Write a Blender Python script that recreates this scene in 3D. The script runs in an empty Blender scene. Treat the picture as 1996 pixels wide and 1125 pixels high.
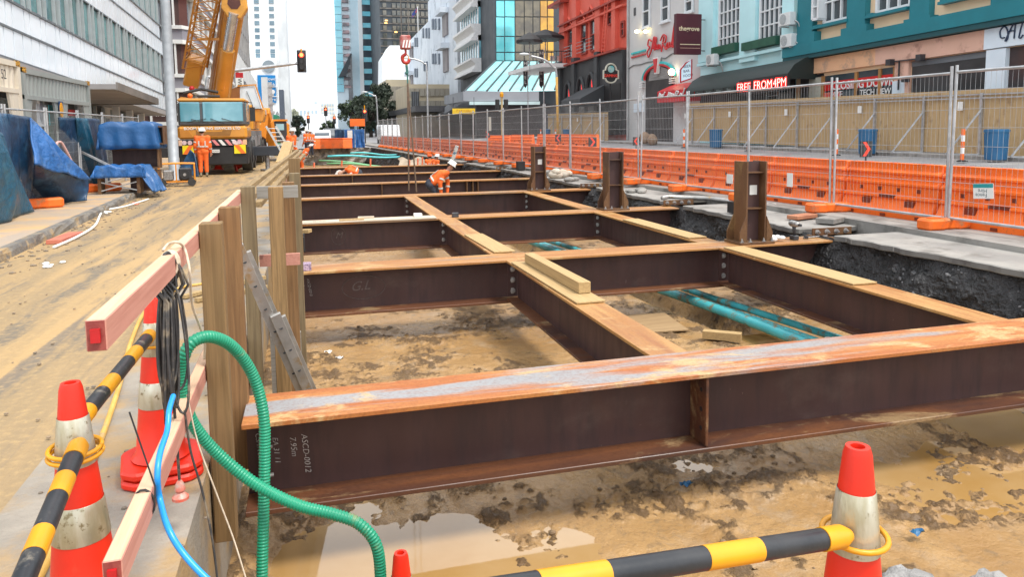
import bpy, bmesh, math, random
import numpy as np
from mathutils import Vector, Matrix
random.seed(7); np.random.seed(7)
S = bpy.context.scene
COL = S.collection
# ---------------------------------------------------------------- camera, sky, sun, exposure
# x to the right across the street, y along the street, z up (square to the sloping street); left road at z = 0
F_PX, CX, CY, EYE = 1441.0, 998.0, 390.0, 1.75
def _d(u, v): return np.array([(u-CX)/F_PX, -(v-CY)/F_PX, -1.0])
_vy = _d(600, 252); _vy /= np.linalg.norm(_vy)
_vx = _d(6284, 187); _vx = _vx - _vy*(_vx @ _vy); _vx /= np.linalg.norm(_vx)
ROT = np.array([_vx, _vy, np.cross(_vx, _vy)])
cam_data = bpy.data.cameras.new('camera'); cam = bpy.data.objects.new('camera', cam_data); COL.objects.link(cam)
cam_data.sensor_width = 36; cam_data.lens = 26.0; cam_data.shift_y = -172.5/1996
cam_data.clip_start = 0.05; cam_data.clip_end = 4000
_m = Matrix([list(ROT[0])+[0], list(ROT[1])+[0], list(ROT[2])+[EYE], [0, 0, 0, 1]])
cam.matrix_world = _m
S.camera = cam
S.render.resolution_x, S.render.resolution_y = 1024, 578

SUN_EL, SUN_AZ = math.radians(62), math.radians(140)      # sun high behind the camera, to its right
w = bpy.data.worlds.new('World'); S.world = w; w.use_nodes = True
nt = w.node_tree; nt.nodes.clear()
sky = nt.nodes.new('ShaderNodeTexSky'); sky.sky_type = 'NISHITA'; sky.sun_disc = False
sky.sun_elevation = SUN_EL; sky.sun_rotation = SUN_AZ; sky.air_density = 1.0; sky.dust_density = 3.0; sky.ozone_density = 1.0
hs = nt.nodes.new('ShaderNodeHueSaturation'); hs.inputs['Saturation'].default_value = 0.25
cloud = nt.nodes.new('ShaderNodeMixRGB'); cloud.inputs['Fac'].default_value = 0.8
cloud.inputs['Color2'].default_value = (9.0, 9.4, 9.9, 1)          # even overcast over the clear sky
bg = nt.nodes.new('ShaderNodeBackground'); bg.inputs['Strength'].default_value = 0.115
wo = nt.nodes.new('ShaderNodeOutputWorld')
nt.links.new(sky.outputs[0], hs.inputs['Color']); nt.links.new(hs.outputs[0], cloud.inputs['Color1'])
nt.links.new(cloud.outputs[0], bg.inputs['Color']); nt.links.new(bg.outputs[0], wo.inputs['Surface'])
sd = bpy.data.lights.new('sun', 'SUN'); sd.energy = 2.0; sd.angle = math.radians(16); sd.color = (1, .95, .87)
so = bpy.data.objects.new('sun', sd); COL.objects.link(so)
so.rotation_euler = (math.radians(90)-SUN_EL, 0, math.pi-SUN_AZ)
S.view_settings.view_transform = 'Standard'; S.view_settings.look = 'None'
S.view_settings.exposure = 0.92; S.view_settings.gamma = 1.0; S.view_settings.use_curve_mapping = False

# ---------------------------------------------------------------- survey helpers: where a sight line meets a known plane
def _ray(u, v): return ROT @ _d(u, v)
def at_x(u, v, X):
    r = _ray(u, v); t = X/r[0]; return Vector((X, r[1]*t, EYE+r[2]*t))
def at_y(u, v, Y):
    r = _ray(u, v); t = Y/r[1]; return Vector((r[0]*t, Y, EYE+r[2]*t))
def at_z(u, v, Z):
    r = _ray(u, v); t = (Z-EYE)/r[2]; return Vector((r[0]*t, r[1]*t, Z))

# ---------------------------------------------------------------- mesh builder
class MB:
    def __init__(s): s.v = []; s.f = []; s.m = []; s.mi = 0
    def add(s, vs, fs, m=None):
        o = len(s.v); s.v += [tuple(p) for p in vs]
        for q in fs: s.f.append(tuple(i+o for i in q)); s.m.append(s.mi if m is None else m)
        return s
    def box(s, x0, x1, y0, y1, z0, z1, m=None):
        return s.add([(x0,y0,z0),(x1,y0,z0),(x1,y1,z0),(x0,y1,z0),(x0,y0,z1),(x1,y0,z1),(x1,y1,z1),(x0,y1,z1)],
                     [(3,2,1,0),(4,5,6,7),(0,1,5,4),(1,2,6,5),(2,3,7,6),(3,0,4,7)], m)
    def bar(s, p, q, w, h, up=(0,0,1), m=None):
        p = Vector(p); q = Vector(q); d = (q-p).normalized(); up = Vector(up)
        sx = d.cross(up)
        if sx.length < 1e-4: sx = d.cross(Vector((0,1,0)))
        sx.normalize(); sz = sx.cross(d).normalized(); sx = sx*(w/2); sz = sz*(h/2)
        vs = []
        for c in (p, q): vs += [c-sx-sz, c+sx-sz, c+sx+sz, c-sx+sz]
        return s.add(vs, [(3,2,1,0),(4,5,6,7),(0,1,5,4),(1,2,6,5),(2,3,7,6),(3,0,4,7)], m)
    def tube(s, pts, r, n=8, caps=True, m=None):
        pts = [Vector(p) for p in pts]; rs = r if isinstance(r, (list, tuple)) else [r]*len(pts)
        o = len(s.v); prev = None
        for i, p in enumerate(pts):
            a = pts[max(i-1, 0)]; b = pts[min(i+1, len(pts)-1)]; d = (b-a)
            if d.length < 1e-9: d = Vector((0,0,1))
            d.normalize()
            if prev is None:
                ref = Vector((0,0,1)) if abs(d.z) < .9 else Vector((1,0,0)); e1 = d.cross(ref).normalized()
            else:
                e1 = prev - d*(prev.dot(d))
                if e1.length < 1e-6: e1 = d.cross(Vector((1,.3,.2)))
                e1.normalize()
            prev = e1; e2 = d.cross(e1)
            for k in range(n):
                t = 2*math.pi*k/n; s.v.append(tuple(p+(e1*math.cos(t)+e2*math.sin(t))*rs[i]))
        mm = s.mi if m is None else m
        for i in range(len(pts)-1):
            for k in range(n):
                a = o+i*n+k; b = o+i*n+(k+1) % n; s.f.append((a, b, b+n, a+n)); s.m.append(mm)
        if caps:
            s.f.append(tuple(o+k for k in range(n))[::-1]); s.m.append(mm)
            e = o+(len(pts)-1)*n; s.f.append(tuple(e+k for k in range(n))); s.m.append(mm)
        return s
    def lathe(s, prof, n=20, c=(0,0,0), m=None, cap=True):
        o = len(s.v); mm = s.mi if m is None else m
        for r, z in prof:
            for k in range(n):
                t = 2*math.pi*k/n; s.v.append((c[0]+r*math.cos(t), c[1]+r*math.sin(t), c[2]+z))
        for i in range(len(prof)-1):
            for k in range(n):
                a = o+i*n+k; b = o+i*n+(k+1) % n; s.f.append((a, b, b+n, a+n)); s.m.append(mm)
        if cap:
            s.f.append(tuple(o+k for k in range(n))[::-1]); s.m.append(mm)
            e = o+(len(prof)-1)*n; s.f.append(tuple(e+k for k in range(n))); s.m.append(mm)
        return s
    def prism(s, pts, axis, a, b, m=None):
        n = len(pts)
        def P(p, t): return {'x': (t, p[0], p[1]), 'y': (p[0], t, p[1]), 'z': (p[0], p[1], t)}[axis]
        vs = [P(p, a) for p in pts]+[P(p, b) for p in pts]
        fs = [tuple(range(n))[::-1], tuple(range(n, 2*n))]+[(i, (i+1) % n, (i+1) % n+n, i+n) for i in range(n)]
        return s.add(vs, fs, m)
    def cyl(s, p, q, r, n=10, m=None, r2=None):
        return s.tube([p, q], [r, r if r2 is None else r2], n, True, m)
    def ball(s, c, r, n=8, k=5, m=None, sx=1, sy=1, sz=1):
        o = len(s.v); mm = s.mi if m is None else m
        for i in range(k+1):
            ph = math.pi*i/k-math.pi/2
            for j in range(n):
                t = 2*math.pi*j/n; s.v.append((c[0]+sx*r*math.cos(ph)*math.cos(t), c[1]+sy*r*math.cos(ph)*math.sin(t), c[2]+sz*r*math.sin(ph)))
        for i in range(k):
            for j in range(n):
                a = o+i*n+j; b = o+i*n+(j+1) % n; s.f.append((a, b, b+n, a+n)); s.m.append(mm)
        return s
    def caps(s, p, q, r1, r2, n=10):
        p = Vector(p); q = Vector(q); d = q-p; L = max(d.length, 1e-5); d = d/L
        pts = []; rs = []
        for a in (-90, -60, -30, 0): pts.append(p+d*(r1*math.sin(math.radians(a)))); rs.append(max(r1*math.cos(math.radians(a)), .001))
        for a in (0, 30, 60, 90): pts.append(q+d*(r2*math.sin(math.radians(a)))); rs.append(max(r2*math.cos(math.radians(a)), .001))
        return s.tube(pts, rs, n, True)
    def grid(s, fn, nu, nv, m=None):
        vs = [fn(i/nu, j/nv) for j in range(nv+1) for i in range(nu+1)]
        fs = [(j*(nu+1)+i, j*(nu+1)+i+1, (j+1)*(nu+1)+i+1, (j+1)*(nu+1)+i) for j in range(nv) for i in range(nu)]
        return s.add(vs, fs, m)
    def shear(s, g):
        s.v = [(x, y, z-g*y) for x, y, z in s.v]; return s
    def mesh(s, name, mats, smooth=False, bevel=0, fix=True, weld=False):
        me = bpy.data.meshes.new(name); me.from_pydata(s.v, [], s.f)
        for m in (mats if isinstance(mats, (list, tuple)) else [mats]): me.materials.append(m)
        me.polygons.foreach_set('material_index', s.m)
        if fix or bevel or weld:
            bm = bmesh.new(); bm.from_mesh(me)
            if weld: bmesh.ops.remove_doubles(bm, verts=bm.verts, dist=1e-5)
            if fix: bmesh.ops.recalc_face_normals(bm, faces=bm.faces)
            if bevel:
                es = [e for e in bm.edges if len(e.link_faces) == 2 and e.calc_face_angle(0) > .6]
                bmesh.ops.bevel(bm, geom=es, offset=bevel, segments=1, affect='EDGES', clamp_overlap=True)
            bm.to_mesh(me); bm.free()
        if smooth:
            me.polygons.foreach_set('use_smooth', [True]*len(me.polygons))
            if smooth != True: me.set_sharp_from_angle(angle=math.radians(smooth))
        me.update(); return me
    def build(s, name, mats, parent=None, smooth=False, bevel=0, loc=None, rz=None, fix=True, weld=False):
        return link(name, s.mesh(name, mats, smooth, bevel, fix, weld), parent, loc, rz)
def link(name, me, parent=None, loc=None, rz=None):
    o = bpy.data.objects.new(name, me); COL.objects.link(o)
    if parent is not None: o.parent = parent
    if loc is not None: o.location = loc
    if rz is not None: o.rotation_euler[2] = rz
    return o
def thing(name, label, cat, loc=(0,0,0), rz=0, group=None):
    o = bpy.data.objects.new(name, None); COL.objects.link(o); o.empty_display_size = .2
    o.location = loc; o.rotation_euler[2] = rz; return tag(o, label, cat, group)
def tag(o, label, cat, group=None):
    o['label'] = label; o['category'] = cat
    if group: o['group'] = group
    return o
def kind(o, k): o['kind'] = k; return o
def copy_tree(o, loc=None, rz=None, label=None, parent=None):
    c = o.copy(); COL.objects.link(c); c.parent = parent
    if loc is not None: c.location = loc
    if rz is not None: c.rotation_euler[2] = rz
    if label: c['label'] = label
    for ch in list(KIDS.get(o, []) or [k for k in o.children]): copy_tree(ch, parent=c)
    return c
KIDS = {}
ORD = ['first','second','third','fourth','fifth','sixth','seventh','eighth','ninth','tenth','eleventh','twelfth','thirteenth','fourteenth',
 'fifteenth','sixteenth','seventeenth','eighteenth','nineteenth','twentieth','twenty-first','twenty-second','twenty-third','twenty-fourth',
 'twenty-fifth','twenty-sixth','twenty-seventh','twenty-eighth','twenty-ninth','thirtieth','thirty-first','thirty-second','thirty-third','thirty-fourth','thirty-fifth','thirty-sixth']
def text_mesh(body, size, mat, extrude=.004, offset=0.0, shear=0.0, align='LEFT', spacing=1.0):
    cu = bpy.data.curves.new('lettering', 'FONT'); cu.body = body; cu.size = size; cu.extrude = extrude; cu.offset = offset
    cu.shear = shear; cu.align_x = align; cu.align_y = 'CENTER'; cu.space_character = spacing; cu.resolution_u = 3
    o = bpy.data.objects.new('tmp', cu); COL.objects.link(o)
    dg = bpy.context.evaluated_depsgraph_get()
    me = bpy.data.meshes.new_from_object(o.evaluated_get(dg)); bpy.data.objects.remove(o); bpy.data.curves.remove(cu)
    me.materials.clear(); me.materials.append(mat); return me
def letters(parent, body, size, mat, loc, xdir, ydir, **k):
    """lettering standing at loc, reading along xdir, its up along ydir (parent frame)"""
    me = text_mesh(body, size, mat, **k); X = Vector(xdir).normalized(); Y = Vector(ydir); Y = (Y-X*Y.dot(X)).normalized(); Z = X.cross(Y)
    M = Matrix(((X.x,Y.x,Z.x,loc[0]),(X.y,Y.y,Z.y,loc[1]),(X.z,Y.z,Z.z,loc[2]),(0,0,0,1)))
    me.transform(M); return link('lettering', me, parent)
def smooth_path(pts, k=6):
    P = [Vector(p) for p in pts]; out = []
    for i in range(len(P)-1):
        p0 = P[max(i-1,0)]; p1 = P[i]; p2 = P[i+1]; p3 = P[min(i+2,len(P)-1)]
        for j in range(k):
            t = j/k; out.append(.5*((2*p1)+(p2-p0)*t+(2*p0-5*p1+4*p2-p3)*t*t+(3*p1-p0-3*p2+p3)*t**3))
    out.append(P[-1]); return out

# ---------------------------------------------------------------- numpy value noise for terrain relief
_TAB = {}
def vnoise(x, y, seed=0):
    T = _TAB.get(seed)
    if T is None: T = _TAB[seed] = np.random.RandomState(seed).rand(256, 256)
    xi = np.floor(x).astype(int); yi = np.floor(y).astype(int); fx = x-xi; fy = y-yi
    fx = fx*fx*(3-2*fx); fy = fy*fy*(3-2*fy)
    g = lambda a, b: T[a % 256, b % 256]
    return (g(xi,yi)*(1-fx)+g(xi+1,yi)*fx)*(1-fy)+(g(xi,yi+1)*(1-fx)+g(xi+1,yi+1)*fx)*fy
def fbm(x, y, sc, octv=4, seed=0, gain=.5):
    a = 1; t = 0; s = np.zeros_like(x)
    for o in range(octv): s += a*vnoise(x*sc+17*o, y*sc+31*o, seed+o); t += a; a *= gain; sc *= 2.03
    return s/t

# ---------------------------------------------------------------- materials
def nodes(name):
    m = bpy.data.materials.new(name); m.use_nodes = True; t = m.node_tree; t.nodes.clear()
    out = t.nodes.new('ShaderNodeOutputMaterial'); b = t.nodes.new('ShaderNodeBsdfPrincipled')
    t.links.new(b.outputs[0], out.inputs['Surface']); return m, t, b
def n_noise(t, scale, detail=5, stretch=(1,1,1), rough=.55, dist=0, obj=False):
    if obj: g = t.nodes.new('ShaderNodeTexCoord'); src = g.outputs['Object']
    else: g = t.nodes.new('ShaderNodeNewGeometry'); src = g.outputs['Position']
    mp = t.nodes.new('ShaderNodeMapping'); mp.inputs['Scale'].default_value = stretch
    n = t.nodes.new('ShaderNodeTexNoise'); n.inputs['Scale'].default_value = scale; n.inputs['Detail'].default_value = detail
    n.inputs['Roughness'].default_value = rough; n.inputs['Distortion'].default_value = dist
    t.links.new(src, mp.inputs['Vector']); t.links.new(mp.outputs[0], n.inputs['Vector']); return n.outputs['Fac']
def n_ramp(t, src, a, b):
    r = t.nodes.new('ShaderNodeMapRange'); r.inputs['From Min'].default_value = a; r.inputs['From Max'].default_value = b
    r.interpolation_type = 'SMOOTHSTEP'; t.links.new(src, r.inputs['Value']); return r.outputs['Result']
def n_mix(t, fac, c1, c2):
    m = t.nodes.new('ShaderNodeMixRGB')
    for i, c in ((1, c1), (2, c2)):
        if isinstance(c, tuple): m.inputs[i].default_value = (*c, 1) if len(c) == 3 else c
        else: t.links.new(c, m.inputs[i])
    if isinstance(fac, (int, float)): m.inputs[0].default_value = fac
    else: t.links.new(fac, m.inputs[0])
    return m.outputs[0]
def n_math(t, op, a, b):
    m = t.nodes.new('ShaderNodeMath'); m.operation = op
    for i, c in ((0, a), (1, b)):
        if isinstance(c, (int, float)): m.inputs[i].default_value = c
        else: t.links.new(c, m.inputs[i])
    return m.outputs[0]
def n_bump(t, b, src, strength, dist=.02):
    bp = t.nodes.new('ShaderNodeBump'); bp.inputs['Strength'].default_value = strength; bp.inputs['Distance'].default_value = dist
    t.links.new(src, bp.inputs['Height']); t.links.new(bp.outputs[0], b.inputs['Normal'])
def mat(name, c1, c2=None, scale=3, rough=.6, metal=0.0, bump=.15, bscale=None, stretch=(1,1,1), dirt=None, dscale=2.0, dlim=(.52,.66),
        detail=6, spec=.5, lim=(.36,.64), obj=False, rvar=.12, coat=0, dist=.01):
    m, t, b = nodes(name)
    if c2 is None: c2 = tuple(x*.8 for x in c1)
    n = n_noise(t, scale, detail, stretch, obj=obj); c = n_mix(t, n_ramp(t, n, *lim), c1, c2)
    if dirt:
        n2 = n_noise(t, dscale, 7, (1,1,1), .65); c = n_mix(t, n_ramp(t, n2, *dlim), c, dirt)
    t.links.new(c, b.inputs['Base Color']); b.inputs['Metallic'].default_value = metal
    b.inputs['Specular IOR Level'].default_value = spec
    r = n_mix(t, n, (rough-rvar,)*3, (min(rough+rvar, 1),)*3); t.links.new(r, b.inputs['Roughness'])
    if coat: b.inputs['Coat Weight'].default_value = coat
    if bump: n_bump(t, b, n_noise(t, bscale or scale*6, 4, stretch, obj=obj), bump, dist)
    return m
def glow(name, c, s):
    m, t, b = nodes(name); b.inputs['Base Color'].default_value = (*c, 1); b.inputs['Emission Color'].default_value = (*c, 1)
    b.inputs['Emission Strength'].default_value = s; return m
def glass(name, c, c2=None, rough=.08, scale=.4, spec=1.0, metal=0.0, bump=.0):
    return mat(name, c, c2 or tuple(x*.7 for x in c), scale, rough, metal, bump, spec=spec, rvar=.04, detail=3, bscale=.6, dist=.2)

# steel
def rusty(name, base, mid, pale, blue, axis_stretch, bl=(.50,.60)):
    m, t, b = nodes(name)
    n1 = n_noise(t, 2.2, 7, axis_stretch, .6); n2 = n_noise(t, 1.1, 8, axis_stretch, .62, .6); n3 = n_noise(t, 1.7, 10, (.7,1.6,1), .7, .5)
    c = n_mix(t, n_ramp(t, n1, .38, .62), base, mid); c = n_mix(t, n_ramp(t, n2, *bl), c, blue); c = n_mix(t, n_math(t, 'MULTIPLY', n_ramp(t, n3, .54, .63), .85), c, pale)
    n4 = n_noise(t, 46, 6, (1,1,1), .7); c = n_mix(t, n_math(t, 'MULTIPLY', n_ramp(t, n4, .42, .68), .42), c, tuple(x*.45 for x in base))
    t.links.new(c, b.inputs['Base Color']); t.links.new(n_mix(t, n_ramp(t, n2, .4, .65), (.62,)*3, (.34,)*3), b.inputs['Roughness'])
    n_bump(t, b, n_noise(t, 55, 5), .12, .004); return m
RUST1 = rusty('rust_scale_steel', (.34,.10,.021), (.43,.18,.048), (.50,.34,.155), (.27,.27,.275), (.24,3.0,1), (.49,.59))
RUST2 = rusty('dusty_rust_steel', (.33,.135,.036), (.41,.20,.062), (.46,.30,.125), (.27,.17,.10), (.3,3.0,1), (.54,.64))
RUSTL = rusty('dusty_rust_joist', (.34,.15,.042), (.42,.22,.07), (.47,.32,.14), (.30,.115,.03), (3.0,.3,1), (.56,.66))
RUSTC = rusty('rust_column_steel', (.12,.055,.022), (.165,.085,.034), (.21,.125,.05), (.075,.042,.03), (1,1,.5), (.5,.62))
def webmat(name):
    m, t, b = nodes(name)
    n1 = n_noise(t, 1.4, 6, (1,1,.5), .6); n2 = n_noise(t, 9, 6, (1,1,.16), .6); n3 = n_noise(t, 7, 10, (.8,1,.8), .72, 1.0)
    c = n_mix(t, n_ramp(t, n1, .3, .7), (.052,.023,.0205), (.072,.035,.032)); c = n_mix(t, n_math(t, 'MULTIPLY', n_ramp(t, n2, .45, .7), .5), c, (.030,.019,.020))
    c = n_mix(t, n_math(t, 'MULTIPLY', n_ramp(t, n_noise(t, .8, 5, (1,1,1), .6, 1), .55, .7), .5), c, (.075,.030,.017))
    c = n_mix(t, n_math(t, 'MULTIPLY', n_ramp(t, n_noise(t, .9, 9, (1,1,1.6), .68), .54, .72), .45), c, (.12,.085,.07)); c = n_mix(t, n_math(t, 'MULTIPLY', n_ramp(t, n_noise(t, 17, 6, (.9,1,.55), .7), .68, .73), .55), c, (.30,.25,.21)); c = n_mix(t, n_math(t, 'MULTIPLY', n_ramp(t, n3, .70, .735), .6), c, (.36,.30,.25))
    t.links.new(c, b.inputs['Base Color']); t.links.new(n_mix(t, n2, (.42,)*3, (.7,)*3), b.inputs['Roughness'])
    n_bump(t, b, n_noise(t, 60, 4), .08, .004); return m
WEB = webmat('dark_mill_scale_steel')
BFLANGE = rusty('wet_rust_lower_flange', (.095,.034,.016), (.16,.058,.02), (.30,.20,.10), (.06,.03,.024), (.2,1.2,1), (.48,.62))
BOLT = mat('zinc_bolt', (.42,.41,.40), (.25,.24,.23), 20, .45, .6)
# timber
def timber(name, c1, c2, axis, knots=(.16,.09,.04), k=.35, vary=.0):
    st = {'x': (.25,7,7), 'y': (7,.25,7), 'z': (7,7,.25)}[axis]
    m, t, b = nodes(name); n = n_noise(t, 6, 5, st, .6, .6); n2 = n_noise(t, 2.3, 6, (1,1,1), .6)
    c = n_mix(t, n_ramp(t, n, .35, .68), c1, c2); c = n_mix(t, n_math(t, 'MULTIPLY', n_ramp(t, n2, .56, .74), k), c, knots)
    kn = n_ramp(t, n_noise(t, 3.1, 3, tuple(x**.5 for x in st), .5), .70, .76); c = n_mix(t, n_math(t, 'MULTIPLY', kn, .7), c, tuple(x*.55 for x in knots))
    if vary: oi = t.nodes.new('ShaderNodeObjectInfo'); c = n_mix(t, n_math(t, 'MULTIPLY', oi.outputs['Random'], vary), c, tuple(x*.45 for x in c2))
    t.links.new(c, b.inputs['Base Color']); b.inputs['Roughness'].default_value = .75; n_bump(t, b, n, .25, .006); return m
POST = timber('treated_pine_upright', (.29,.175,.072), (.175,.104,.040), 'z', vary=.6)
POST2 = timber('treated_pine_reddish', (.235,.125,.048), (.14,.072,.027), 'z')
POST3 = timber('treated_pine_grey', (.20,.145,.075), (.125,.088,.045), 'z')
POSTX = timber('treated_pine_across', (.42,.30,.14), (.30,.20,.085), 'x')
POSTY = timber('treated_pine_along', (.46,.33,.16), (.33,.22,.10), 'y')
GREYT = timber('weathered_board', (.30,.28,.25), (.22,.20,.17), 'x')
PINK = timber('pink_primed_timber', (.52,.245,.185), (.45,.195,.145), 'y', (.40,.17,.13), .5)
PINKTOP = timber('pale_top_pink_timber', (.62,.42,.28), (.55,.35,.22), 'y', (.55,.30,.2), .4)  # paler, creamier timber colour for the top faces of the pink rails
PINKEND = mat('timber_end_red', (.22,.035,.03), (.30,.07,.05), 30, .6)
REDTAG = mat('red_end_tag', (.5,.01,.015), (.4,.008,.01), 6, .4)
PLY = timber('plywood', (.44,.30,.135), (.35,.23,.10), 'y', (.40,.27,.13), .5)
PLANKW = timber('pale_plank', (.56,.49,.39), (.46,.37,.27), 'x', (.35,.27,.2), .5)
HOARD = timber('hoarding_ply', (.47,.33,.17), (.38,.26,.13), 'z', (.24,.15,.08), .75)
# ground
MUDDYROAD = None
def road_mat():
    m, t, b = nodes('muddy_asphalt')
    n1 = n_noise(t, .55, 8, (2.4,.16,1), .62, .5); n2 = n_noise(t, 2.2, 9, (1.5,.28,1), .66, .3); n3 = n_noise(t, 16, 6, (1,1,1), .6)
    c = n_mix(t, n_ramp(t, n1, .40, .60), (.40,.262,.118), (.27,.19,.10)); c = n_mix(t, n_math(t, 'MULTIPLY', n_ramp(t, n2, .49, .64), .85), c, (.135,.115,.09))
    n5 = n_noise(t, .9, 7, (3.2,.10,1), .6, .3); c = n_mix(t, n_math(t, 'MULTIPLY', n_ramp(t, n5, .55, .66), .7), c, (.115,.105,.095))
    c = n_mix(t, n_math(t, 'MULTIPLY', n_ramp(t, n3, .45, .8), .6), c, (.47,.315,.14))
    c = n_mix(t, n_math(t, 'MULTIPLY', n_ramp(t, n_noise(t, 60, 3), .6, .75), .35), c, (.10,.08,.06))
    t.links.new(c, b.inputs['Base Color']); t.links.new(n_mix(t, n1, (.35,)*3, (.8,)*3), b.inputs['Roughness'])
    n_bump(t, b, n_math(t, 'ADD', n3, n_math(t, 'MULTIPLY', n2, 2.0)), .35, .02); return m
ROADM = road_mat()
PAVEM = mat('muddy_pavement', (.40,.30,.20), (.33,.27,.22), .9, .6, 0, .3, 14, dirt=(.50,.32,.16), dscale=1.1, dlim=(.45,.62))
KERBM = mat('wet_dark_kerb', (.13,.12,.11), (.22,.20,.17), 3, .6, 0, .6, 18, dirt=(.36,.25,.13), dscale=2.5, dist=.03)
CONC = mat('muddy_concrete', (.29,.255,.21), (.21,.185,.155), 2.2, .7, 0, .45, 26, dirt=(.33,.22,.105), dscale=1.3, dlim=(.43,.60), dist=.02)
CONCR = mat('grey_concrete_slab', (.30,.285,.26), (.225,.215,.20), 1.8, .75, 0, .4, 22, dirt=(.15,.14,.125), dscale=2.2, dlim=(.48,.68))
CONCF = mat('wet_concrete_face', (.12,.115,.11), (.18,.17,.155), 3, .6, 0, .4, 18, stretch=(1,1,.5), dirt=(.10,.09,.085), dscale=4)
SOIL = mat('black_wet_fill', (.012,.0115,.012), (.034,.032,.033), 5, .5, 0, 1.0, 16, dirt=(.075,.072,.072), dscale=9, dlim=(.56,.70), dist=.08)
STONEM = mat('broken_rock', (.15,.147,.15), (.05,.049,.05), 6, .6, 0, .5, 20)
ASPH = mat('road_asphalt', (.24,.24,.25), (.19,.19,.20), .6, .6, 0, .2, 40, dirt=(.30,.29,.28), dscale=.7, dlim=(.48,.64))
FARG = mat('street_ground', (.22,.22,.22), (.17,.17,.17), .3, .8, 0, .1)
def mud_mat():
    m, t, b = nodes('wet_mud')
    at = t.nodes.new('ShaderNodeAttribute'); at.attribute_name = 'clod'
    n1 = n_noise(t, 1.0, 7, (1,1,1), .6, .5); n2 = n_noise(t, 12, 7, (1,1,1), .65)
    c = n_mix(t, n_ramp(t, n1, .35, .65), (.40,.245,.105), (.31,.175,.066)); c = n_mix(t, n_ramp(t, n_noise(t, 2.6, 6, (1,1,1), .6, 1), .52, .68), c, (.35,.235,.13)); c = n_mix(t, n_math(t, 'MULTIPLY', n_ramp(t, n_noise(t, 7, 8, (1,1,1), .7, .8), .52, .66), .6), c, (.20,.135,.075))
    crumb = n_noise(t, 4.5, 14, (1,.75,1), .74); cf = n_math(t, 'MULTIPLY', n_ramp(t, n_math(t, 'ADD', n_math(t, 'ADD', crumb, n_math(t, 'MULTIPLY', n_math(t, 'SUBTRACT', n_noise(t, 42, 5, (1,1,1), .7), .5), .22)), n_math(t, 'MULTIPLY', n_math(t, 'SUBTRACT', at.outputs['Fac'], .5), .18)), .53, .66), .85)
    c = n_mix(t, n_math(t, 'MULTIPLY', at.outputs['Fac'], .35), c, (.20,.125,.06)); c = n_mix(t, cf, c, n_mix(t, n2, (.055,.033,.016), (.17,.10,.046)))
    t.links.new(c, b.inputs['Base Color']); t.links.new(n_mix(t, at.outputs['Fac'], n_mix(t, n1, (.14,)*3, (.42,)*3), (.5,)*3), b.inputs['Roughness'])
    n_bump(t, b, n_math(t, 'ADD', n_math(t, 'MULTIPLY', cf, .8), n2), .75, .03); return m
MUD = mud_mat()
PUDDLE = mat('muddy_water', (.33,.185,.055), (.40,.26,.12), .7, .04, 0, .03, 5, rvar=.02, spec=.9, dist=.01)
# plastics, fabrics, paint
CONEO = mat('cone_orange', (.72,.022,.004), (.62,.018,.004), 4, .42, 0, .05, dirt=(.50,.06,.03), dscale=6, dlim=(.6,.75))
SILVER = mat('scuffed_reflective_sleeve', (.58,.56,.46), (.40,.36,.24), 16, .34, .5, .4, 50, stretch=(1,1,.22), dirt=(.22,.18,.10), dscale=26, dlim=(.57,.66))
BARB = mat('black_bar_sleeve', (.014,.016,.020), (.026,.027,.030), 9, .42, 0, .1, dirt=(.16,.14,.11), dscale=11, dlim=(.6,.72))
BARY = mat('yellow_bar_sleeve', (.70,.31,.004), (.62,.26,.004), 5, .4, 0, .05)
def barrier_mat():
    m, t, b = nodes('orange_barrier_plastic'); oi = t.nodes.new('ShaderNodeObjectInfo')
    n = n_noise(t, 1.6, 6); c = n_mix(t, n_ramp(t, n, .36, .64), (.90,.155,.008), (.80,.125,.006)); c = n_mix(t, n_math(t, 'MULTIPLY', oi.outputs['Random'], .35), c, (.85,.20,.04))
    c = n_mix(t, n_math(t, 'MULTIPLY', n_ramp(t, n_noise(t, 3.2, 9, (1,1,.6), .7), .52, .70), .5), c, (.45,.17,.06)); c = n_mix(t, n_math(t, 'MULTIPLY', n_ramp(t, n_noise(t, 24, 7, (1,1,.4), .7), .58, .68), .6), c, (.22,.10,.045))
    t.links.new(c, b.inputs['Base Color']); b.inputs['Roughness'].default_value = .5; n_bump(t, b, n_noise(t, 8, 4), .12, .02); return m
BARRIER = barrier_mat()
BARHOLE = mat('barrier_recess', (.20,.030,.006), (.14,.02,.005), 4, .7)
FOOTO = mat('fence_foot_orange', (.80,.15,.012), (.72,.12,.01), 5, .55, 0, .15, dirt=(.45,.16,.06), dscale=5)
GALV = mat('galvanised_tube', (.50,.51,.52), (.38,.39,.40), 6, .42, .55, .05)
WIRE = mat('galvanised_wire', (.40,.41,.42), (.32,.33,.34), 6, .5, .4, 0)
PAPER = mat('paper_tag', (.75,.75,.72), (.68,.68,.65), 6, .7)
TURQ = mat('turquoise_duct', (.075,.44,.47), (.055,.36,.40), 4, .4, 0, .05, dirt=(.20,.17,.10), dscale=6, dlim=(.50,.62))
GHOSE = mat('green_ribbed_hose', (.010,.27,.145), (.008,.22,.12), 4, .35, 0, 0, dirt=(.18,.22,.10), dscale=4, dlim=(.58,.7))
BHOSE = mat('blue_air_hose', (.012,.30,.75), (.012,.26,.68), 4, .3, 0, 0)
YHOSE = mat('yellow_hose', (.62,.38,.085), (.52,.30,.06), 5, .5, 0, .05, dirt=(.36,.25,.12), dscale=6)
CABLE = mat('black_cable', (.03,.03,.032), (.055,.052,.05), 9, .5, 0, 0, dirt=(.20,.16,.11), dscale=9)
ROPE = mat('cotton_rope', (.62,.52,.40), (.50,.41,.30), 30, .85)
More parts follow.
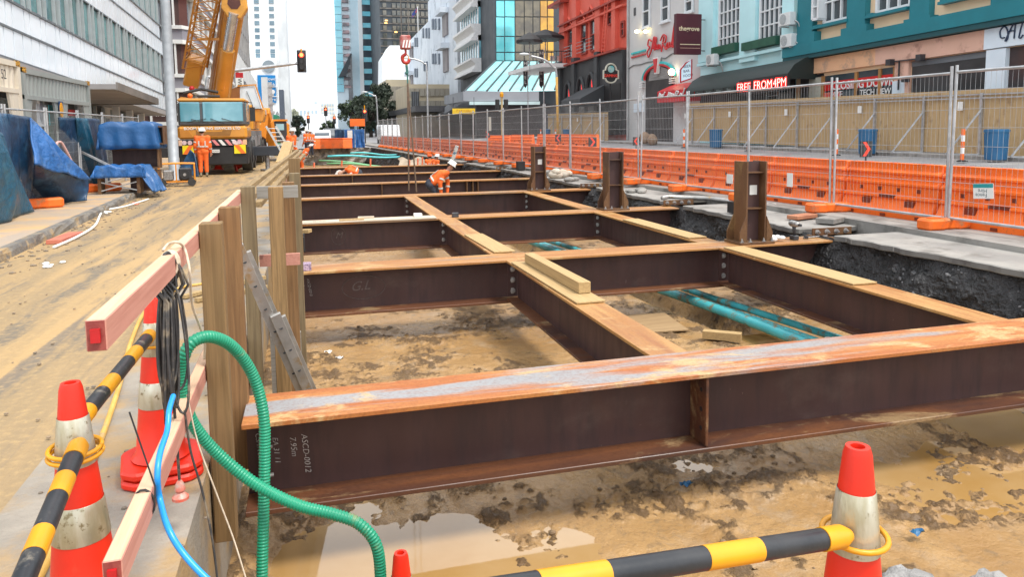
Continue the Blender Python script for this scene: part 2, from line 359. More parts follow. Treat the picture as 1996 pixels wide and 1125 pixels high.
ALU = mat('ladder_aluminium', (.46,.45,.43), (.36,.35,.33), 7, .42, .55, .08, dirt=(.40,.29,.16), dscale=5, dlim=(.54,.66))
BLACKM = mat('matt_black', (.015,.015,.016), (.022,.022,.023), 4, .6)
DARKM = mat('dark_metal', (.05,.05,.055), (.035,.035,.04), 5, .5)
RUBBER = mat('tyre_rubber', (.025,.025,.026), (.045,.042,.038), 8, .75, 0, .2, 20)
WHITEP = mat('white_paint', (.78,.78,.77), (.70,.70,.69), 3, .45)
TARP = mat('dark_blue_tarpaulin', (.011,.045,.105), (.009,.034,.08), 2.0, .42, 0, .9, 4, dirt=(.03,.10,.19), dscale=2.2, dlim=(.5,.7), dist=.05)
TARPB = mat('bright_blue_tarpaulin', (.020,.115,.34), (.016,.09,.27), 2.0, .42, 0, .9, 4, dirt=(.05,.12,.26), dscale=2.5, dlim=(.5,.7), dist=.09)
TARPT = mat('teal_blue_tarpaulin', (.012,.085,.15), (.010,.07,.125), 2.0, .42, 0, .9, 4, dirt=(.03,.12,.18), dscale=2.5, dlim=(.5,.7), dist=.09)
BINB = mat('blue_bin_plastic', (.02,.13,.27), (.018,.11,.24), 3, .5)
CRANEY = mat('crane_yellow', (.62,.27,.035), (.56,.24,.03), 1.2, .4, 0, .04, coat=.3, dirt=(.40,.19,.04), dscale=3, dlim=(.58,.75))
CRANED = mat('crane_lattice_ochre', (.50,.22,.035), (.42,.17,.025), 2, .5)
HIVIS = mat('orange_hi_vis', (.85,.15,.02), (.75,.12,.015), 8, .75, 0, .5, 10, dist=.03)
HIVISY = mat('reflective_tape', (.60,.58,.52), (.50,.48,.44), 10, .5)
NAVY = mat('navy_workwear', (.02,.025,.04), (.03,.035,.05), 8, .8, 0, .5, 10, dist=.03)
SKIN = mat('skin', (.45,.26,.18), (.40,.22,.15), 8, .55)
BOOT = mat('muddy_gumboot', (.22,.17,.11), (.16,.125,.08), 6, .55, 0, .2)
HELMET = mat('white_hard_hat', (.78,.78,.76), (.70,.70,.68), 5, .35)
HAIR = mat('dark_hair', (.03,.02,.015), (.04,.03,.02), 20, .7)
# ================================================================ THE SETTING
def sheet(name, fn, nu, nv, m, smooth=True):
    b = MB(); b.grid(fn, nu, nv); return kind(b.build(name, m, smooth=smooth, fix=False), 'structure')
def kerb_x(y): return -3.95-.035*(y-8) if y > 8 else -3.95
def bar_x(y): return 9.68-.0535*y              # foot of the orange barrier line
def wall_x(y):                                  # right edge of the pit
    return 7.36+.035*max(0, 9-y) if y < 27 else 7.36-(y-27)*.052
PIT_END = 66.0
# left carriageway beside the pit
sheet('road', lambda u, v: (kerb_x(-6+v*160)*(1-u)+u*(-1.36), -6+v*160, .012*math.sin(v*90)*u*(1-u)+.004), 6, 160, ROADM)
# pavement on the left behind a kerb
sheet('pavement', lambda u, v: (-8.6+u*(kerb_x(-6+v*160)-.16+8.6), -6+v*160, .135), 4, 160, PAVEM)
b = MB(); rnd = random.Random(3); ys = [-6+i*.33 for i in range(480)]
prof = lambda y: [(kerb_x(y)+.012*rnd.uniform(-1,1), -.01), (kerb_x(y)-.012+.02*rnd.uniform(-1,1), .085+.03*rnd.uniform(-1,1)), (kerb_x(y)-.04+.02*rnd.uniform(-1,1), .143+.012*rnd.uniform(-1,1)), (kerb_x(y)-.17, .141)]
rows = [prof(y) for y in ys]
b.add([(p[0], y, p[1]) for y, r in zip(ys, rows) for p in r], [(i*4+k, i*4+k+1, i*4+k+5, i*4+k+4) for i in range(len(ys)-1) for k in range(3)])
kind(b.build('kerb', KERBM, fix=False), 'structure')
# concrete capping strip along the left edge of the pit
b = MB(); rnd = random.Random(5)
def strip(u, v):
    y = 2.0+v*64; return (-1.42+u*.86, y, .022)
b.grid(strip, 5, 120)
b.add([(-.56, 2.0, .022), (-.56, 66, .022), (-.55, 66, -1.2), (-.55, 2.0, -1.2)], [(0,1,2,3)])
b.add([(-1.42, 2.0, .022), (-1.42, 66, .022), (-1.45, 66, -.03), (-1.45, 2.0, -.03)], [(0,1,2,3)])
kind(b.build('concrete_strip', CONC, fix=False), 'structure')
# near bank that carries the photographer, and its face
b = MB(); b.grid(lambda u, v: (-1.36+u*12.5, -6+v*7.95, .0+.012*math.sin(u*40)), 24, 8)
b.grid(lambda u, v: (-.42+u*8.2, 1.95+.05*v+.03*math.sin(u*60+v*7), 0-1.25*v), 60, 8)
kind(b.build('near_bank', mat('bank_earth', (.30,.21,.12), (.22,.16,.10), 2, .7, 0, .6, 12, dist=.05), fix=False), 'structure')
# mud floor of the pit
WATER = -.961
def mudfield(X, Y):
    z = -.93+.075*(fbm(X, Y, .55, 3, 3)-.5)*2
    c = fbm(X, Y, 1.5, 5, 11); clod = np.clip((c-.47)*8, 0, 1)
    f = fbm(X, Y, 7.0, 4, 23, .6); g = fbm(X, Y, 17.0, 3, 41, .6)
    lump = clod*np.clip((f-.42)*5, 0, 1)
    h2 = fbm(X, Y, 4.2, 4, 133, .6); rid = np.clip(1-np.abs(h2-.5)*7, 0, 1)
    lump = np.clip(lump+clod*rid*.7*np.clip((g-.38)*5, 0, 1), 0, 1)
    z += lump*(.012+.055*np.clip(g-.3, 0, 1)) + .016*(f-.5)+.010*(g-.5)
    rut = np.sin((X*.5+Y*1.1+1.2*fbm(X, Y, .6, 3, 71))*7.0)          # dragged, furrowed mud
    z += .010*rut*np.clip((fbm(X, Y, .9, 3, 91)-.45)*5, 0, 1)
    # low wet corners
    for cx, cy, r, d in ((-.02,4.62,.34,.10), (.52,4.32,.55,.09), (.85,4.75,.28,.05), (.28,5.18,.16,.07), (1.55,4.4,.30,.05), (2.75,5.15,.20,.055), (3.0,5.0,.22,.05), (4.3,4.4,.55,.055), (5.0,4.75,.22,.06), (5.9,4.9,.4,.06), (.35,7.1,.28,.06), (2.3,4.9,.16,.05)):
        z -= d*np.exp(-(((X-cx)/r)**2+((Y-cy)/r)**2))
    z += .10*np.exp(-((X+.5)/.16)**2)                                 # heaped against the capping strip
    z += .06*np.clip((Y-12)/10, 0, 1)
    # trench for the ducts
    tx = 5.62+(Y-7.5)*(-.10); z -= .40*np.exp(-((X-tx-.02)/.36)**4)*(Y > 4.6)*(Y < 40)
    z -= .5*np.clip((Y-35)/6, 0, 1)
    att = np.clip(lump*1.4, 0, 1)
    bank = np.clip((fbm(X, Y, .8, 4, 57)-.47)*6, 0, 1)*np.clip((Y-4.3)/1.2, 0, 1)*.75
    return z, np.clip(att+bank*np.clip((f-.35)*3, 0, 1), 0, 1)
def mudgrid(name, x0, x1, y0, y1, st):
    xs = np.arange(x0, x1+st, st); ys = np.arange(y0, y1+st, st); X, Y = np.meshgrid(xs, ys); Z, A = mudfield(X, Y)
    nx = len(xs); ny = len(ys); vs = np.stack([X, Y, Z], -1).reshape(-1, 3)
    i = np.arange(nx-1); j = np.arange(ny-1); I, J = np.meshgrid(i, j); a = (J*nx+I).ravel()
    fs = np.stack([a, a+1, a+1+nx, a+nx], -1)
    me = bpy.data.meshes.new(name); me.from_pydata(vs.tolist(), [], fs.tolist()); me.materials.append(MUD)
    at = me.attributes.new('clod', 'FLOAT', 'POINT'); at.data.foreach_set('value', A.ravel().astype(np.float32))
    me.polygons.foreach_set('use_smooth', [True]*len(me.polygons)); return kind(link(name, me), 'structure')
mudgrid('pit_floor', -.58, 7.6, 3.7, 6.3, .0145); mudgrid('pit_floor_middle', -.58, 7.6, 6.29, 10.2, .026); mudgrid('pit_floor_near', -.58, 7.6, 1.95, 3.71, .06)
mudgrid('pit_floor_beyond', -.58, 7.6, 10.19, 67, .11)
b = MB(); b.add([(-.56,2.05,WATER),(7.0,2.05,WATER),(7.0,8.2,WATER),(-.56,8.2,WATER)], [(0,1,2,3)])
kind(b.build('puddle_water', PUDDLE, fix=False), 'structure')
# right bank: black fill under a broken concrete slab
def soilwall(u, v):
    y = 2.0+u*65; x0 = wall_x(y); z = .07-1.2*v
    n = float(fbm(np.array([y*1.0]), np.array([z*1.4+5]), 1.6, 6, 5, .58)[0])-.5; k = float(fbm(np.array([y*1.0]), np.array([z*2.0+9]), 9, 3, 15, .6)[0])-.5
    return (x0+.05-.62*v**1.15+(n*.42+k*.10)*min(1, v*7), y, z+.10*k*min(1, v*5))
_U, _V = np.meshgrid(np.linspace(0, 1, 901), np.linspace(0, 1, 35)); _Y = 2.0+_U*65; _Z = .07-1.2*_V; _X0 = np.vectorize(wall_x)(_Y)
_N = fbm(_Y, _Z*1.4+5, 1.6, 6, 5, .58)-.5; _K = fbm(_Y, _Z*2.0+9, 9, 3, 15, .6)-.5
_P = np.stack([_X0+.05-.62*_V**1.15+(_N*.42+_K*.10)*np.minimum(1, _V*7), _Y, _Z+.10*_K*np.minimum(1, _V*5)], -1)
b = MB(); b.grid(lambda u, v: tuple(_P[int(round(v*34)), int(round(u*900))]), 900, 34); kind(b.build('pit_wall', SOIL, smooth=True, fix=False), 'structure')
b = MB(); rnd = random.Random(12)
for i in range(1700):
    y = 2.2+rnd.random()**1.7*36; v = rnd.uniform(.03, .9); p = soilwall((y-2)/65, v); r = rnd.uniform(.006, .024)*(1.9 if rnd.random() < .08 else 1); o = len(b.v)
    b.ball((0,0,0), r, 5, 3, None, rnd.uniform(.7,1.3), rnd.uniform(.8,1.6), rnd.uniform(.5,1)); a_ = rnd.uniform(0,3.1); ca, sa = math.cos(a_), math.sin(a_)
    b.v[o:] = [(p[0]+.004+x*ca-y_*sa, p[1]+x*sa+y_*ca, p[2]+z+x*.5) for x, y_, z in [(q[0]*rnd.uniform(.8,1.2), q[1]*rnd.uniform(.8,1.2), q[2]*rnd.uniform(.8,1.2)) for q in b.v[o:]]]
kind(b.build('stones_in_fill', STONEM, fix=False), 'stuff')
# far end wall of the pit
b = MB(); b.grid(lambda u, v: (-.5+u*6.2, PIT_END+.12*math.sin(u*37+v*9)*math.sin(v*11), .12-1.9*v), 60, 12)
kind(b.build('pit_end_wall', mat('stone_end_wall', (.20,.18,.15), (.08,.075,.07), 2.6, .7, 0, .6, 8, stretch=(1,1,.6), dirt=(.33,.30,.26), dscale=1.2, dlim=(.5,.6), dist=.05), fix=False), 'structure')
b = MB(); b.grid(lambda u, v: (-1.36+u*12, PIT_END+v*60, .10), 2, 2); kind(b.build('road_beyond_pit', ASPH, fix=False), 'structure')
# slabs left and right of every beam seat on the right bank: separate broken pieces of concrete
slab_y = [(1.6,4.35),(5.2,9.0),(9.85,13.55),(14.5,18.4),(19.4,23.3),(24.2,28.1),(29.0,33.6),(34.6,66)]
for i, (a, c) in enumerate(slab_y):
    rnd = random.Random(40+i); n = 22; x1 = lambda y: bar_x(y)-.42 if y > 12 else 8.55-.02*(y-5)
    left = [(wall_x(a+(c-a)*k/n)+rnd.uniform(-.05,.05)-.03, a+(c-a)*k/n) for k in range(n+1)]
    right = [(x1(a+(c-a)*k/n), a+(c-a)*k/n) for k in range(n, -1, -1)]
    zt = .12+rnd.uniform(-.01,.015)
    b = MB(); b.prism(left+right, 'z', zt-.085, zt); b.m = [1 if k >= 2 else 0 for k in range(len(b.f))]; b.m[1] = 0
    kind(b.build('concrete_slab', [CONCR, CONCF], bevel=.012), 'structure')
b = MB()
for (a, c) in zip([s[1] for s in slab_y[:-1]], [s[0] for s in slab_y[1:]]): b.box(7.62, 8.5-.02*a, a, c, -.25, -.02)
kind(b.build('beam_seat_ground', SOIL), 'structure')
# upper step of the slab that carries fence and barrier, then the open carriageway and far pavement
def crossz(x): return .20+max(0, x-9.2)*.026
b = MB(); b.grid(lambda u, v: ((8.5 if v < .06 else 8.5-.0)*(1-u)+u*9.9-(.0535*(v*95)-.4 if v > .06 else .1)*(1) , -3+v*95, .205), 3, 60)
b.v = [(min(8.42, bar_x(max(y, 3))-.38) if k % 4 == 0 else (bar_x(max(y, 3))+(k % 4-1)*.8), y, z) for k, (x, y, z) in enumerate(b.v)]
n = len(b.v); col0 = [v for k, v in enumerate(b.v) if k % 4 == 0]
b.add([(x, y, z) for x, y, z in col0]+[(x, y, z-.3) for x, y, z in col0], [(i, i+1, i+1+len(col0), i+len(col0)) for i in range(len(col0)-1)])
kind(b.build('slab_step', CONCR, fix=False), 'structure')
sheet('street', lambda u, v: ((bar_x(max(-3+v*250, 3))+.75 if -3+v*250 < 95 else 4.5)*(1-u)+u*21.2, -3+v*250, crossz((bar_x(min(max(-3+v*250, 3), 95))+.75)*(1-u)+u*21.2)), 8, 100, ASPH)
sheet('pavement_right', lambda u, v: (21.2+u*3.4, -3+v*250, .62), 2, 40, mat('right_pavement', (.42,.41,.40), (.35,.34,.33), 1, .7))
b = MB(); b.box(21.1, 21.25, -3, 247, .3, .625); kind(b.build('kerb_right', CONCR), 'structure')
# ground out to the horizon, well below everything else
b = MB(); b.add([(-2500,-2500,-2.6),(2500,-2500,-2.6),(2500,3500,-2.6),(-2500,3500,-2.6)], [(0,1,2,3)]); kind(b.build('ground', FARG, fix=False), 'structure')
b = MB(); b.add([(-200,126,.09),(300,126,.09),(300,1500,.09),(-200,1500,.09)], [(0,1,2,3)]); kind(b.build('ground_beyond', FARG, fix=False), 'structure')
b = MB(); b.add([(-60,-6,-.02),(-8.6,-6,-.02),(-8.6,126,-.02),(-60,126,-.02)], [(0,1,2,3)]); kind(b.build('ground_left', FARG, fix=False), 'structure')
# ================================================================ STEEL FRAME IN THE PIT
TOPZ = .03; BD = .57; BW = .50; TF = .032; TW = .022
def hexbolt(b, c, n, r=.022, L=.03):
    c = Vector(c); n = Vector(n).normalized(); b.cyl(c, c+n*.006, r*1.5, 10); b.cyl(c+n*.006, c+n*(L*.6), r, 6); b.cyl(c+n*(L*.6), c+n*(L*1.3), r*.55, 8)
beamlabels = ['nearest rusty steel beam spanning the pit, with chalked length marks at its left end',
 'second steel beam across the pit, under the front column stub, chalk circle on its web',
 'third steel beam across the pit, with a pale plank on its left half',
 'fourth steel beam across the pit, just in front of the bending worker in navy trousers',
 'fifth steel beam across the pit, just behind the bending worker in navy trousers',
 'sixth steel beam across the pit, with a crouching worker behind its left half',
 'farthest steel beam across the pit, next to the orange ducts']
BY = [4.45, 9.15, 13.85, 18.85, 23.6, 28.4, 34.1]       # near edge of each top flange
stiff = [[2.62], [], [], [], [2.2, 4.95, 5.15, 5.32], [1.55, 4.9, 5.1], [.9]]
for i, y0 in enumerate(BY):
    x0, x1 = -.44, 7.52+.1*(i == 1); yc = y0+BW/2
    t = thing('steel_beam', beamlabels[i], 'steel beam', (x0, yc, TOPZ), 0, 'beams across the pit'); L = x1-x0; bw = BW
    bev = .004 if i < 3 else 0
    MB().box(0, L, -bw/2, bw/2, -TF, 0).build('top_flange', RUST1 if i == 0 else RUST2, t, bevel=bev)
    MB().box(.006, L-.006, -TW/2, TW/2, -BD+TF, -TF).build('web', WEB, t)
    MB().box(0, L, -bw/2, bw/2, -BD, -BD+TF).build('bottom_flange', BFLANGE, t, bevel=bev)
    for sx in stiff[i]:
        s = sx-x0
        b = MB(); b.box(s-.011, s+.011, -bw/2+.012, -TW/2-.001, -BD+TF+.001, -TF-.001)
        st = b.build('stiffener', BFLANGE if i == 0 else RUSTC, t, bevel=bev)
        if i == 0:
            b = MB()
            for zz in (-.14, -.28, -.42): b.cyl((s-.0125, -.17, zz), (s+.0125, -.17, zz), .017, 10)
            b.build('bolt_hole', BLACKM, st)
    # end plate with bolts at the left end
    MB().box(.10, .122, -bw/2+.03, -TW/2-.001, -BD+TF+.001, -TF-.001).build('end_plate', WEB, t)
    if i < 3:
        b = MB()
        for zz in (-.2, -.38): hexbolt(b, (.123, -.13, zz), (1,0,0))
        b.build('bolt', BOLT, t)
    # splice angle bolted to the slab at the right end
    b = MB(); b.box(L-.28, L+.42, bw/2-.12, bw/2-.10, .002, .13); b.box(L-.28, L+.42, bw/2-.12, bw/2+.02, .002, .02); pl = b.build('splice_angle', RUSTC, t)
    b = MB()
    for k in range(4): hexbolt(b, (L-.2+k*.17, bw/2-.121, .075), (0,-1,0), .028, .05)
    b.build('splice_bolt', BOLT, pl)
    KEEP = t
    if i == 0: BEAM1 = t
    if i == 1: BEAM2 = t
    if i == 2: BEAM3 = t
CHALK = mat('chalk_mark', (.62,.60,.57), (.36,.34,.32), 60, .9, 0, 0)
# chalk marks: written vertically on the webs
wy = -TW/2-.004
for s, dx, dz, sz in (('ASCD-0012', .345, -.19, .052), ('7.95m', .275, -.20, .052), ('EA 31 11', .17, -.19, .046), ('CS/1/1014', .07, -.15, .046)):
    letters(BEAM1, s, sz, CHALK, (dx, wy, dz), (.07,0,-1), (1,0,.07), extrude=.0006, shear=.25, offset=-.0006)
for s, dx, dz in (('ASCD-0010', .37, -.12), ('7.95m', .30, -.14), ('CS1301', .23, -.15), ('EA310', .16, -.15), ('CS01004', .10, -.15)):
    letters(BEAM2, s, .046, CHALK, (dx, wy, dz), (.15,0,-1), (1,0,.15), extrude=.0006, shear=.2, offset=-.001)
CHALK2 = mat('faint_chalk', (.15,.12,.11), (.10,.08,.075), 40, .9, 0, 0)
b = MB(); b.tube([(1.05+.27*math.cos(a*.26), wy, -.28+.15*math.sin(a*.26)) for a in range(25)], .0035, 5, False); b.build('chalk_circle', CHALK2, BEAM2)
letters(BEAM2, 'G.L', .17, CHALK2, (.88, wy, -.27), (1,0,.05), (0,0,1), extrude=.0006, shear=.4)
b = MB(); b.tube([(.92+.13*math.cos(a*.26), wy, -.27+.17*math.sin(a*.26)) for a in range(25)], .004, 5, False); b.build('chalk_circle', CHALK2, BEAM3)
letters(BEAM3, 'M', .16, CHALK2, (.86, wy, -.27), (1,0,.05), (0,0,1), extrude=.0006, shear=.4)
# beams along the street between the cross beams
def joist(xc, i, label, w_=.32):
    ya = BY[i]+BW; yb = BY[i+1]; t = thing('steel_joist', label, 'steel beam', (xc, ya, TOPZ-.004), 0, 'beams along the street'); L = yb-ya
    dz = .525
    MB().box(-w_/2, w_/2, .004, L-.004, -.03, 0).build('top_flange', RUSTL, t, bevel=.004)
    MB().box(-.01, .01, .006, L-.006, -dz+.028, -.03).build('web', WEB, t)
    MB().box(-w_/2, w_/2, .006, L-.006, -dz, -dz+.028).build('bottom_flange', BFLANGE, t, bevel=.004)
    b = MB(); b.box(-.14, -.0102, L+.03, L+.045, -dz+.05, -.05); b.build('cleat', WEB, t)
    b = MB()
    for k in range(3):
        hexbolt(b, (-.075, L+.03, -.12-.145*k), (-.3,-1,0), .026, .06)
    b.build('bolt', BOLT, t)
    return t
JM = [joist(2.58, 0, 'steel beam along the pit carrying a long timber packer, nearest the camera'),
      joist(2.50, 1, 'middle steel beam along the pit between second and third cross beams'),
      joist(2.45, 2, 'middle steel beam along the pit between the third and fourth cross beams')]
JR = [joist(5.68, 0, 'right-hand steel beam along the pit above the turquoise ducts, nearest the black soil bank', .34),
      joist(5.66, 1, 'right-hand steel beam along the pit between the front and middle column stubs', .34),
      joist(5.64, 2, 'right-hand steel beam along the pit between the middle and far column stubs', .34)]
# column stubs
def column(xc, yc, label, tagged, g='column stubs on the beams'):
    t = thing('column_stub', label, 'steel column', (xc, yc, TOPZ+.002), 0, g); h = 1.19; W = .33; D = .33
    MB().box(-.28, .28, -.22, .22, 0, .035).build('base_plate', RUSTC, t, bevel=.003)
    MB().box(-W/2, -W/2+.025, -D/2, D/2, .036, h).build('flange', RUSTC, t, bevel=.003)
    MB().box(W/2-.025, W/2, -D/2, D/2, .036, h).build('flange', RUSTC, t, bevel=.003)
    MB().box(-W/2+.026, W/2-.026, -.012, .012, .036, h-.004).build('web', WEB, t)
    for zz in (.50, h-.17): MB().box(-W/2+.026, W/2-.026, -D/2+.05, -.0125, zz, zz+.018).build('stiffener', RUSTC, t)
    for s in (-1, 1):
        for sy in (-1, 1):
            x0 = s*(W/2+.001); pts = [(x0, .036), (x0+s*.10, .036), (x0+s*.10, .17), (x0, .40)]
            MB().prism(pts, 'y', sy*D/2-.012, sy*D/2+.012).build('gusset', RUSTC, t)
    b = MB()
    for x in (-.11, .11, -.245, .245):
        hexbolt(b, (x, -.195, .036), (0,0,1), .02, .04)
    b.build('anchor_bolt', BOLT, t)
    if tagged: MB().box(-.02, .10, -.018, -.0125, .70, .84).build('paper_tag', PAPER, t)
    return t
column(6.16, 9.40, 'nearest rusty steel column stub, white paper tag, standing on the second beam', True)
column(6.02, 14.10, 'middle steel column stub without a paper tag, standing on the third beam', False)
column(5.98, 19.10, 'farthest steel column stub with white tag, standing on the fourth beam', True)
# timber lying on the steel
def board(name, p, q, wd, th, m, label, cat, up=(0,0,1), bevel=.003, z0=None):
    b = MB(); b.bar(p, q, wd, th, up); return tag(b.build(name, m, bevel=bevel), label, cat)
board('plywood_strip', (2.60,6.62,TOPZ+.010), (2.57,8.92,TOPZ+.010), .30, .018, PLY, 'thin plywood strip under the timber packer on the middle beam', 'plywood')
board('timber_packer', (2.66,6.95,TOPZ+.082), (2.63,8.80,TOPZ+.082), .13, .115, PLY, 'long pale timber packer lying on plywood on the middle beam', 'timber')
board('plywood_strip', (2.55,9.72,TOPZ+.011), (2.50,11.5,TOPZ+.011), .30, .018, PLY, 'thin plywood strip on the middle beam behind the second cross beam', 'plywood')
board('plywood_strip', (5.68,6.5,TOPZ+.011), (5.68,9.05,TOPZ+.011), .31, .018, PLY, 'thin plywood strip on the right-hand beam ending before the nearest cross beam', 'plywood')
board('plywood_strip', (5.66,10.0,TOPZ+.011), (5.64,12.4,TOPZ+.011), .31, .018, PLY, 'thin plywood strip on the right-hand beam left of the battery crate', 'plywood')
board('pale_plank', (-.3,14.02,TOPZ+.015), (2.30,14.02,TOPZ+.015), .36, .026, PLANKW, 'pale plank lying on the left half of the third beam', 'plank')
letters(bpy.context.scene.objects['pale_plank'], 'Grow', .10, BLACKM, (.02, 13.98, TOPZ+.030), (1,0,0), (0,1,0), extrude=.0005)
board('timber_offcut', (.85,14.13,TOPZ+.05), (1.15,14.1,TOPZ+.05), .06, .04, PLANKW, 'short offcut of timber on the pale plank', 'offcut')
board('foam_block', (1.9,14.07,TOPZ+.06), (2.05,14.07,TOPZ+.06), .16, .06, PAPER, 'small white block on the right part of the pale plank', 'block')
board('dark_block', (2.62,13.95,TOPZ+.045), (2.74,13.95,TOPZ+.045), .10, .085, DARKM, 'small dark block beside the middle joint of the third beam', 'block')
board('wrapped_packet', (-.28,9.3,TOPZ+.045), (-.02,9.3,TOPZ+.045), .16, .085, mat('checked_wrap', (.45,.33,.42), (.16,.11,.18), 60, .6, lim=(.46,.54)), 'purple checked packet on the left end of the second beam', 'packet')
board('timber_wedge', (-.36,10.9,.30), (-.02,10.75,.32), .12, .05, PLY, 'pale timber wedge on top of the black toolbox', 'wedge')
b = MB(); b.box(-.42, -.10, 10.6, 10.95, .04, .26); b.box(-.40, -.12, 10.62, 10.93, .262, .28); tag(b.build('toolbox', BLACKM, bevel=.01), 'small black toolbox behind the posts at the left end of the second beam', 'toolbox')
board('timber_offcut', (.5,13.9,TOPZ+.016+.03), (.95,13.93,TOPZ+.016+.03), .05, .03, HOARD, 'thin dark stick lying on the pale plank', 'stick')
# tools on the second beam, right of the column stub
t = thing('impact_wrench', 'upright grey impact wrench standing on the second beam by the socket bar', 'power tool', (6.92, 9.40, TOPZ))
MB().box(-.045, .045, -.06, .06, 0, .07).build('battery', DARKM, t, bevel=.01)
b = MB(); b.tube([(0,0,.07),(0,.005,.15),(0,.01,.21)], [.022,.025,.03], 10); b.build('handle', DARKM, t, smooth=True)
b = MB(); b.tube([(0,-.10,.235),(0,-.06,.24),(0,.07,.24),(0,.10,.24)], [.025,.045,.048,.035], 12); b.build('motor_housing', BOLT, t, smooth=True)
b = MB(); b.cyl((0,-.15,.235),(0,-.10,.235),.02,10); b.build('chuck', DARKM, t)
t = thing('socket_bar', 'long steel socket bar with round head lying beside the impact wrench', 'wrench', (7.1, 9.42, TOPZ))
MB().cyl((0,.0,.018), (.45,.05,.018), .012, 8).build('shaft', BOLT, t); MB().cyl((.02,-.02,.018),(.06,.02,.018),.035,12).build('head', DARKM, t)
b = MB(); rnd = random.Random(4)
for k in range(7): b.ball((6.58+rnd.uniform(-.1,.1), 9.38+rnd.uniform(-.06,.06), TOPZ+.03+rnd.uniform(0,.04)), rnd.uniform(.03,.055), 8, 5, None, 1.3, 1, .7)
tag(b.build('rag', PAPER, smooth=True), 'crumpled white rag at the foot of the nearest column stub', 'rag')
t = thing('battery_crate', 'small black open crate of tools behind the nearest column stub', 'crate', (7.62, 11.9, .135))
b = MB(); b.box(-.2,.2,-.15,-.14,0,.2); b.box(-.2,.2,.14,.15,0,.2); b.box(-.2,-.19,-.14,.14,0,.2); b.box(.19,.2,-.14,.14,0,.2); b.box(-.19,.19,-.14,.14,0,.012); b.build('crate_body', BLACKM, t)
b = MB()
for k in range(5): b.cyl((-.14+k*.07,0,.012),(-.14+k*.07,.02,.17),.025,8)
b.build('contents', PAPER, t)
# slings under the crane hook are with the crane. Ducts in the trench
dl = ['turquoise duct nearest the mud in the trench, thickest of the three', 'middle turquoise duct in the trench', 'turquoise duct farthest right in the trench, against the steel beam']
for k, (dx, r, dz) in enumerate(((-.24,.066,-.76), (-.06,.05,-.79), (.12,.046,-.73))):
    pts = [(5.62+(y-7.5)*-.10+dx, y, dz+.02*math.sin(y*.9+k)) for y in [6.2+.5*j for j in range(64)]]
    b = MB(); b.tube(pts, r, 12); o = b.build('duct', TURQ, smooth=60); tag(o, dl[k], 'pipe', 'turquoise ducts')
b = MB(); b.tube([(5.55+.09*math.cos(a), 6.9, -.76+.12*math.sin(a)) for a in [k*.45 for k in range(14)]], .006, 6); tag(b.build('tie_cord', PAPER), 'white cord tied round the nearest turquoise duct', 'cord')
# loose timber, boards and debris in the right bay
mudz = lambda x, y: float(mudfield(np.array([x]), np.array([y]))[0][0])
def mudboard(name, x0, y0, x1, y1, wd, th, m, label, cat, lift=0):
    board(name, (x0, y0, mudz(x0, y0)+th/2+.01+lift), (x1, y1, mudz(x1, y1)+th/2+.01+lift), wd, th, m, label, cat)
MUDDYPLY = timber('muddy_board', (.36,.24,.12), (.26,.165,.08), 'x', (.22,.14,.07), .6)
mudboard('mud_board', 3.5, 9.0, 4.7, 8.85, .9, .02, MUDDYPLY, 'muddy plywood sheet lying under the second beam beside the joist', 'board', .02)
mudboard('mud_board', 4.0, 6.2, 5.2, 6.5, .7, .02, MUDDYPLY, 'muddy plywood sheet in the pit next to the trowel, behind the nearest beam', 'board', .03)
mudboard('timber_block', 4.65, 8.05, 5.0, 7.75, .11, .10, PLY, 'short timber block on the mud left of the ducts', 'timber', .02)
mudboard('timber_stub', 3.85, 8.62, 4.05, 8.5, .1, .09, MUDDYPLY, 'dark timber stub on the muddy sheet under the second beam', 'timber', .03)
mudboard('steel_rod', 4.9, 6.25, 5.45, 6.2, .02, .02, DARKM, 'thin steel rod lying across the muddy sheet', 'rod', .06)
mudboard('steel_rod', 4.8, 6.0, 5.2, 6.1, .02, .02, DARKM, 'shorter steel rod in front of the long one on the muddy sheet', 'rod', .06)
mudboard('flat_bar', 4.25, 7.35, 4.75, 7.2, .05, .012, BOLT, 'flat steel strap on the mud in the right bay', 'strap', .03)
t = thing('shovel', 'shovel blade sticking up from the muddy sheet beside the ducts', 'shovel', (5.35, 6.45, mudz(5.35, 6.45)+.02))
b = MB(); b.add([(-.12,0,.02),(.10,.04,0),(.12,.02,.2),(-.06,0,.24)], [(0,1,2,3)]); b.add([(-.12,.008,.02),(.10,.048,0),(.12,.028,.2),(-.06,.008,.24)], [(0,1,2,3)]); b.build('blade', mat('shovel_steel', (.36,.33,.26), (.28,.25,.2), 6, .5), t)
MB().cyl((-.1,0,.05), (-.7,-.1,.06), .014, 8).build('handle', DARKM, t)
# scattered litter on the mud
rnd = random.Random(77)
for k, (u, v, m, lab) in enumerate(((640,690,PAPER,'white paper scrap on the mud beside the ladder foot'), (662,702,PAPER,'white paper scrap on the mud right of the ladder foot'), (1338,950,BINB,'tiny blue wrapper on the wet mud in front of the nearest beam'), (1788,1045,BINB,'tiny blue wrapper on the wet mud right of the near cone'))):
    p = at_z(u, v, -.90); b = MB()
    b.grid(lambda a, c: (p.x+(a-.5)*.09, p.y+(c-.5)*.05, p.z+.03+.02*math.sin(a*7+k)*math.cos(c*5)), 5, 4); tag(b.build('paper_scrap', m), lab, 'litter')
b = MB()
for k in range(420):
    x = rnd.uniform(-.3,6.6); y = 2.4+rnd.random()**1.5*7.5
    if float(fbm(np.array([x]), np.array([y]), 1.5, 5, 11)[0]) < .5: continue
    r = rnd.uniform(.006,.022); b.ball((x, y, mudz(x, y)+r*.3), r, 6, 4, None, rnd.uniform(.8,1.5), rnd.uniform(.7,1.3), rnd.uniform(.5,.9))
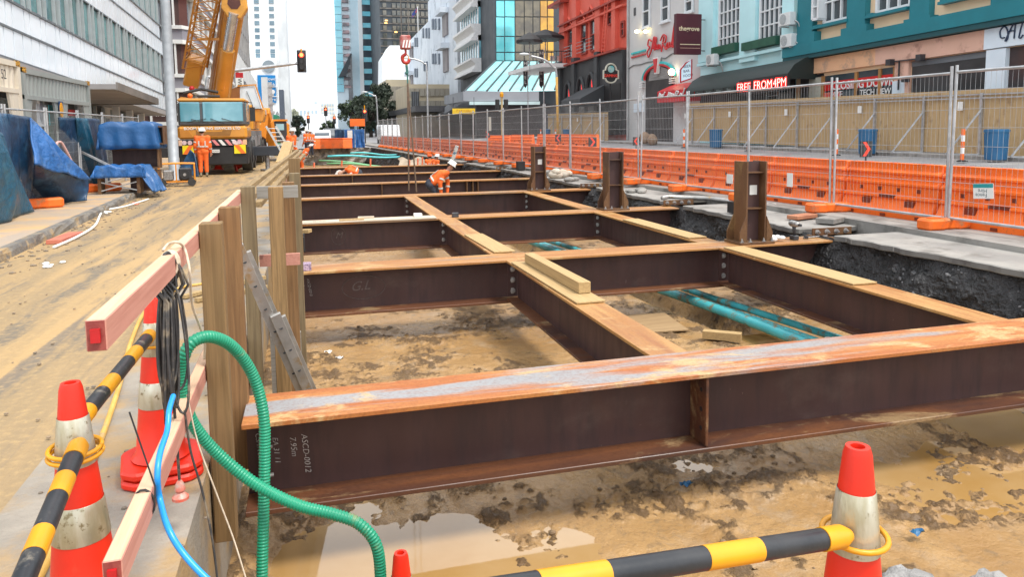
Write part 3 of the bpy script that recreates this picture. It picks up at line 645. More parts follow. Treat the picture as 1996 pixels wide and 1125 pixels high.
kind(b.build('mud_clods', mat('dark_clod', (.13,.085,.045), (.22,.145,.08), 14, .65, 0, .4)), 'stuff')
# orange and green ducts at the far end of the pit
far = [('orange duct', (.85,.16,.06), (.0,38.5,-.62), (6.2,38.2,-.62), .06), ('upper orange duct', (.85,.17,.07), (.0,41,-.42), (6.3,40.3,-.35), .05), ('lime green duct', (.20,.50,.24), (1.0,44.5,-.25), (6.0,43.2,-.55), .05),
       ('second lime green duct', (.22,.52,.28), (.6,46.5,-.15), (5.6,44.2,-.60), .05), ('pale turquoise duct', (.10,.55,.60), (1.2,50.5,-.05), (6.3,51,-.2), .07), ('second pale turquoise duct', (.12,.6,.62), (2.8,53,.05), (6.2,52.5,-.1), .06)]
for nm, c, p, q, r in far:
    b = MB(); p = Vector(p); q = Vector(q); b.tube([p.lerp(q, k/8)+Vector((0,0,.06*math.sin(k*.8))) for k in range(9)], r, 8)
    tag(b.build('duct', mat(nm.replace(' ', '_'), c, tuple(x*.85 for x in c), 3, .5, 0, .05), smooth=True), '%s lying across the far end of the pit' % nm, 'pipe', 'ducts at the far end of the pit')
for k, x in enumerate((.2, 1.6, 3.1, 5.2, 5.7, 6.0)):
    b = MB(); b.tube([(x, 39.2+.3*k, -1.0), (x+.05, 39.2+.3*k, .05+.06*(k % 3))], .045, 8)
    tag(b.build('marker_stake', mat('stake_orange', (.8,.2,.1), (.7,.17,.08), 3, .6)), '%s orange stake from the left among the far ducts' % ORD[k], 'stake', 'orange stakes by the far ducts')
b = MB(); b.grid(lambda u, v: (4.9+u*1.7+.1*math.sin(v*9), 39.5+v*3.5, -.75+.75*v+.1*math.sin(u*11)*math.sin(v*8)), 18, 12); kind(b.build('earth_ramp', mat('dry_earth', (.38,.31,.23), (.28,.22,.16), 2, .9, 0, .6, 7, dist=.05)), 'structure')
# ================================================================ THINGS NEAR THE CAMERA
g = thing('timber_guard_rail', 'timber guard rail of posts with a pink rail ending towards the camera', 'guard rail', (-.48, 4.0, 0))
def post(par, x0, x1, y0, y1, z0, z1, m=POST):
    o = par.location; MB().box(x0-o.x, x1-o.x, y0-o.y, y1-o.y, z0, z1).build('post', m, par, bevel=.005)
post(g, -.545, -.438, 3.95, 4.05, -.40, 1.285); post(g, -.545, -.425, 4.80, 4.90, -.40, 1.28, POST2); post(g, -.548, -.440, 6.38, 6.48, -.4, 1.29, POST3)
def rail(par, x0, x1, y0, y1, z0, z1, nm, tagz=True):
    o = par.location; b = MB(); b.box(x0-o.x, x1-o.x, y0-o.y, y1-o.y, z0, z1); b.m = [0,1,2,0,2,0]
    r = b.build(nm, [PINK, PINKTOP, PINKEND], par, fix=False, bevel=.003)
    if tagz: MB().box((x0+x1)/2-o.x-.012, (x0+x1)/2-o.x+.012, y0-o.y-.012, y0-o.y-.001, (z0+z1)/2-.018, (z0+z1)/2+.02).build('end_tag', REDTAG, r)
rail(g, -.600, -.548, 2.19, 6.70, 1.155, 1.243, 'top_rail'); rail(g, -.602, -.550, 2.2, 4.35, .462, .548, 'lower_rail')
g2 = thing('timber_access_frame', 'timber frame of posts round the ladder with a grey cross board', 'timber frame', (-.3, 6.5, 0))
post(g2, -.330, -.215, 6.30, 6.40, -.8, 1.285); post(g2, -.235, -.135, 6.75, 6.85, -.85, 1.29, POST2); post(g2, -.185, -.09, 7.25, 7.35, -.85, 1.34, POST3)
post(g2, -.27, -.12, 10.5, 10.6, -.8, 1.36)
MB().box(-.435+.3, -.10+.3, 6.55-6.5, 6.59-6.5, 1.17, 1.275).build('cross_board', GREYT, g2, bevel=.003)
b = MB(); b.box(-.44+.3, -.105+.3, 6.60-6.5, 6.64-6.5, .58, .68); b.build('pink_board', PINK, g2)
MB().box(-.40+.3, -.13+.3, 6.9-6.5, 6.95-6.5, -.85, -.1).build('lower_board', GREYT, g2)
POSTYD = timber('weathered_pine_along', (.30,.205,.095), (.19,.125,.055), 'y')
# long planks carried along the top of the rail towards the crane
bl = ['uppermost long plank running along the guard rail towards the crane', 'middle long plank running along the guard rail towards the crane', 'lowest long plank of the bundle along the guard rail']
for k in range(3):
    board('long_plank', (-.60+.075*k, 6.9, 1.19-.05*k), (-.25+.075*k, 18.6, 1.25-.05*k), .065, .05, POSTYD, bl[k], 'plank')
for k, (y, x) in enumerate(((12.5,-.30),(14.6,-.32),(16.8,-.34),(19.2,-.36),(22,-.40),(25,-.45))):
    b = MB(); b.box(x-.06, x+.06, y, y+.1, -.4, 1.12-.004*k); tag(b.build('timber_post', POST, bevel=.005), '%s timber post beyond the ladder, counting away from the camera' % ORD[k], 'post', 'posts beyond the ladder')
b = MB(); b.bar((-.39,12.4,.72), (-.53,25.2,.72), .05, .1); tag(b.build('pink_rail', PINK), 'pink rail fixed to the posts beyond the ladder', 'rail')
t = thing('plank_stack', 'stack of pale boards with stepped ends rising beyond the posts', 'timber stack', (-.9, 20.5, .0))
for k in range(6):
    b = MB(); b.bar((0+.03*k, 0+.25*k, .15+.13*k), (.35-.02*k, 5.5, .35+.19*k), .30, .11); b.build('board', PLY if k % 2 else POSTY, t)
# aluminium ladder
t = thing('ladder', 'aluminium extension ladder leaning down into the pit', 'ladder', (0,0,0))
P1 = at_y(463, 478, 5.30); P0 = at_y(582, 750, 5.75); P0 = P0+(P0-P1)*((P0.z+.93)/(P1.z-P0.z)); dl_ = (P1-P0).normalized(); side = Vector((.14, -.06, 0)); nrm = dl_.cross(side).normalized()
view = (P0.lerp(P1,.5)-Vector((0,0,EYE))).normalized(); side = view*.36+Vector((.035,0,0)); wid = dl_.cross(view).normalized()
for nm, off, a, c in (('stile', Vector((0,0,0)), .0, 1), ('stile', side, .0, 1), ('slide_stile', -view*.03-wid*.045, 0, .70), ('slide_stile', side-view*.03-wid*.045, 0, .70)):
    b = MB(); b.bar(P0.lerp(P1, a)+off, P0.lerp(P1, c)+off, .075, .026, view); b.build(nm, ALU, t, bevel=.003)
for k in range(10):
    p = P0.lerp(P1, .05+k*.098); MB().cyl(p, p+side, .014, 8).build('rung', ALU, t)
    for off, lim in ((-view*.0145, 10), (-view*.0445-wid*.045, 7)):
        if k < lim: q = p+off; MB().cyl(q, q-view*.002, .013, 10).build('rung_hole', BLACKM, t)
p = P0.lerp(P1, .09)-view*.0445-wid*.045; b = MB(); b.bar(p-dl_*.05, p+dl_*.05, .06, .003, view); b.build('warning_label', REDTAG, t)
# ---------------- cones
def cone(loc, label, stack=1, rz=0, h=.9):
    t = thing('traffic_cone', label, 'traffic cone', loc, rz, 'traffic cones'); zb = .05*stack
    for k in range(stack):
        b = MB(); a = .185; c = .06; pts = [(-a+c,-a),(a-c,-a),(a,-a+c),(a,a-c),(a-c,a),(-a+c,a),(-a,a-c),(-a,-a+c)]
        b.prism(pts, 'z', .05*k, .05*k+.042); b.build('base', CONEO, t, bevel=.012)
    R = lambda z: .119*(1-(z-zb)/(h-zb))+.034*((z-zb)/(h-zb))
    b = MB(); b.lathe([(R(zb)+.02, zb), (R(zb+.04), zb+.03)]+[(R(z), z) for z in (.3,.5,.7,h-.02)]+[(R(h)-.004, h), (R(h)-.016, h), (R(h)-.02, h-.05), (.002, h-.06)], 28); b.build('body', CONEO, t, smooth=40)
    for z0, z1 in ((.36,.49), (.62,.785)):
        b = MB(); b.lathe([(R(z0)+.0015, z0), (R(z0)+.003, z0+.002), (R(z1)+.003, z1-.002), (R(z1)+.0015, z1)], 28, cap=False); b.build('reflective_sleeve', SILVER, t, smooth=True)
    return t
cone((-.775, 3.95, .022), 'orange traffic cone with double base beside the green hose, under the pink rail', 2, .2)
cone((-.80, 2.72, .012), 'orange traffic cone at the left edge holding two striped bars', 1, .1)
cone((1.350, 1.55, .012), 'orange traffic cone at the lower right of the photo, in front of the pit', 1, .3)
pD = at_y(781, 1078, 3.35); cone((pD.x, pD.y, pD.z-.9), 'orange traffic cone standing in the pit, only its tip showing at the bottom', 1)
def cbar(p, q, label, nseg, r=.031, first=0, cap0=True, ring0=None, ring1=None):
    p = Vector(p); q = Vector(q); t = thing('cone_bar', label, 'cone bar', (0,0,0), 0, 'striped cone bars'); d = (q-p)
    wts = [1.6 if (k+first) % 2 == 0 else 1.0 for k in range(nseg)]; tot = sum(wts); acc_ = 0
    for k in range(nseg):
        a = p+d*(acc_/tot); acc_ += wts[k]; c = p+d*(acc_/tot); b = MB(); rr = r*(1.0 if (k+first) % 2 else .97); b.tube([a, c], rr, 20); b.build('black_band' if (k+first) % 2 == 0 else 'yellow_band', BARB if (k+first) % 2 == 0 else BARY, t, smooth=40)
    for e, s_, ring in ((p, 1, ring0), (q, -1, ring1)):
        if ring is None: continue
        u_ = d.normalized()*s_; b = MB(); b.tube([e-u_*.05, e-u_*.02, e+u_*.05], [r*.6, r*1.06, r*1.06], 20); b.build('end_cap', BARY, t, smooth=40)
        c, rr = ring; b = MB(); b.tube([(c[0]+rr*math.cos(a*.2618), c[1]+rr*math.sin(a*.2618), c[2]+.006*math.sin(a*.26)) for a in range(25)], .0075, 8); b.build('ring', BARY, t, smooth=True)
cA = Vector((-.775,3.95,.0)); cB = Vector((-.80,2.72,0)); cC = Vector((1.35,1.55,0))
cbar(at_y(290, 656, 3.83), at_y(163, 812, 2.86), 'striped bar from the far cone to the left edge cone', 5, .030, 0, ring0=((cA.x,cA.y,.70),.078), ring1=((cB.x,cB.y,.665),.082))
cbar(at_y(150, 878, 2.60), at_y(30, 1170, 1.95), 'striped bar from the left edge cone towards the camera', 5, .030, 0, ring0=((cB.x,cB.y,.685),.080))
cbar(at_y(1628, 1048, 1.50), at_y(800, 1180, 1.28), 'striped bar at the bottom right attached to the right-hand cone', 5, .0275, 0, ring0=((cC.x,cC.y,.672),.080))
# ---------------- hoses, cables, rope
gp = [(512,1190,3.55),(511,1125,3.6),(514,1000,3.66),(516,900,3.7),(515,820,3.72),(502,755,3.74),(480,708,3.72),(448,672,3.66),(412,657,3.58),(380,664,3.52),(360,690,3.5),(354,730,3.52),(362,790,3.55),(384,838,3.58),(430,890,3.6),(500,945,3.58),(580,985,3.52),(650,1003,3.46),(700,1022,3.42),(733,1062,3.40),(742,1125,3.4),(740,1200,3.4)]
path = smooth_path([at_y(u, v, y) for u, v, y in gp], 40)
acc = [path[0]]; dsum = 0                                   # resample to even ribs
st = .0038; cur = path[0]; i = 1; pts = [path[0]]
while i < len(path):
    dv = path[i]-cur
    if dv.length < st: i += 1; continue
    cur = cur+dv.normalized()*st; pts.append(cur.copy())
b = MB(); b.tube(pts, [(.0240,.0282,.0290,.0262)[k % 4] for k in range(len(pts))], 14)
tag(b.build('green_hose', GHOSE, smooth=True, fix=False), 'green ribbed suction hose looping over the lower rail into the pit', 'hose')
bp = [at_x(338,772,-.545), at_x(330,800,-.543), at_x(326,840,-.541), at_x(312,885,-.540), at_x(307,930,-.540), at_x(312,975,-.538), at_y(328,1030,2.55), at_y(358,1080,2.5), at_y(410,1135,2.45), at_y(480,1190,2.4)]
b = MB(); b.tube(smooth_path(bp, 10), .0105, 12); tag(b.build('blue_hose', BHOSE, smooth=True), 'bright blue air hose hanging along the lower pink rail', 'hose')
yp = [at_z(60,1160,.035), at_z(110,1060,.035), at_z(160,960,.035), at_z(200,850,.035), at_z(232,755,.035), at_z(258,660,.035), at_z(290,600,.035), at_z(350,562,.035), at_z(405,550,.035), at_z(460,520,.035)]
b = MB(); b.tube(smooth_path(yp, 10), .017, 10); tag(b.build('yellow_hose', YHOSE, smooth=True), 'yellow hose lying on the ground behind the cones', 'hose')
# coil of black cable hung from the top rail
b = MB(); rnd = random.Random(9); c0 = at_x(333, 560, -.57)
for k in range(13):
    wd = rnd.uniform(.02,.06); top = 1.235+rnd.uniform(0,.02); bot = .60+rnd.uniform(-.07,.13); ph = rnd.uniform(0,3.1); sx = rnd.uniform(-.035,.035); sy = rnd.uniform(-.07,.07)
    pts = []
    for a in range(33):
        t_ = 2*math.pi*a/32; zz = (top+bot)/2+(top-bot)/2*math.cos(t_); bulge = wd*math.sin(t_)*(1.3-.6*(zz-bot)/(top-bot))
        pts.append((-.575+sx*(1-(zz-bot)/(top-bot))+bulge*math.cos(ph)*.8+(.045*math.sin(t_) if zz > 1.1 else 0), c0.y+sy*(1-(zz-bot)/(top-bot))*1.0+bulge*math.sin(ph)*1.2, zz))
    b.tube(pts, .0055, 6, False)
tag(b.build('cable_coil', CABLE, smooth=True, fix=False), 'coil of black electric cable hanging over the top pink rail', 'cable')
t = thing('cable_plug', 'cable end with a red plug hanging in front of the double-based cone', 'plug', (0,0,0))
q = at_y(352, 968, 3.3); b = MB(); b.tube(smooth_path([at_y(338,770,3.25), at_y(344,850,3.28), at_y(350,935,3.3)], 6), .006, 8); b.build('lead', CABLE, t)
b = MB(); b.lathe([(.010,.07),(.020,.05),(.022,.03),(.016,.02),(.022,.012),(.034,0),(.034,-.012),(.01,-.014)], 16, q); b.build('plug', mat('plug_red', (.6,.09,.05), (.4,.3,.25), 14, .4), t, smooth=30)
rp = [at_x(318,488,-.61), at_x(328,476,-.60), at_x(345,472,-.56), at_x(360,485,-.54), at_y(370,530,3.4), at_y(374,590,3.5), at_y(388,632,3.6), at_y(399,665,3.7), at_y(398,700,3.75)]
b = MB(); b.tube(smooth_path(rp, 8), .006, 8); tag(b.build('rope', ROPE, smooth=True), 'white rope knotted over the top pink rail by the posts', 'rope')
b = MB()
for k in range(4): b.tube([(-.574+.034*math.cos(a*.42)*1.0, 3.28+k*.016, 1.199+.052*math.sin(a*.42)) for a in range(16)], .006, 6, False)
tag(b.build('rope_lashing', ROPE, smooth=True), 'white rope wound round the top pink rail', 'rope')
lp = [at_y(365,770,3.35), at_y(385,860,3.35), at_y(425,970,3.35), at_y(455,1050,3.35), at_y(480,1130,3.3), at_y(495,1180,3.3)]
b = MB(); b.tube(smooth_path(lp, 6), .0035, 6); tag(b.build('cord', ROPE), 'thin pale cord hanging down past the green hose', 'cord')
lp = [at_y(360,800,3.3), at_y(372,880,3.3), at_y(395,960,3.3), at_y(412,1040,3.28), at_y(424,1130,3.25), at_y(428,1180,3.2)]
b = MB(); b.tube(smooth_path(lp, 6), .005, 6); tag(b.build('grey_cable', CABLE), 'dark thin cable hanging down the concrete edge beside the cord', 'cable')
zt = at_x(293, 902, -.548); b = MB(); b.tube([(-.576+.034*math.cos(a*.45), zt.y, .505+.052*math.sin(a*.45)) for a in range(15)], .004, 6, False); b.tube([Vector((-.576+.034, zt.y, .505)), Vector((-.576+.034, zt.y, .505))+Vector((.0,.02,.05)), zt+Vector((-.06,.03,.17))], .003, 5)
tag(b.build('cable_tie', BLACKM), 'black cable tie round the lower pink rail', 'cable tie')
# lumps of broken concrete at the bottom right
for k, (u, v, r, lab) in enumerate(((1772,1146,.10,'lump of pale broken concrete at the bottom edge right of the near cone'), (1935,1148,.09,'lump of grey broken concrete in the bottom right corner'))):
    p = at_z(u, v, -.35); b = MB(); b.ball((0,0,0), r, 14, 10, None, 1.3, 1.1, .7); rnd = random.Random(k)
    ph = [rnd.uniform(0,6) for _ in range(6)]
    b.v = [(x*(1+.22*math.sin(9*x/r+ph[0])*math.cos(5*z/r+ph[1])), y*(1+.2*math.sin(7*y/r+ph[2])), z*(1+.35*math.sin(6*x/r+ph[3])*math.sin(8*y/r+ph[4]))) for x, y, z in b.v]
    tag(b.build('concrete_lump', mat('pale_lump', (.30,.29,.28), (.20,.195,.19), 8, .85, 0, .8, 40, dist=.02), loc=p, smooth=True), lab, 'rubble')
# scaffold tube and sticks on the road behind the rail
for k, (a, c, lab) in enumerate((((-1.30,8.1,.05),(-.55,8.9,.05),'pale timber batten on the road behind the near posts'), ((-1.15,7.9,.05),(-.5,8.35,.05),'second pale timber batten, nearer the camera, behind the near posts'))):
    board('batten', a, c, .07, .04, POSTX, lab, 'timber')
# ================================================================ RIGHT SIDE: FENCE, BARRIERS, HOARDING
ANG = math.atan(.0535)
def on_line(y, off=0): return (bar_x(y)+off, y, .205)
# water-filled barrier unit, 2 m long
t = thing('barrier_unit', 'x', 'barrier', (0,0,0), 0, 'orange barrier units along the pit')
H = .88
prof = [(-.02,0),(-.03,.11),(.03,.17),(.085,.29),(.05,.315),(.055,.34),(.115,.375),(.125,.50),(.085,.53),(.085,.56),(.155,.60),(.165,.68),(.12,.71),(.12,.735),(.175,.775),(.185,.84),(.17,H),(.33,H),(.36,.82),(.34,.76),(.40,.60),(.42,.4),(.5,.15),(.52,0)]
n = len(prof); b = MB(); ysl = [0,.03,.06,.25,.5,.75,1,1.25,1.5,1.75,1.90,1.93,1.96]
ring = []
for k, yy in enumerate(ysl):
    s_ = .06 if k in (0, len(ysl)-1) else 0
    wob = .012*math.sin(k*2.1)
    ring += [(x+(s_ if x < .25 else -s_)+(wob if .4 < z < .8 and x < .25 else 0), yy, z-(.015 if k in (0, len(ysl)-1) else 0)) for x, z in prof]
fs = [(i*n+j, i*n+(j+1) % n, (i+1)*n+(j+1) % n, (i+1)*n+j) for i in range(len(ysl)-1) for j in range(n)]
fs += [tuple(range(n))[::-1], tuple(range((len(ysl)-1)*n, len(ysl)*n))]
b.add(ring, fs); body = b.build('body', BARRIER, t, smooth=35)
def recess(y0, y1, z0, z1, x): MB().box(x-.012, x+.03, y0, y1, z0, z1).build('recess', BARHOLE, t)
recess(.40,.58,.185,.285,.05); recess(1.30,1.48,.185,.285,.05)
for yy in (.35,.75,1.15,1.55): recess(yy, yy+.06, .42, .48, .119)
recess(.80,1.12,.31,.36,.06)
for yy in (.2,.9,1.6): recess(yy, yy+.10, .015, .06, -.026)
CAPM = mat('barrier_cap', (.66,.10,.015), (.6,.09,.012), 3, .5)
for yy in (.35,.95,1.55): MB().box(.19,.31,yy,yy+.12,H-.004,H+.004).build('filler_cap', CAPM, t)
base_bar = t; first = True; k = 0; y = 3.2; n_units = 0
while y < 66:
    lab = '%s orange water-filled barrier from the right edge, beside the pit' % (ORD[k] if k < len(ORD) else 'far')
    tgt = base_bar if first else copy_tree(base_bar)
    first = False; tgt.location = on_line(y); tgt.rotation_euler[2] = ANG+random.uniform(-.012,.012); tgt['label'] = lab
    y += 1.985; k += 1
    if k >= 32: break
# second short row of barriers on the far side of the carriageway
for k in range(6):
    p = at_z(1075+k*40, 255-1.5*k, .45) if False else None
rowp = [(15.6,46.5,.35),(15.8,44.6,.1),(16.0,42.7,.1),(16.2,40.8,.1),(14.6,48.2,.6),(13.4,49.7,.7)]
for k, (x, y, a) in enumerate(rowp):
    c = copy_tree(base_bar, (x, y, crossz(x)), a, '%s orange barrier in the short row across the carriageway' % ORD[k]); c['group'] = 'orange barriers across the carriageway'
# temporary fence panels; a post stands on the sight line of the photo's rightmost one
_r = _ray(1843, 430); _k = _r[0]/_r[1]; POST_Y = (9.68-.30)/(_k+.0535)
t = thing('temporary_fence', 'x', 'fence', (0,0,0), 0, 'temporary fence panels along the pit'); FL = 2.28; FH = 2.34
b = MB(); b.cyl((0,0,.02),(0,0,FH),.021,10); b.cyl((0,FL,.02),(0,FL,FH),.021,10); b.cyl((0,0,FH-.10),(0,FL,FH-.10),.021,10); b.cyl((0,0,.15),(0,FL,.15),.021,10); b.build('frame', GALV, t, smooth=40)
b = MB()
for k in range(1, 30): b.tube([(0,k*FL/30,.15),(0,k*FL/30,FH-.1)], .0022, 4, False)
for k in range(1, 8): b.tube([(0,0,.15+k*(FH-.25)/8),(0,FL,.15+k*(FH-.25)/8)], .0030, 4, False)
b.build('wire_mesh', WIRE, t)
panel = t; y = POST_Y-2*2.34; k = 0; rnd = random.Random(21)
FOFF = -.30
ft = thing('fence_weight', 'x', 'fence weight', (0,0,0), 0, 'orange feet of the fence along the pit')
pts = [(-.36,-.06),(-.34,-.11),(-.12,-.12),(-.08,-.085),(.08,-.085),(.12,-.12),(.34,-.11),(.36,-.06),(.36,.06),(.34,.11),(.12,.12),(.08,.085),(-.08,.085),(-.12,.12),(-.34,.11),(-.36,.06)]
pts = [(x*1.15, y*1.25) for x, y in pts]; MB().prism(pts, 'z', 0, .165).build('block', FOOTO, ft, bevel=.03)
MB().prism([(-.30,-.05),(-.14,-.06),(-.14,.06),(-.30,.05)], 'z', .166, .178).build('lug', FOOTO, ft)
pf = True
while k < 26:
    lean = rnd.uniform(-.012,.012)
    tgt = panel if pf else copy_tree(panel)
    tgt.location = on_line(y, FOFF); tgt.rotation_euler = (rnd.uniform(-.008,.008), lean+.012*math.sin(k*1.7), ANG+rnd.uniform(-.014,.014))
    tgt['label'] = '%s wire fence panel from the right edge, in front of the orange barrier' % ORD[k]
    f = ft if pf else copy_tree(ft)
    f.location = Vector(on_line(y-.02, FOFF-.02))+Vector((0,0,-.004)); f.rotation_euler[2] = ANG+rnd.uniform(-.25,.25); f['label'] = '%s orange plastic foot of the pit fence, counting from the right edge' % ORD[k]
    pf = False; y += 2.34; k += 1
# signs tied on the fence
def fsign(y, z, wd, h, m, label, body=None, tilt=0, dx=-.03):
    p = on_line(y, FOFF+dx); t = thing('fence_sign', label, 'sign', (p[0], p[1], z), ANG+math.pi/2*0)
    o = MB().box(-.003, .003, -wd/2, wd/2, -h/2, h/2).build('plate', m, t); t.rotation_euler[0] = tilt
    return t
s1 = fsign(8.05, .80, .30, .21, PAPER, 'white hire notice hanging upside down on the fence at the right', tilt=-.08)
MB().box(-.0045,-.0031,-.15,.15,.045,.10).build('sign_band', mat('teal_band', (.02,.28,.30), (.02,.25,.27), 3, .5), s1)
for s_, zz in (('Fence', -.055), ('Hire', .005)): letters(s1, s_, .075, mat('grey_ink', (.10,.16,.18), None, 3, .6), (-.0045, -.06, zz), (0,1,0), (0,0,-1), extrude=.0005)
fsign(13.9, .60, .22, .20, PAPER, 'white notice low on the fence between the front and middle column stubs')
fsign(12.0, .70, .16, .26, PAPER, 'small white notice low on the fence right of the nearest column stub')
fsign(31.5, 1.9, .35, .6, PAPER, 'tall white notice high on the fence in front of the crossing light')
# things on the slab beside the fence
def slabbox(name, y, x, l, wd, h, m, label, cat, rz=0, z=None):
    b = MB(); b.box(-l/2, l/2, -wd/2, wd/2, 0, h); return tag(b.build(name, m, bevel=.01, loc=(x, y, .135 if z is None else z), rz=rz), label, cat)
slabbox('brick_pair', 10.8, 8.1, .55, .22, .07, mat('brick_red', (.40,.17,.09), (.33,.13,.07), 5, .8), 'pair of red timber blocks on the slab under the fence', 'block', .3)
slabbox('concrete_offcut', 10.2, 8.2, .5, .3, .09, CONCR, 'flat piece of broken concrete on the slab under the fence', 'rubble', .5)
slabbox('timber_bearer', 8.9, 8.9, .16, 5.5, .06, POSTY, 'long timber bearer under the fence beside the barrier', 'timber', .06, .14)
slabbox('black_bucket', 26.5, 7.6, .28, .28, .34, BLACKM, 'black bucket on the slab behind the bending worker', 'bucket')
b = MB(); rnd = random.Random(31)
for k in range(9): b.ball((rnd.uniform(-.3,.3), rnd.uniform(-.2,.2), rnd.uniform(.05,.2)), rnd.uniform(.12,.2), 8, 6, None, 1.2, 1, .8)
tag(b.build('sandbag_heap', mat('sandbag', (.55,.50,.42), (.42,.36,.28), 5, .9, 0, .4), smooth=True, loc=(7.75,22.3,.13)), 'heap of pale sandbags on the slab beside the farthest column stub', 'sandbags')
b = MB(); b.tube([(7.4,14.6,.17),(7.7,14.9,.165),(8.3,14.2,.165),(8.7,12.4,.17)], .05, 8); tag(b.build('slab_pipe', ALU, smooth=True), 'grey pipe lying on the slab between the column stubs', 'pipe')
for k, (y, x) in enumerate(((16.4,7.6),(20.8,7.5),(24.6,7.8),(27.6,7.7),(30.5,7.5))):
    b = MB(); rnd = random.Random(60+k)
    for j in range(5): b.ball((rnd.uniform(-.25,.25), rnd.uniform(-.25,.25), .05), rnd.uniform(.06,.13), 7, 5, None, 1.4, 1, .7)
    tag(b.build('rubble_heap', CONCR, loc=(x, y, .12)), '%s small heap of rubble on the slab, counting away from the camera' % ORD[k], 'rubble', 'rubble heaps on the slab')
# chevron boards standing behind the barrier, posts, drums
CHEVR = mat('chevron_red', (.75,.045,.012), (.7,.04,.012), 3, .4)
t = thing('chevron_board', 'x', 'chevron sign', (0,0,0), 0, 'chevron boards behind the barrier')
b = MB(); b.box(-.16,.16,0,.02,.0,.36); b.build('board', BLACKM, t)
for s_ in (0,):
    pts = [(-.10,.02),(-.01,.02),(.11,.18),(-.01,.34),(-.10,.34),(.02,.18)]
    MB().prism(pts, 'y', -.004, -.0005).build('chevron', CHEVR, t)
MB().cyl((0,.01,-.5),(0,.01,0),.02,8).build('stem', DARKM, t)
chv = t
for k, (u, v, y, flip) in enumerate(((1688,306,14.0,0),(1155,286,26,0),(1240,283,30,1),(1088,276,36,1),(950,268,40,0))):
    p = at_x(u, v, bar_x(y)+.62); c = chv if k == 0 else copy_tree(chv); p = at_y(u, v, y); c.location = (p.x, p.y, p.z); c.rotation_euler[2] = (math.pi if flip else 0); c['label'] = '%s red and black chevron board above the barrier, counting from the right' % ORD[k]
    if flip:
        c.scale[0] = -1; c.rotation_euler[2] = 0
t = thing('bollard', 'x', 'bollard', (0,0,0), 0, 'orange and white bollards on the carriageway')
for k in range(5):
    b = MB(); b.lathe([(.055,.06+k*.19),(.055,.06+(k+1)*.19)], 12); b.build('band', WHITEP if k % 2 else BARRIER, t, smooth=40)
MB().lathe([(.16,0),(.16,.03),(.07,.06)], 12).build('base', BLACKM, t)
bol = t
for k, (u, v) in enumerate(((1875,308),(1630,297),(1458,288),(1333,283),(1112,274),(1083,272),(1054,272))):
    X = 19.5; p = at_x(u, v, X); c = bol if k == 0 else copy_tree(bol); c.location = (X, p.y, .52); c['label'] = '%s slim orange and white bollard before the hoarding, counting from the right' % ORD[k]
def bin_(u, v, X, label, h=.95, r=.33):
    p = at_x(u, v, X); t = thing('drum_bin', label, 'bin', (X, p.y, .56), .1, 'blue bins by the hoarding')
    b = MB(); b.lathe([(r*.86,0),(r*.9,.02),(r,h*.9)], 18); b.lathe([(r*1.06,h*.9),(r*1.08,h*.93),(r*1.05,h),(r*.9,h*1.01)], 18); b.build('drum', BINB, t, smooth=30)
    b = MB()
    for a in range(18): b.tube([(r*.9*math.cos(a*.349),r*.9*math.sin(a*.349),.05),(r*1.005*math.cos(a*.349),r*1.005*math.sin(a*.349),h*.86)], .008, 4)
    b.build('rib', BINB, t)
bin_(1940,308,20.6,'blue ribbed bin in front of the hoarding at the right edge'); bin_(1690,293,20.8,'blue bin before the hoarding under the closing-down shop'); bin_(1395,285,20.8,'blue bin before the hoarding under the dark awning')
bin_(1105,272,20.8,'blue bin before the hoarding left of the grey building'); bin_(1066,270,20.8,'leftmost blue bin before the far hoarding')
# hoarding: plywood sheets, each its own piece, on a steel frame with raking braces
def hoarding(y0, y1, label, off=0.0):
    t = thing('hoarding', label, 'hoarding', (22.0, y0, .60))
    n = int((y1-y0)/1.22); sh = None
    for k in range(n):
        if sh is None: sh = MB().box(0,.02,.006,1.214,0,2.2).mesh('sheet', HOARD)
        o = link('sheet', sh, t, (.004*(k % 2), k*1.22, (.009*(k*1.22))))
    b = MB(); L = n*1.22
    b.bar((-.06,0,2.02),(-.06,L,2.02+.009*L),.045,.045); b.bar((-.10,0,1.90),(-.10,L,1.90+.009*L),.045,.045); b.build('top_tube', GALV, t)
    k = 0; yy = .6
    while yy < L:
        b = MB(); b.box(-.12,-.05,yy,yy+.07,0,2.12); b.build('upright', GALV, t)
        b = MB(); b.bar((-.10,yy+.03,1.55),(-1.0,yy+.5,.05),.05,.05); b.bar((-.1,yy+.03,.05),(-1.0,yy+.5,.05),.05,.05); b.build('brace', GALV, t)
        if k % 2 == 0: b = MB(); b.box(-.13,-.10,yy+.75,yy+.95,1.55,1.85); b.build('lamp_box', PAPER, t)
        yy += 2.44; k += 1
    return t
hoarding(14.5, 41.0, 'long plywood hoarding with steel frame in front of the pastel shops')
hoarding(52.5, 68.0, 'far plywood hoarding in front of the black arched bar')
b = MB()
for k in range(6): b.ball((random.uniform(-.4,.4), random.uniform(-.5,.5), .2+random.uniform(0,.3)), .35, 8, 6)
tag(b.build('rubbish_bags', mat('brown_sacks', (.33,.22,.14), (.24,.16,.10), 3, .8, 0, .5), smooth=True, loc=(20.9,43.2,.6)), 'brown sacks heaped before the grey doorway', 'sacks')
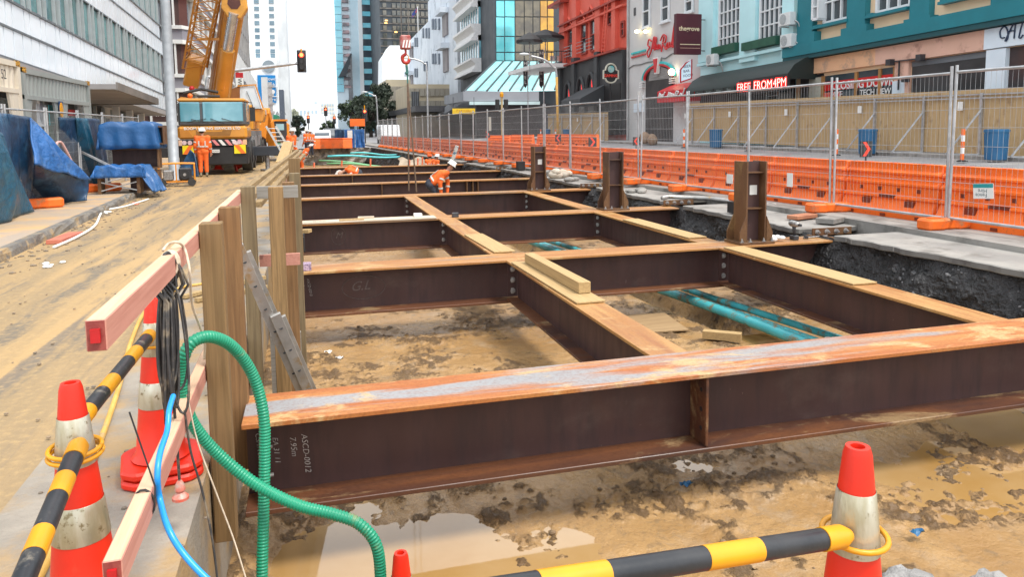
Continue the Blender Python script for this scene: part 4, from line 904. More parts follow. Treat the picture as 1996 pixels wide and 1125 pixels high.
# ================================================================ LEFT SIDE: PAVEMENT, OFFICES, SITE THINGS
GL = .037
def lz(L, y): return L-GL*y
PANELW = mat('pale_spandrel_glass', (.76,.82,.88), (.82,.87,.92), .5, .12, 0, 0, spec=.8, rvar=.03)
WINGRN = mat('green_office_glass', (.03,.13,.135), (.10,.26,.27), .35, .06, 0, 0, spec=1, rvar=.02, lim=(.42,.58))
MULL = mat('grey_mullion', (.17,.19,.21), (.13,.15,.17), 2, .5, .2, 0)
MULLW = mat('pale_mullion', (.42,.46,.47), (.36,.40,.41), 2, .5, .2, 0)
DARKIN = mat('dark_interior', (.03,.032,.035), (.05,.052,.055), .8, .4)
SOFF = mat('grey_soffit', (.30,.285,.28), (.26,.245,.24), 1, .8)
WALLW = mat('white_wall', (.66,.66,.65), (.60,.60,.59), .8, .7)
t = thing('office_building', 'office block with pale panels and green strip windows on the left', 'building', (-8.5, 0, 0))
YA, YB = 20.0, 51.2
b = MB(); b.box(-14, -.12, YA, YB, 4.80, 24); b.shear(GL); b.build('core', MULL, t)
b = MB(); b.box(-14, -1.6, YA, YB, -1, 4.8); b.shear(GL); b.build('ground_floor', DARKIN, t)
def panes(par, name, z0, z1, w0, ys, m, x0=-.10, x1=0.0):
    me = MB().box(x0, x1, .045, w0-.045, z0, z1).shear(GL).mesh(name, m)
    for y in ys: link(name, me, par, (0, y, -GL*y))
nmod = int((YB-YA)/.75)
for fl in range(4):
    z = 4.90+3.37*fl
    panes(t, 'spandrel_panel', z+.03, z+.90, .75, [YA+k*.75 for k in range(nmod)] if fl < 2 else [YA+k*.75 for k in range(nmod) if YA+k*.75 > 38], PANELW)
    lst = [YA+k*1.5 for k in range(nmod//2)]
    if fl >= 2: lst = [y for y in lst if y > 40]
    panes(t, 'wide_panel', z+.97, z+1.72, 1.0, lst, PANELW); panes(t, 'narrow_panel', z+.97, z+1.72, .5, [y+1.0 for y in lst], PANELW)
    panes(t, 'wide_window', z+1.80, z+3.34, .92, [y+.04 for y in lst], WINGRN, -.11, -.05); panes(t, 'narrow_window', z+1.80, z+3.34, .42, [y+1.04 for y in lst], WINGRN, -.11, -.05)
    me = MB().box(-.06, .06, -.03, .03, z+1.75, z+3.40).shear(GL).mesh('mullion', MULLW)
    for y in lst:
        link('mullion', me, t, (0, y, -GL*y)); link('mullion', me, t, (0, y+1.0, -GL*(y+1)))
    b = MB(); b.box(-.1, .03, YA, YB, z+.90, z+.97); b.shear(GL); b.build('rail', MULL, t); b = MB(); b.box(-.1, .045, YA, YB, z+1.72, z+1.80); b.shear(GL); b.build('rail', MULL, t)
    b = MB(); b.box(-.1, .035, YA, YB, z-.03, z+.03); b.shear(GL); b.build('rail', MULL, t)
b = MB(); b.box(-1.6, .06, YA, YB, 4.60, 4.86); b.shear(GL); b.build('fascia', SOFF, t)
colm = MB().box(-1.15, -.85, -.15, .15, -1.5, 4.6).mesh('column', WALLW)
for y in (24.5, 30.5, 36.5, 42.5, 45.5, 48.5): link('column', colm, t, (0, y, -GL*y))
sf = MB().box(-1.55, -1.5, .1, 1.35, .3, 3.4).mesh('shop_window', mat('shop_glass', (.20,.25,.26), (.10,.13,.14), .5, .1, 0, 0, spec=1)); mf = MB().box(-1.56, -1.42, -.05, .05, .2, 4.5).mesh('shop_mullion', MULLW)
for k in range(20):
    y = 21+k*1.5; link('shop_window', sf, t, (0, y, .6-GL*y)); link('shop_mullion', mf, t, (0, y, -GL*y))
b = MB(); b.box(-3.4, -1.5, YB-9, YB-6.5, -1, 4.6); b.shear(GL); b.build('entrance_wall', WALLW, t)
# entrance canopy
t = thing('entrance_canopy', 'flat grey canopy over the office entrance', 'canopy', (-8.5, 0, 0))
p = at_x(306, 193, -6.0); q = at_x(172, 186, -6.0)
b = MB(); b.box(.06, 2.5, 27.0, p.y, 4.13, 4.30); b.shear(GL); b.build('roof_slab', SOFF, t)
b = MB(); b.box(2.501, 2.56, 27.0, p.y+.05, 4.10, 4.36); b.box(.06, 2.5, p.y+.001, p.y+.06, 4.10, 4.36); b.shear(GL); b.build('fascia', mat('canopy_edge', (.22,.20,.18), (.18,.165,.15), 1, .7), t)
# shipping containers cut open as a walkway
def container(y0, L, c, c2, label, zt, zb, X, num=None):
    m = mat(c[0], c[1], c2, .8, .6, 0, .1); t = thing('container', label, 'container', (X, y0, 0)); Hh = zt-zb
    b = MB(); nr = int(L/.28)
    pts = []
    for k in range(nr):
        y = .12+k*(L-.24)/nr; d = (L-.24)/nr
        for f_, xx in ((0,-.0),(.35,0),(.5,-.05),(.85,-.05)): pts.append((xx, y+f_*d))
    zc = zt-.62
    b.add([(x, y, zc) for x, y in pts]+[(x, y, zt-.12) for x, y in pts], [(i, i+1, i+1+len(pts), i+len(pts)) for i in range(len(pts)-1)])
    b.build('corrugated_side', m, t, fix=False)
    b = MB(); b.box(-.06,.03,0,L,zt-.12,zt); b.box(-.06,.035,0,L,zc-.1,zc); b.build('top_rail', m, t)
    for yy in (0, L-.16): MB().box(-.14,.04,yy,yy+.16,zb,zt-.12).build('corner_post', m, t)
    # opening surrounds with sloping haunches
    for a in ((.16, .35), (L*.5-.35, L*.5+.35), (L-.5, L-.16)):
        MB().box(-.05,.02,a[0],a[1],zb,zc-.1).build('pier', m, t)
    for a, s_ in ((.35,1),(L*.5-.35,-1),(L*.5+.35,1),(L-.5,-1)):
        MB().prism([(a, zc-.1),(a+s_*.22, zc-.1),(a, zc-.85)], 'x', -.04, .012).build('haunch', m, t)
    b = MB(); b.box(-2.4,-.07,0,L,zt-.1,zt-.02); b.build('roof', m, t)
    b = MB()
    for yy in (.0, L-.22): b.box(-.03,.045,yy,yy+.22,zt-.10,zt+.02)
    b.build('corner_casting', mat('casting_orange', (.65,.33,.03), (.12,.06,.01), 30, .6, lim=(.48,.52)), t)
    if num: letters(t, num, .30, DARKM, (.04, L-1.15, zt-.35), (0,1,0), (0,0,1), extrude=.001)
    return t
XC = -6.35
c1 = at_x(40, 127, XC); c2_ = at_x(172, 160, XC)
container(c1.y, c2_.y-c1.y, ('grey_container', (.27,.29,.28)), (.24,.26,.25), 'grey shipping container cut open as a covered walkway', c1.z-.05, .3, XC)
container(c1.y-6.25, 6.1, ('cream_container', (.62,.56,.46)), (.56,.50,.41), 'cream shipping container with number 52 at the left edge', c1.z+.06, .3, XC, '52')
# posters seen through the container openings
for k, (u1, v1, u2, v2, c, lab) in enumerate(((70,202,92,246,(.75,.76,.78),'white poster of a grey bag in the walkway opening'), (94,204,106,244,(.03,.50,.58),'turquoise poster strip beside the white poster'), (114,197,123,222,(.01,.05,.14),'navy banner with yellow shape on the container pier'), (132,213,148,226,(.5,.03,.03),'red poster low in the second walkway opening'))):
    p = at_x(u1, v1, XC-.25 if k != 2 else XC+.05); q = at_x(u2, v2, XC-.25 if k != 2 else XC+.05)
    tt = thing('poster', lab, 'poster', (p.x, 0, 0)); MB().box(0,.02,p.y,q.y,q.z,p.z).build('sheet', mat('poster_%d' % k, c, tuple(x*.8 for x in c), 2, .5), tt)
    if k == 0: b = MB(); b.ball((.02,(p.y+q.y)/2,(p.z+q.z)/2+.05),.22,10,8,None,.08,1,1.3); b.build('printed_bag', mat('grey_print', (.25,.26,.28), (.4,.41,.43), 5, .6), tt)
    if k == 2: b = MB(); b.ball((.02,(p.y+q.y)/2,q.z+.1),.16,8,6,None,.1,1,1.3); b.build('printed_shape', BARY, tt)
# fence along the pavement with hung blankets and tarpaulins
XF = -5.75
for k in range(6):
    y = 14.4+k*2.42
    c = copy_tree(panel, (XF, y, .14), .0, '%s wire fence panel along the left pavement, counting away from the camera' % ORD[k]); c['group'] = 'fence panels along the left pavement'; c.rotation_euler = (0, 0, 0); c.scale[2] = .93
for k, (u, v) in enumerate(((70,405),(196,372),(275,343))):
    p = at_z(u, v, .15); c = copy_tree(ft, (p.x, p.y, .138), .5, '%s orange fence weight below the blue tarpaulins' % ORD[k]); c['group'] = 'orange weights below the tarpaulins'; c.scale = (1.25, 1.25, 1.25)
def drape(name, TL, TR, BR, BL, m, label, folds=3, amp=.06, bulge=.1, nu=34, nv=26, th=.03, seed=0, cat='tarpaulin'):
    rnd = random.Random(seed); TL, TR, BR, BL = [Vector(p) for p in (TL, TR, BR, BL)]; ph = [rnd.uniform(0, 6) for _ in range(6)]
    nrm = (TR-TL).cross(BL-TL).normalized()
    if nrm.x < 0: nrm = -nrm
    def f(u, v):
        p = TL.lerp(TR, u).lerp(BL.lerp(BR, u), v)
        d = amp*v**.7*math.sin(folds*2*math.pi*u+ph[0]+1.5*math.sin(v*3+ph[1]))+amp*.45*math.sin(folds*4.3*math.pi*u+ph[2]+v*4)*v+bulge*math.sin(math.pi*v)*math.sin(math.pi*u)
        d += amp*.4*math.sin(9*v+5*u+ph[3])*.5
        return p+nrm*d
    b = MB(); b.grid(f, nu, nv); o = b.build(name, m, smooth=True, fix=False)
    s = o.modifiers.new('thickness', 'SOLIDIFY'); s.thickness = th; s.offset = -1
    return tag(o, label, cat, 'blue tarpaulins on the left fence')
G = lambda u, v: at_z(u, v, .16)
Xp = lambda u, v, dx=0: at_x(u, v, XF+.08+dx)
drape('padded_blanket', Xp(-45,218), Xp(20,222), G(24,418)+Vector((-.1,0,0)), G(-50,440), TARP, 'dark padded blanket at the left edge behind the teal sheet', 2, .05, .12, seed=1)
drape('padded_blanket', Xp(14,222,.02), Xp(58,228,.02), G(66,398), G(20,412), TARP, 'dark padded blanket hanging between the teal sheet and the bright flap', 2, .05, .10, seed=2)
drape('tarpaulin_sheet', Xp(-40,232,.35), Xp(2,262,.30), G(58,413), G(-60,455), TARPT, 'teal blue sheet sagging at the left edge of the photo', 2, .05, .16, seed=3)
drape('tarpaulin_flap', Xp(57,230,.06), Xp(64,236,.08), Xp(172,352,.75), Xp(64,322,.30), TARPB, 'bright blue flap spread diagonally over the dark tarpaulin', 2, .035, .05, seed=4)
drape('tarpaulin_skirt', Xp(66,318,.25), Xp(171,350,.70), G(171,393), G(62,396), TARP, 'dark tarpaulin skirt below the bright blue flap', 1, .03, .06, seed=5)
drape('padded_blanket', Xp(112,228), Xp(150,230), G(166,367), G(128,372), TARP, 'dark blue blanket hanging left of the teal strip', 2, .04, .08, seed=6)
drape('padded_blanket', Xp(146,229,.04), Xp(170,231,.05), G(198,368), G(162,370), TARPT, 'teal strip of tarpaulin between two dark blankets', 2, .05, .10, seed=7)
drape('padded_blanket', Xp(168,230), Xp(192,232), G(214,360), G(190,367), TARP, 'dark blue blanket at the far end of the hung row', 2, .04, .06, seed=8)
for u0 in (112, 168):                                   # quilting seams read as a fold at mid height
    pass
# bent pipe leaning on the fence
b = MB(); b.tube(smooth_path([Xp(118,322,.3), Xp(110,285,.3), Xp(115,277,.3), Xp(124,284,.35), Xp(150,335,.5)], 6), .03, 8); tag(b.build('bent_pipe', mat('pinkish_pipe', (.55,.33,.30), (.45,.26,.22), 4, .5), smooth=True), 'bent pinkish pipe leaning on the fence beside the blue flap', 'pipe')
# rusty steel stacked on the pavement under blue covers
p = at_z(250, 372, .15); q = at_z(318, 372, .15); y0 = p.y+.3
t = thing('steel_pile', 'stack of rusty steel beams on the pavement by the lamp pole', 'steel stack', (at_y(290,360,y0).x, y0, .14))
for k, (xa, xb, z0, z1) in enumerate(((-.45,.30,.0,.55), (-.85,.33,.60,1.15), (-.85,.50,1.25,1.75))):
    b = MB(); b.box(xa, xb, -.25, .25, z1-.04, z1); b.box(xa, xb, -.015, .015, z0+.04, z1-.04); b.box(xa, xb, -.25, .25, z0, z0+.04); b.box(xb-.03, xb, -.25, .25, z0+.041, z1-.041); b.m[6:12] = [1]*6; b.build('stacked_beam', [RUSTC, WEB], t)
L_ = t.location
def cover(name, x0, x1, y0, y1, zt, zb, m, label, seed):
    rnd = random.Random(seed); ph = [rnd.uniform(0,6) for _ in range(4)]
    def f(u, v):
        a = u*2-1; c = v*2-1; r = max(abs(a), abs(c)); k = min(1, r/.72); top = 1-max(0, (r-.72)/.28)
        x = (x0+x1)/2+(x1-x0)/2*min(1.0, abs(a)/.72)*math.copysign(1, a)*(1+.06*(1-top)); y = (y0+y1)/2+(y1-y0)/2*min(1.0, abs(c)/.72)*math.copysign(1, c)*(1+.06*(1-top))
        z = zb+(zt-zb)*top+.05*math.sin(7*a+ph[0])*math.cos(6*c+ph[1])*(.4+top*.6)-.05*top*(a*a)
        return (L_.x+x+.04*math.sin(13*c+ph[2])*(1-top), L_.y+y+.04*math.sin(15*a+ph[3])*(1-top), L_.z+z)
    b = MB(); b.grid(f, 44, 36); o = b.build(name, m, smooth=True, fix=False); s = o.modifiers.new('thickness', 'SOLIDIFY'); s.thickness = .02
    return tag(o, label, 'tarpaulin')
TARPM = mat('mid_blue_tarpaulin', (.015,.09,.25), (.012,.075,.21), 2, .42, 0, .5, 5, dist=.05)
cover('tarpaulin_cover', -1.0, .36, -.6, .45, 1.84, 1.15, TARPM, 'blue tarpaulin wrapped over the top of the steel stack', 4)
cover('tarpaulin_cover', -1.05, .10, -1.15, -.45, .72, .42, TARPB, 'blue tarpaulin slumped over the low pile before the steel stack', 5)
drape('tarpaulin_tail', L_+Vector((-.15,-1.0,.70)), L_+Vector((.15,-.5,.72)), L_+Vector((.55,-.7,.02)), L_+Vector((.30,-1.25,.02)), TARPM, 'tail of blue tarpaulin trailing right of the low pile', 2, .04, .05, seed=9)
t2 = thing('trestle', 'low rusty trestle under the slumped blue tarpaulin', 'trestle', L_+Vector((-.5,-.85,0)))
b = MB(); b.box(-.5,-.42,-.2,.2,0,.45); b.build('side_plate', RUSTC, t2); b = MB(); b.box(.42,.5,-.2,.2,0,.45); b.build('side_plate', RUSTC, t2); b = MB(); b.bar((-.42,-.2,.08),(.42,-.2,.3),.03,.03); b.bar((-.42,-.18,.3),(.42,-.18,.08),.03,.03); b.build('cross_bar', GALV, t2)
b = MB(); b.bar(L_+Vector((-1.9,-.3,1.3)), L_+Vector((-.7,-.8,.7)), .05, .05); tag(b.build('leaning_tube', GALV), 'pale tube leaning across from the fence to the low pile', 'tube')
drape('tarpaulin_far', at_y(372,292,27.2), at_y(380,300,26.6), at_y(388,345,26.0), at_y(345,335,26.6), TARP, 'dark blue sheet slumped behind the generator and the pole', 1, .03, .05, seed=12)
# generator in an orange tube frame
t = thing('generator', 'portable generator in an orange tube frame on wheels by the kerb', 'generator', (*at_z(347, 362, .02)[:2], .02), .12)
b = MB()
for yy in (-.28, .28): b.tube(smooth_path([(-.52,yy,.12),(-.52,yy,.60),(-.45,yy,.70),(.42,yy,.70),(.50,yy,.62),(.50,yy,.12)], 4), .022, 8); b.tube([(-.52,yy,.14),(.50,yy,.14)], .022, 8)
for x in (-.52, -.02, .50):
    b.tube([(x,-.28,.14),(x,.28,.14)], .02, 8); b.tube([(x,-.28,.70 if abs(x) < .3 else .62),(x,.28,.70 if abs(x) < .3 else .62)], .02, 8)
b.tube([(-.02,-.28,.14),(-.02,-.28,.70)], .02, 8); b.build('tube_frame', mat('generator_orange', (.70,.27,.02), (.6,.22,.02), 4, .45), t, smooth=40)
b = MB(); b.box(.05,.42,-.2,.2,.18,.56); b.build('engine', DARKM, t, bevel=.04); b = MB(); b.cyl((.22,-.205,.36),(.22,-.24,.36),.15,16); b.build('recoil_starter', BLACKM, t); MB().cyl((.22,-.241,.36),(.22,-.255,.36),.05,10).build('starter_hub', BOLT, t)
MB().box(-.40,-.10,-.18,.18,.18,.50).build('alternator', BOLT, t, bevel=.03)
for x in (-.42, .42): MB().cyl((x,-.32,.12),(x,-.38,.12),.12,16).build('wheel', RUBBER, t); MB().cyl((x,.32,.12),(x,.38,.12),.12,16).build('wheel', RUBBER, t)
# lamp pole
t = thing('lamp_pole', 'thick grey steel lamp pole beside the crane', 'lamp pole', (*at_z(341, 352, .13)[:2], .13))
pb = t.location; pt_ = at_y(320, -40, pb.y); dx = (pt_.x-pb.x)/(pt_.z-pb.z)
b = MB(); b.tube([(0,0,0),(0,0,.02),(dx*5,0,5),(dx*10,0,10)], [.19,.165,.15,.12], 18); b.build('shaft', mat('pole_galv', (.36,.38,.40), (.30,.32,.34), 5, .5, .3, .05), t, smooth=True)
b = MB(); b.tube(smooth_path([(dx*9.9,0,9.9),(dx*10+.3,0,11),(dx*10+1.6,0,11.7)], 5), .06, 8); b.build('arm', GALV, t)
b = MB(); b.box(dx*10+1.5,dx*10+2.2,-.15,.15,11.62,11.76); b.build('lamp_head', GALV, t)
# litter along the kerb
b = MB(); b.bar(at_z(105,472,.04), at_z(148,455,.04), .22, .06); tag(b.build('red_block', mat('red_block', (.5,.16,.10), (.42,.12,.08), 4, .8)), 'red timber block lying in the gutter by the kerb', 'block')
b = MB(); b.tube(smooth_path([at_z(105,482,.03), at_z(150,462,.03), at_z(185,440,.03), at_z(196,418,.03), at_z(205,410,.03), at_z(245,402,.03), at_z(290,388,.03)], 6), .022, 8); tag(b.build('white_pipe', PAPER, smooth=True), 'white pipe lying along the gutter', 'pipe')
for k, (u, v, m, lab) in enumerate(((204,412,PAPER,'crumpled white plastic in the gutter'), (265,394,mat('pale_red', (.6,.2,.14), None, 5, .7),'crumpled red plastic in the gutter'), (95,513,PAPER,'flattened white litter on the muddy road'))):
    p = at_z(u, v, .05); b = MB(); rnd = random.Random(k)
    for j in range(7): b.ball((p.x+rnd.uniform(-.10,.10), p.y+rnd.uniform(-.25,.25), .02), rnd.uniform(.015,.035), 7, 5, None, 1.5, 2, .7)
    tag(b.build('crumpled_litter', m), lab, 'litter')
b = MB(); rnd = random.Random(99)
for k in range(420):
    y = rnd.uniform(8, 40); x = kerb_x(y)+abs(rnd.gauss(.12,.22)); r = rnd.uniform(.008,.035); b.ball((x, y, .01), r, 5, 3, None, 1.4, 1.2, .7)
for k in range(500):
    y = 2.5+rnd.random()**1.6*30; x = rnd.uniform(-3.9,-.45); r = rnd.uniform(.004,.014); b.ball((x, y, .018 if x < -1.36 else .026), r, 5, 3, None, 1.3, 1.2, .6)
kind(b.build('grit', mat('kerb_grit', (.26,.19,.12), (.16,.13,.10), 9, .8)), 'stuff')
# ---------------------------------------------------------------- second office block behind the pole
BRN = mat('brown_tint_glass', (.045,.030,.030), (.09,.055,.05), .5, .08, 0, 0, spec=1, rvar=.03)
BANDW = mat('white_band', (.72,.72,.70), (.66,.66,.64), .6, .6); BANDG = mat('mauve_grey_band', (.26,.25,.28), (.23,.22,.25), .6, .7)
t = thing('banded_building', 'banded white and grey office block behind the crane boom', 'building', (0,0,0))
Y2 = 58.5; XS = -7.95; zs = [4.5, 7.9, 11.3, 14.7, 18.1]
b = MB(); b.prism([(-24,Y2+.15),(XS-.68,Y2+.15),(XS-.2,Y2+.75),(XS-.2,92),(-24,92)], 'z', -1, 26); b.build('core', BRN, t)
for k in range(6):
    z = 1.05+3.45*k+.05
    for nm, m, z0, z1, o_ in (('white_band', BANDW, z, z+.28, .12), ('grey_band', BANDG, z+.28, z+1.05, .0), ('white_band', BANDW, z+1.05, z+1.30, .12)):
        b = MB(); b.prism([(-24, Y2-o_), (XS-.5, Y2-o_), (XS+o_, Y2+.6), (XS+o_, 92), (XS-.8, 92), (XS-.8, Y2+1.4), (XS-1.4, Y2+.6), (-24, Y2+.6)], 'z', z0, z1); b.v = [(x, y, zz-GL*(y-Y2)) for x, y, zz in b.v]; b.build(nm, m, t)
    for x in (-10.9, -9.05):
        b = MB(); b.box(x, x+.12, Y2-.05, Y2+.25, z+1.3, z+3.45); b.build('mullion', BANDW, t)
    for j in range(11):
        y = Y2+2.5+j*3; b = MB(); b.box(XS-.24, XS-.04, y, y+.18, z+1.3-GL*(y-Y2), z+3.45-GL*(y-Y2)); b.build('mullion', BANDW, t)
letters(t, 'ira Enq', .62, PAPER, (-10.55, Y2-.02, 3.0), (1,0,0), (0,0,1), extrude=.01)
# grey tower with square windows, farther along
def tower(name, label, x0, x1, y0, y1, z1, m, cat='building', z0=-1):
    t = thing(name, label, cat, (0,0,0)); b = MB(); b.box(x0, x1, y0, y1, z0, z1); b.build('wall', m, t); return t
GT = mat('grey_tower', (.27,.26,.26), (.23,.22,.22), .4, .7); DG = mat('dark_tower_glass', (.025,.04,.055), (.05,.07,.09), .3, .08, 0, 0, spec=1, rvar=.02)
a = at_y(430, 100, 96); c = at_y(485, 100, 128)
t = tower('grey_tower', 'dark grey tower with square windows behind the crane boom', a.x-6, c.x, 96, 128, 60, GT)
wm = MB().box(0, 3.0, -.08, .02, 0, 2.6).mesh('window', DG)
for r in range(12):
    for k in range(2): link('window', wm, t, (c.x-8.0+k*4.0, 96, 12+r*3.9))
fm = MB().box(-.02, .25, 0, .5, -1, 60).mesh('fin', mat('fin_grey', (.35,.34,.33), None, .5, .7))
for k in range(11): link('fin', fm, t, (c.x, 96+k*3, 0))
fb = MB().box(-.02, .18, 96, 128, 0, 1.2).mesh('floor_band', GT)
for r in range(14): link('floor_band', fb, t, (c.x, 0, 4+r*3.9))
# low white block in front of it
a = at_y(440, 75, 80); c = at_y(487, 140, 80)
t = thing('white_low_block', 'white low block with slanting top edge and dark openings behind the boom', 'building', (0,0,0))
x1 = at_x(440, 60, -7.8)
b = MB(); b.box(-20, -7.9, 92.5, 130, -1, 11.5); b.v = [(x, y, z-(.05*(y-92) if z > 5 else 0)) for x, y, z in b.v]; b.build('wall', WALLW, t)
om = MB().box(0, .06, 0, 2.2, 0, 3.2).mesh('opening', DARKIN)
for k in range(9): link('opening', om, t, (-7.9, 94+k*3.6, 5.6-.05*k*3.6)); link('opening', om, t, (-7.9, 94+k*3.6, 1.4-.05*k*1.6))
# white hotel tower
t = thing('white_tower', 'tall white tower with small square windows', 'building', (0,0,0)); YH = 150.0
a = at_y(488, 0, YH); c = at_y(553, 200, YH); ce = at_y(541, 0, YH)
WT = mat('white_render', (.84,.87,.88), (.80,.83,.84), .2, .6)
b = MB(); b.box(a.x-6, c.x-.6, YH, YH+22, -1, 75); b.build('wall', WT, t)
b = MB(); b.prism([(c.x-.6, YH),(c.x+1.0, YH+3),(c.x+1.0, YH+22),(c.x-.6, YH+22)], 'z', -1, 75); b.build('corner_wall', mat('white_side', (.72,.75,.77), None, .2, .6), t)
WB = mat('small_window_glass', (.12,.20,.26), (.20,.30,.37), .2, .1, 0, 0, spec=1)
wf = MB(); wf.box(0, .95, -.10, .0, 0, 1.0, 0); wf.box(.06, .89, -.13, -.101, .06, .46, 1); wf.box(.06, .89, -.13, -.101, .54, .94, 1); wm = wf.mesh('window', [MULLW, WB])
for v in (1,15,29,43,57,70,84,98,107):
    for u in (495, 524):
        p = at_y(u+ (v*.03), v, YH); o = link('window', wm, t, (p.x, YH, p.z-.5)); o.scale = (.95, 1, .78)
a2 = at_y(489, 113, YH-6); c2 = at_y(548, 290, YH-6)
t = thing('sign_building', 'white lower building with a large blue sign on its wall', 'building', (0,0,0))
b = MB(); b.box(a2.x-4, c2.x, YH-6, YH-.2, -1, a2.z); b.build('wall', WT, t); b = MB(); b.box(c2.x+.001, c2.x+.8, YH-5, YH-.2, -1, a2.z*.62); b.build('side_wall', mat('dark_side', (.10,.12,.16), None, .5, .5), t)
p = at_y(524, 129, YH-6.1); b = MB(); b.cyl((p.x, YH-6.05, p.z),(p.x, YH-6.2, p.z), 1.1, 24); b.build('round_emblem', mat('emblem_grey', (.30,.36,.40), (.24,.29,.33), .6, .6), t)
p = at_y(502, 146, YH-6.1); q = at_y(539, 200, YH-6.1)
SB = mat('sign_blue', (.01,.22,.55), (.01,.20,.50), 1, .4); b = MB(); b.box(p.x, q.x, YH-6.2, YH-6.05, q.z, p.z); sg = b.build('blue_sign', SB, t)
for s_, zz, sz in (('town', .86, .85), ('park', .66, .85), ('here', .12, .85)): letters(sg, s_, sz, WHITEP, (p.x+1.5, YH-6.25, q.z+(p.z-q.z)*zz), (1,0,0), (0,0,1), extrude=.02)
b = MB(); bx0 = p.x+1.7; bz0 = q.z+(p.z-q.z)*.22; b.tube([(bx0,YH-6.25,bz0),(bx0+1.7,YH-6.25,bz0),(bx0+1.7,YH-6.25,bz0+1.8),(bx0,YH-6.25,bz0+1.8),(bx0,YH-6.25,bz0)], .10, 6); b.cyl((bx0+.85,YH-6.24,bz0+.9),(bx0+.85,YH-6.3,bz0+.9),.4,12); b.build('sign_symbol', WHITEP, sg)
p = at_y(530, 221, YH-6.1); letters(t, 'PLAZA', .95, MULL, (p.x-.3, YH-6.1, p.z), (1,0,0), (0,0,1), extrude=.03)
# small red and white street banner
p = at_y(459, 141, 60); q = at_y(475, 168, 60); t = thing('street_banner', 'small red and white vertical banner right of the crane boom', 'banner', (p.x, 60, q.z))
b = MB(); b.box(0, q.x-p.x, 0, .04, 0, (p.z-q.z)*.62); b.build('white_part', PAPER, t); b = MB(); b.box(0, q.x-p.x, 0, .04, (p.z-q.z)*.62+.002, p.z-q.z); b.build('red_part', REDTAG, t)
letters(t, 'WIN', .42, DARKM, ((q.x-p.x)*.5, -.01, (p.z-q.z)*.6), (0,0,-1), (1,0,0), extrude=.004)
MB().cyl((-.05,.02,-4),(-.05,.02,1.6),.04,8).build('banner_pole', GALV, t)
# ================================================================ MOBILE CRANE
YC = 31.0; cl = at_y(346, 260, YC).x; cr = at_y(482, 260, YC).x; cw = cr-cl; zf = lambda v: at_y(413, v, YC).z
crane = thing('mobile_crane', 'yellow mobile crane parked on the muddy road with its boom raised', 'crane', ((cl+cr)/2, YC, 0)); hw = cw/2
WSG = mat('crane_windscreen', (.10,.30,.38), (.20,.44,.52), .6, .05, 0, 0, spec=1, rvar=.02); CABD = mat('cab_dark_grey', (.10,.105,.11), (.08,.085,.09), 2, .45)  # windscreen: bright sky reflection painted into the cyan glass colour
z192, z198, z237, z245, z271, z283, z300, z322 = [zf(v) for v in (191,199,237,245,271,283,300,322)]
MB().box(-hw*.97, hw*.97, .02, 2.2, z245, z192-.14).build('cab', CABD, crane, bevel=.07)
MB().box(-hw*.97, hw*.97, .08, 2.3, z192-.139, z192).build('cab_roof', CRANEY, crane, bevel=.05)
b = MB(); b.box(-hw*.90, -hw*.34, -.015, .03, z237, z198); b.build('windscreen', WSG, crane, bevel=.03); b = MB(); b.box(-hw*.26, hw*.90, -.015, .03, z237, z198); b.build('windscreen', WSG, crane, bevel=.03)
MB().box(hw*.971, hw*.98, .3, 1.6, z237, z198).build('side_window', WSG, crane)
b = MB(); b.box(-hw, hw, -.02, 2.2, z271, z245-.005); lower = b.build('nose', CRANEY, crane, bevel=.09)
zz = z271+.08; hh = z245-z271
b = MB(); b.prism([(-hw*.48,zz+hh*.1),(hw*.50,zz+hh*.1),(hw*.56,zz+hh*.52),(hw*.3,zz+hh*.52),(hw*.27,zz+hh*.40),(-hw*.42,zz+hh*.40),(-hw*.46,zz+hh*.52)], 'y', -.035, -.021); b.build('grille', mat('grille_ochre', (.30,.14,.03), (.25,.11,.02), 3, .6), lower)
b = MB(); b.prism([(-hw*.94,zz+hh*.55),(-hw*.7,zz+hh*.55),(-hw*.55,zz+.0),(-hw*.9,zz)], 'y', -.033, -.021); b.build('recessed_panel', mat('nose_shade', (.52,.21,.028), (.46,.18,.02), 2, .5), lower)
letters(lower, 'BOOM LIFTING SERVICES LTD', .155, PAPER, (0, -.03, z245-.10), (1,0,0), (0,0,1), extrude=.004, align='CENTER', offset=.003)
MB().box(-hw*.97, hw*.97, .0, .5, z283-.03, z271-.01).build('light_bar', BLACKM, crane)
for k in range(5):
    x = -hw*.05+k*.24; pts = [(x,z271-.03),(x+.13,z271-.03),(x+.30,z283-.01),(x+.17,z283-.01)]; MB().prism(pts, 'y', -.012, -.001).build('stripe', PAPER if k % 2 else mat('stripe_pink', (.75,.25,.25), None, 4, .5), crane)
LENS = mat('lamp_glass', (.7,.55,.55), (.5,.35,.38), 6, .15)
for x in (-hw*.82, -hw*.66, hw*.62, hw*.76): MB().cyl((x,-.03,(z271+z283)/2-.01),(x,.0,(z271+z283)/2-.01),.085,14).build('headlight', LENS, crane)
MB().box(-hw*.98,-hw*.88,-.02,.0,z283,z271-.03).build('indicator', mat('amber_lens', (.75,.5,.35), None, 5, .3), crane); MB().box(hw*.86,hw*.98,-.02,.0,z283,z271-.03).build('indicator', mat('amber_lens_b', (.75,.45,.25), None, 5, .3), crane)
b = MB(); b.box(-hw*.99, hw*.99, .03, 1.2, z322, z283-.031); b.build('bumper', BLACKM, crane, bevel=.04)
YEL = mat('marker_yellow', (.80,.66,.01), (.74,.60,.01), 4, .4); ORG = mat('marker_orange', (.85,.17,.02), (.8,.15,.02), 4, .4)
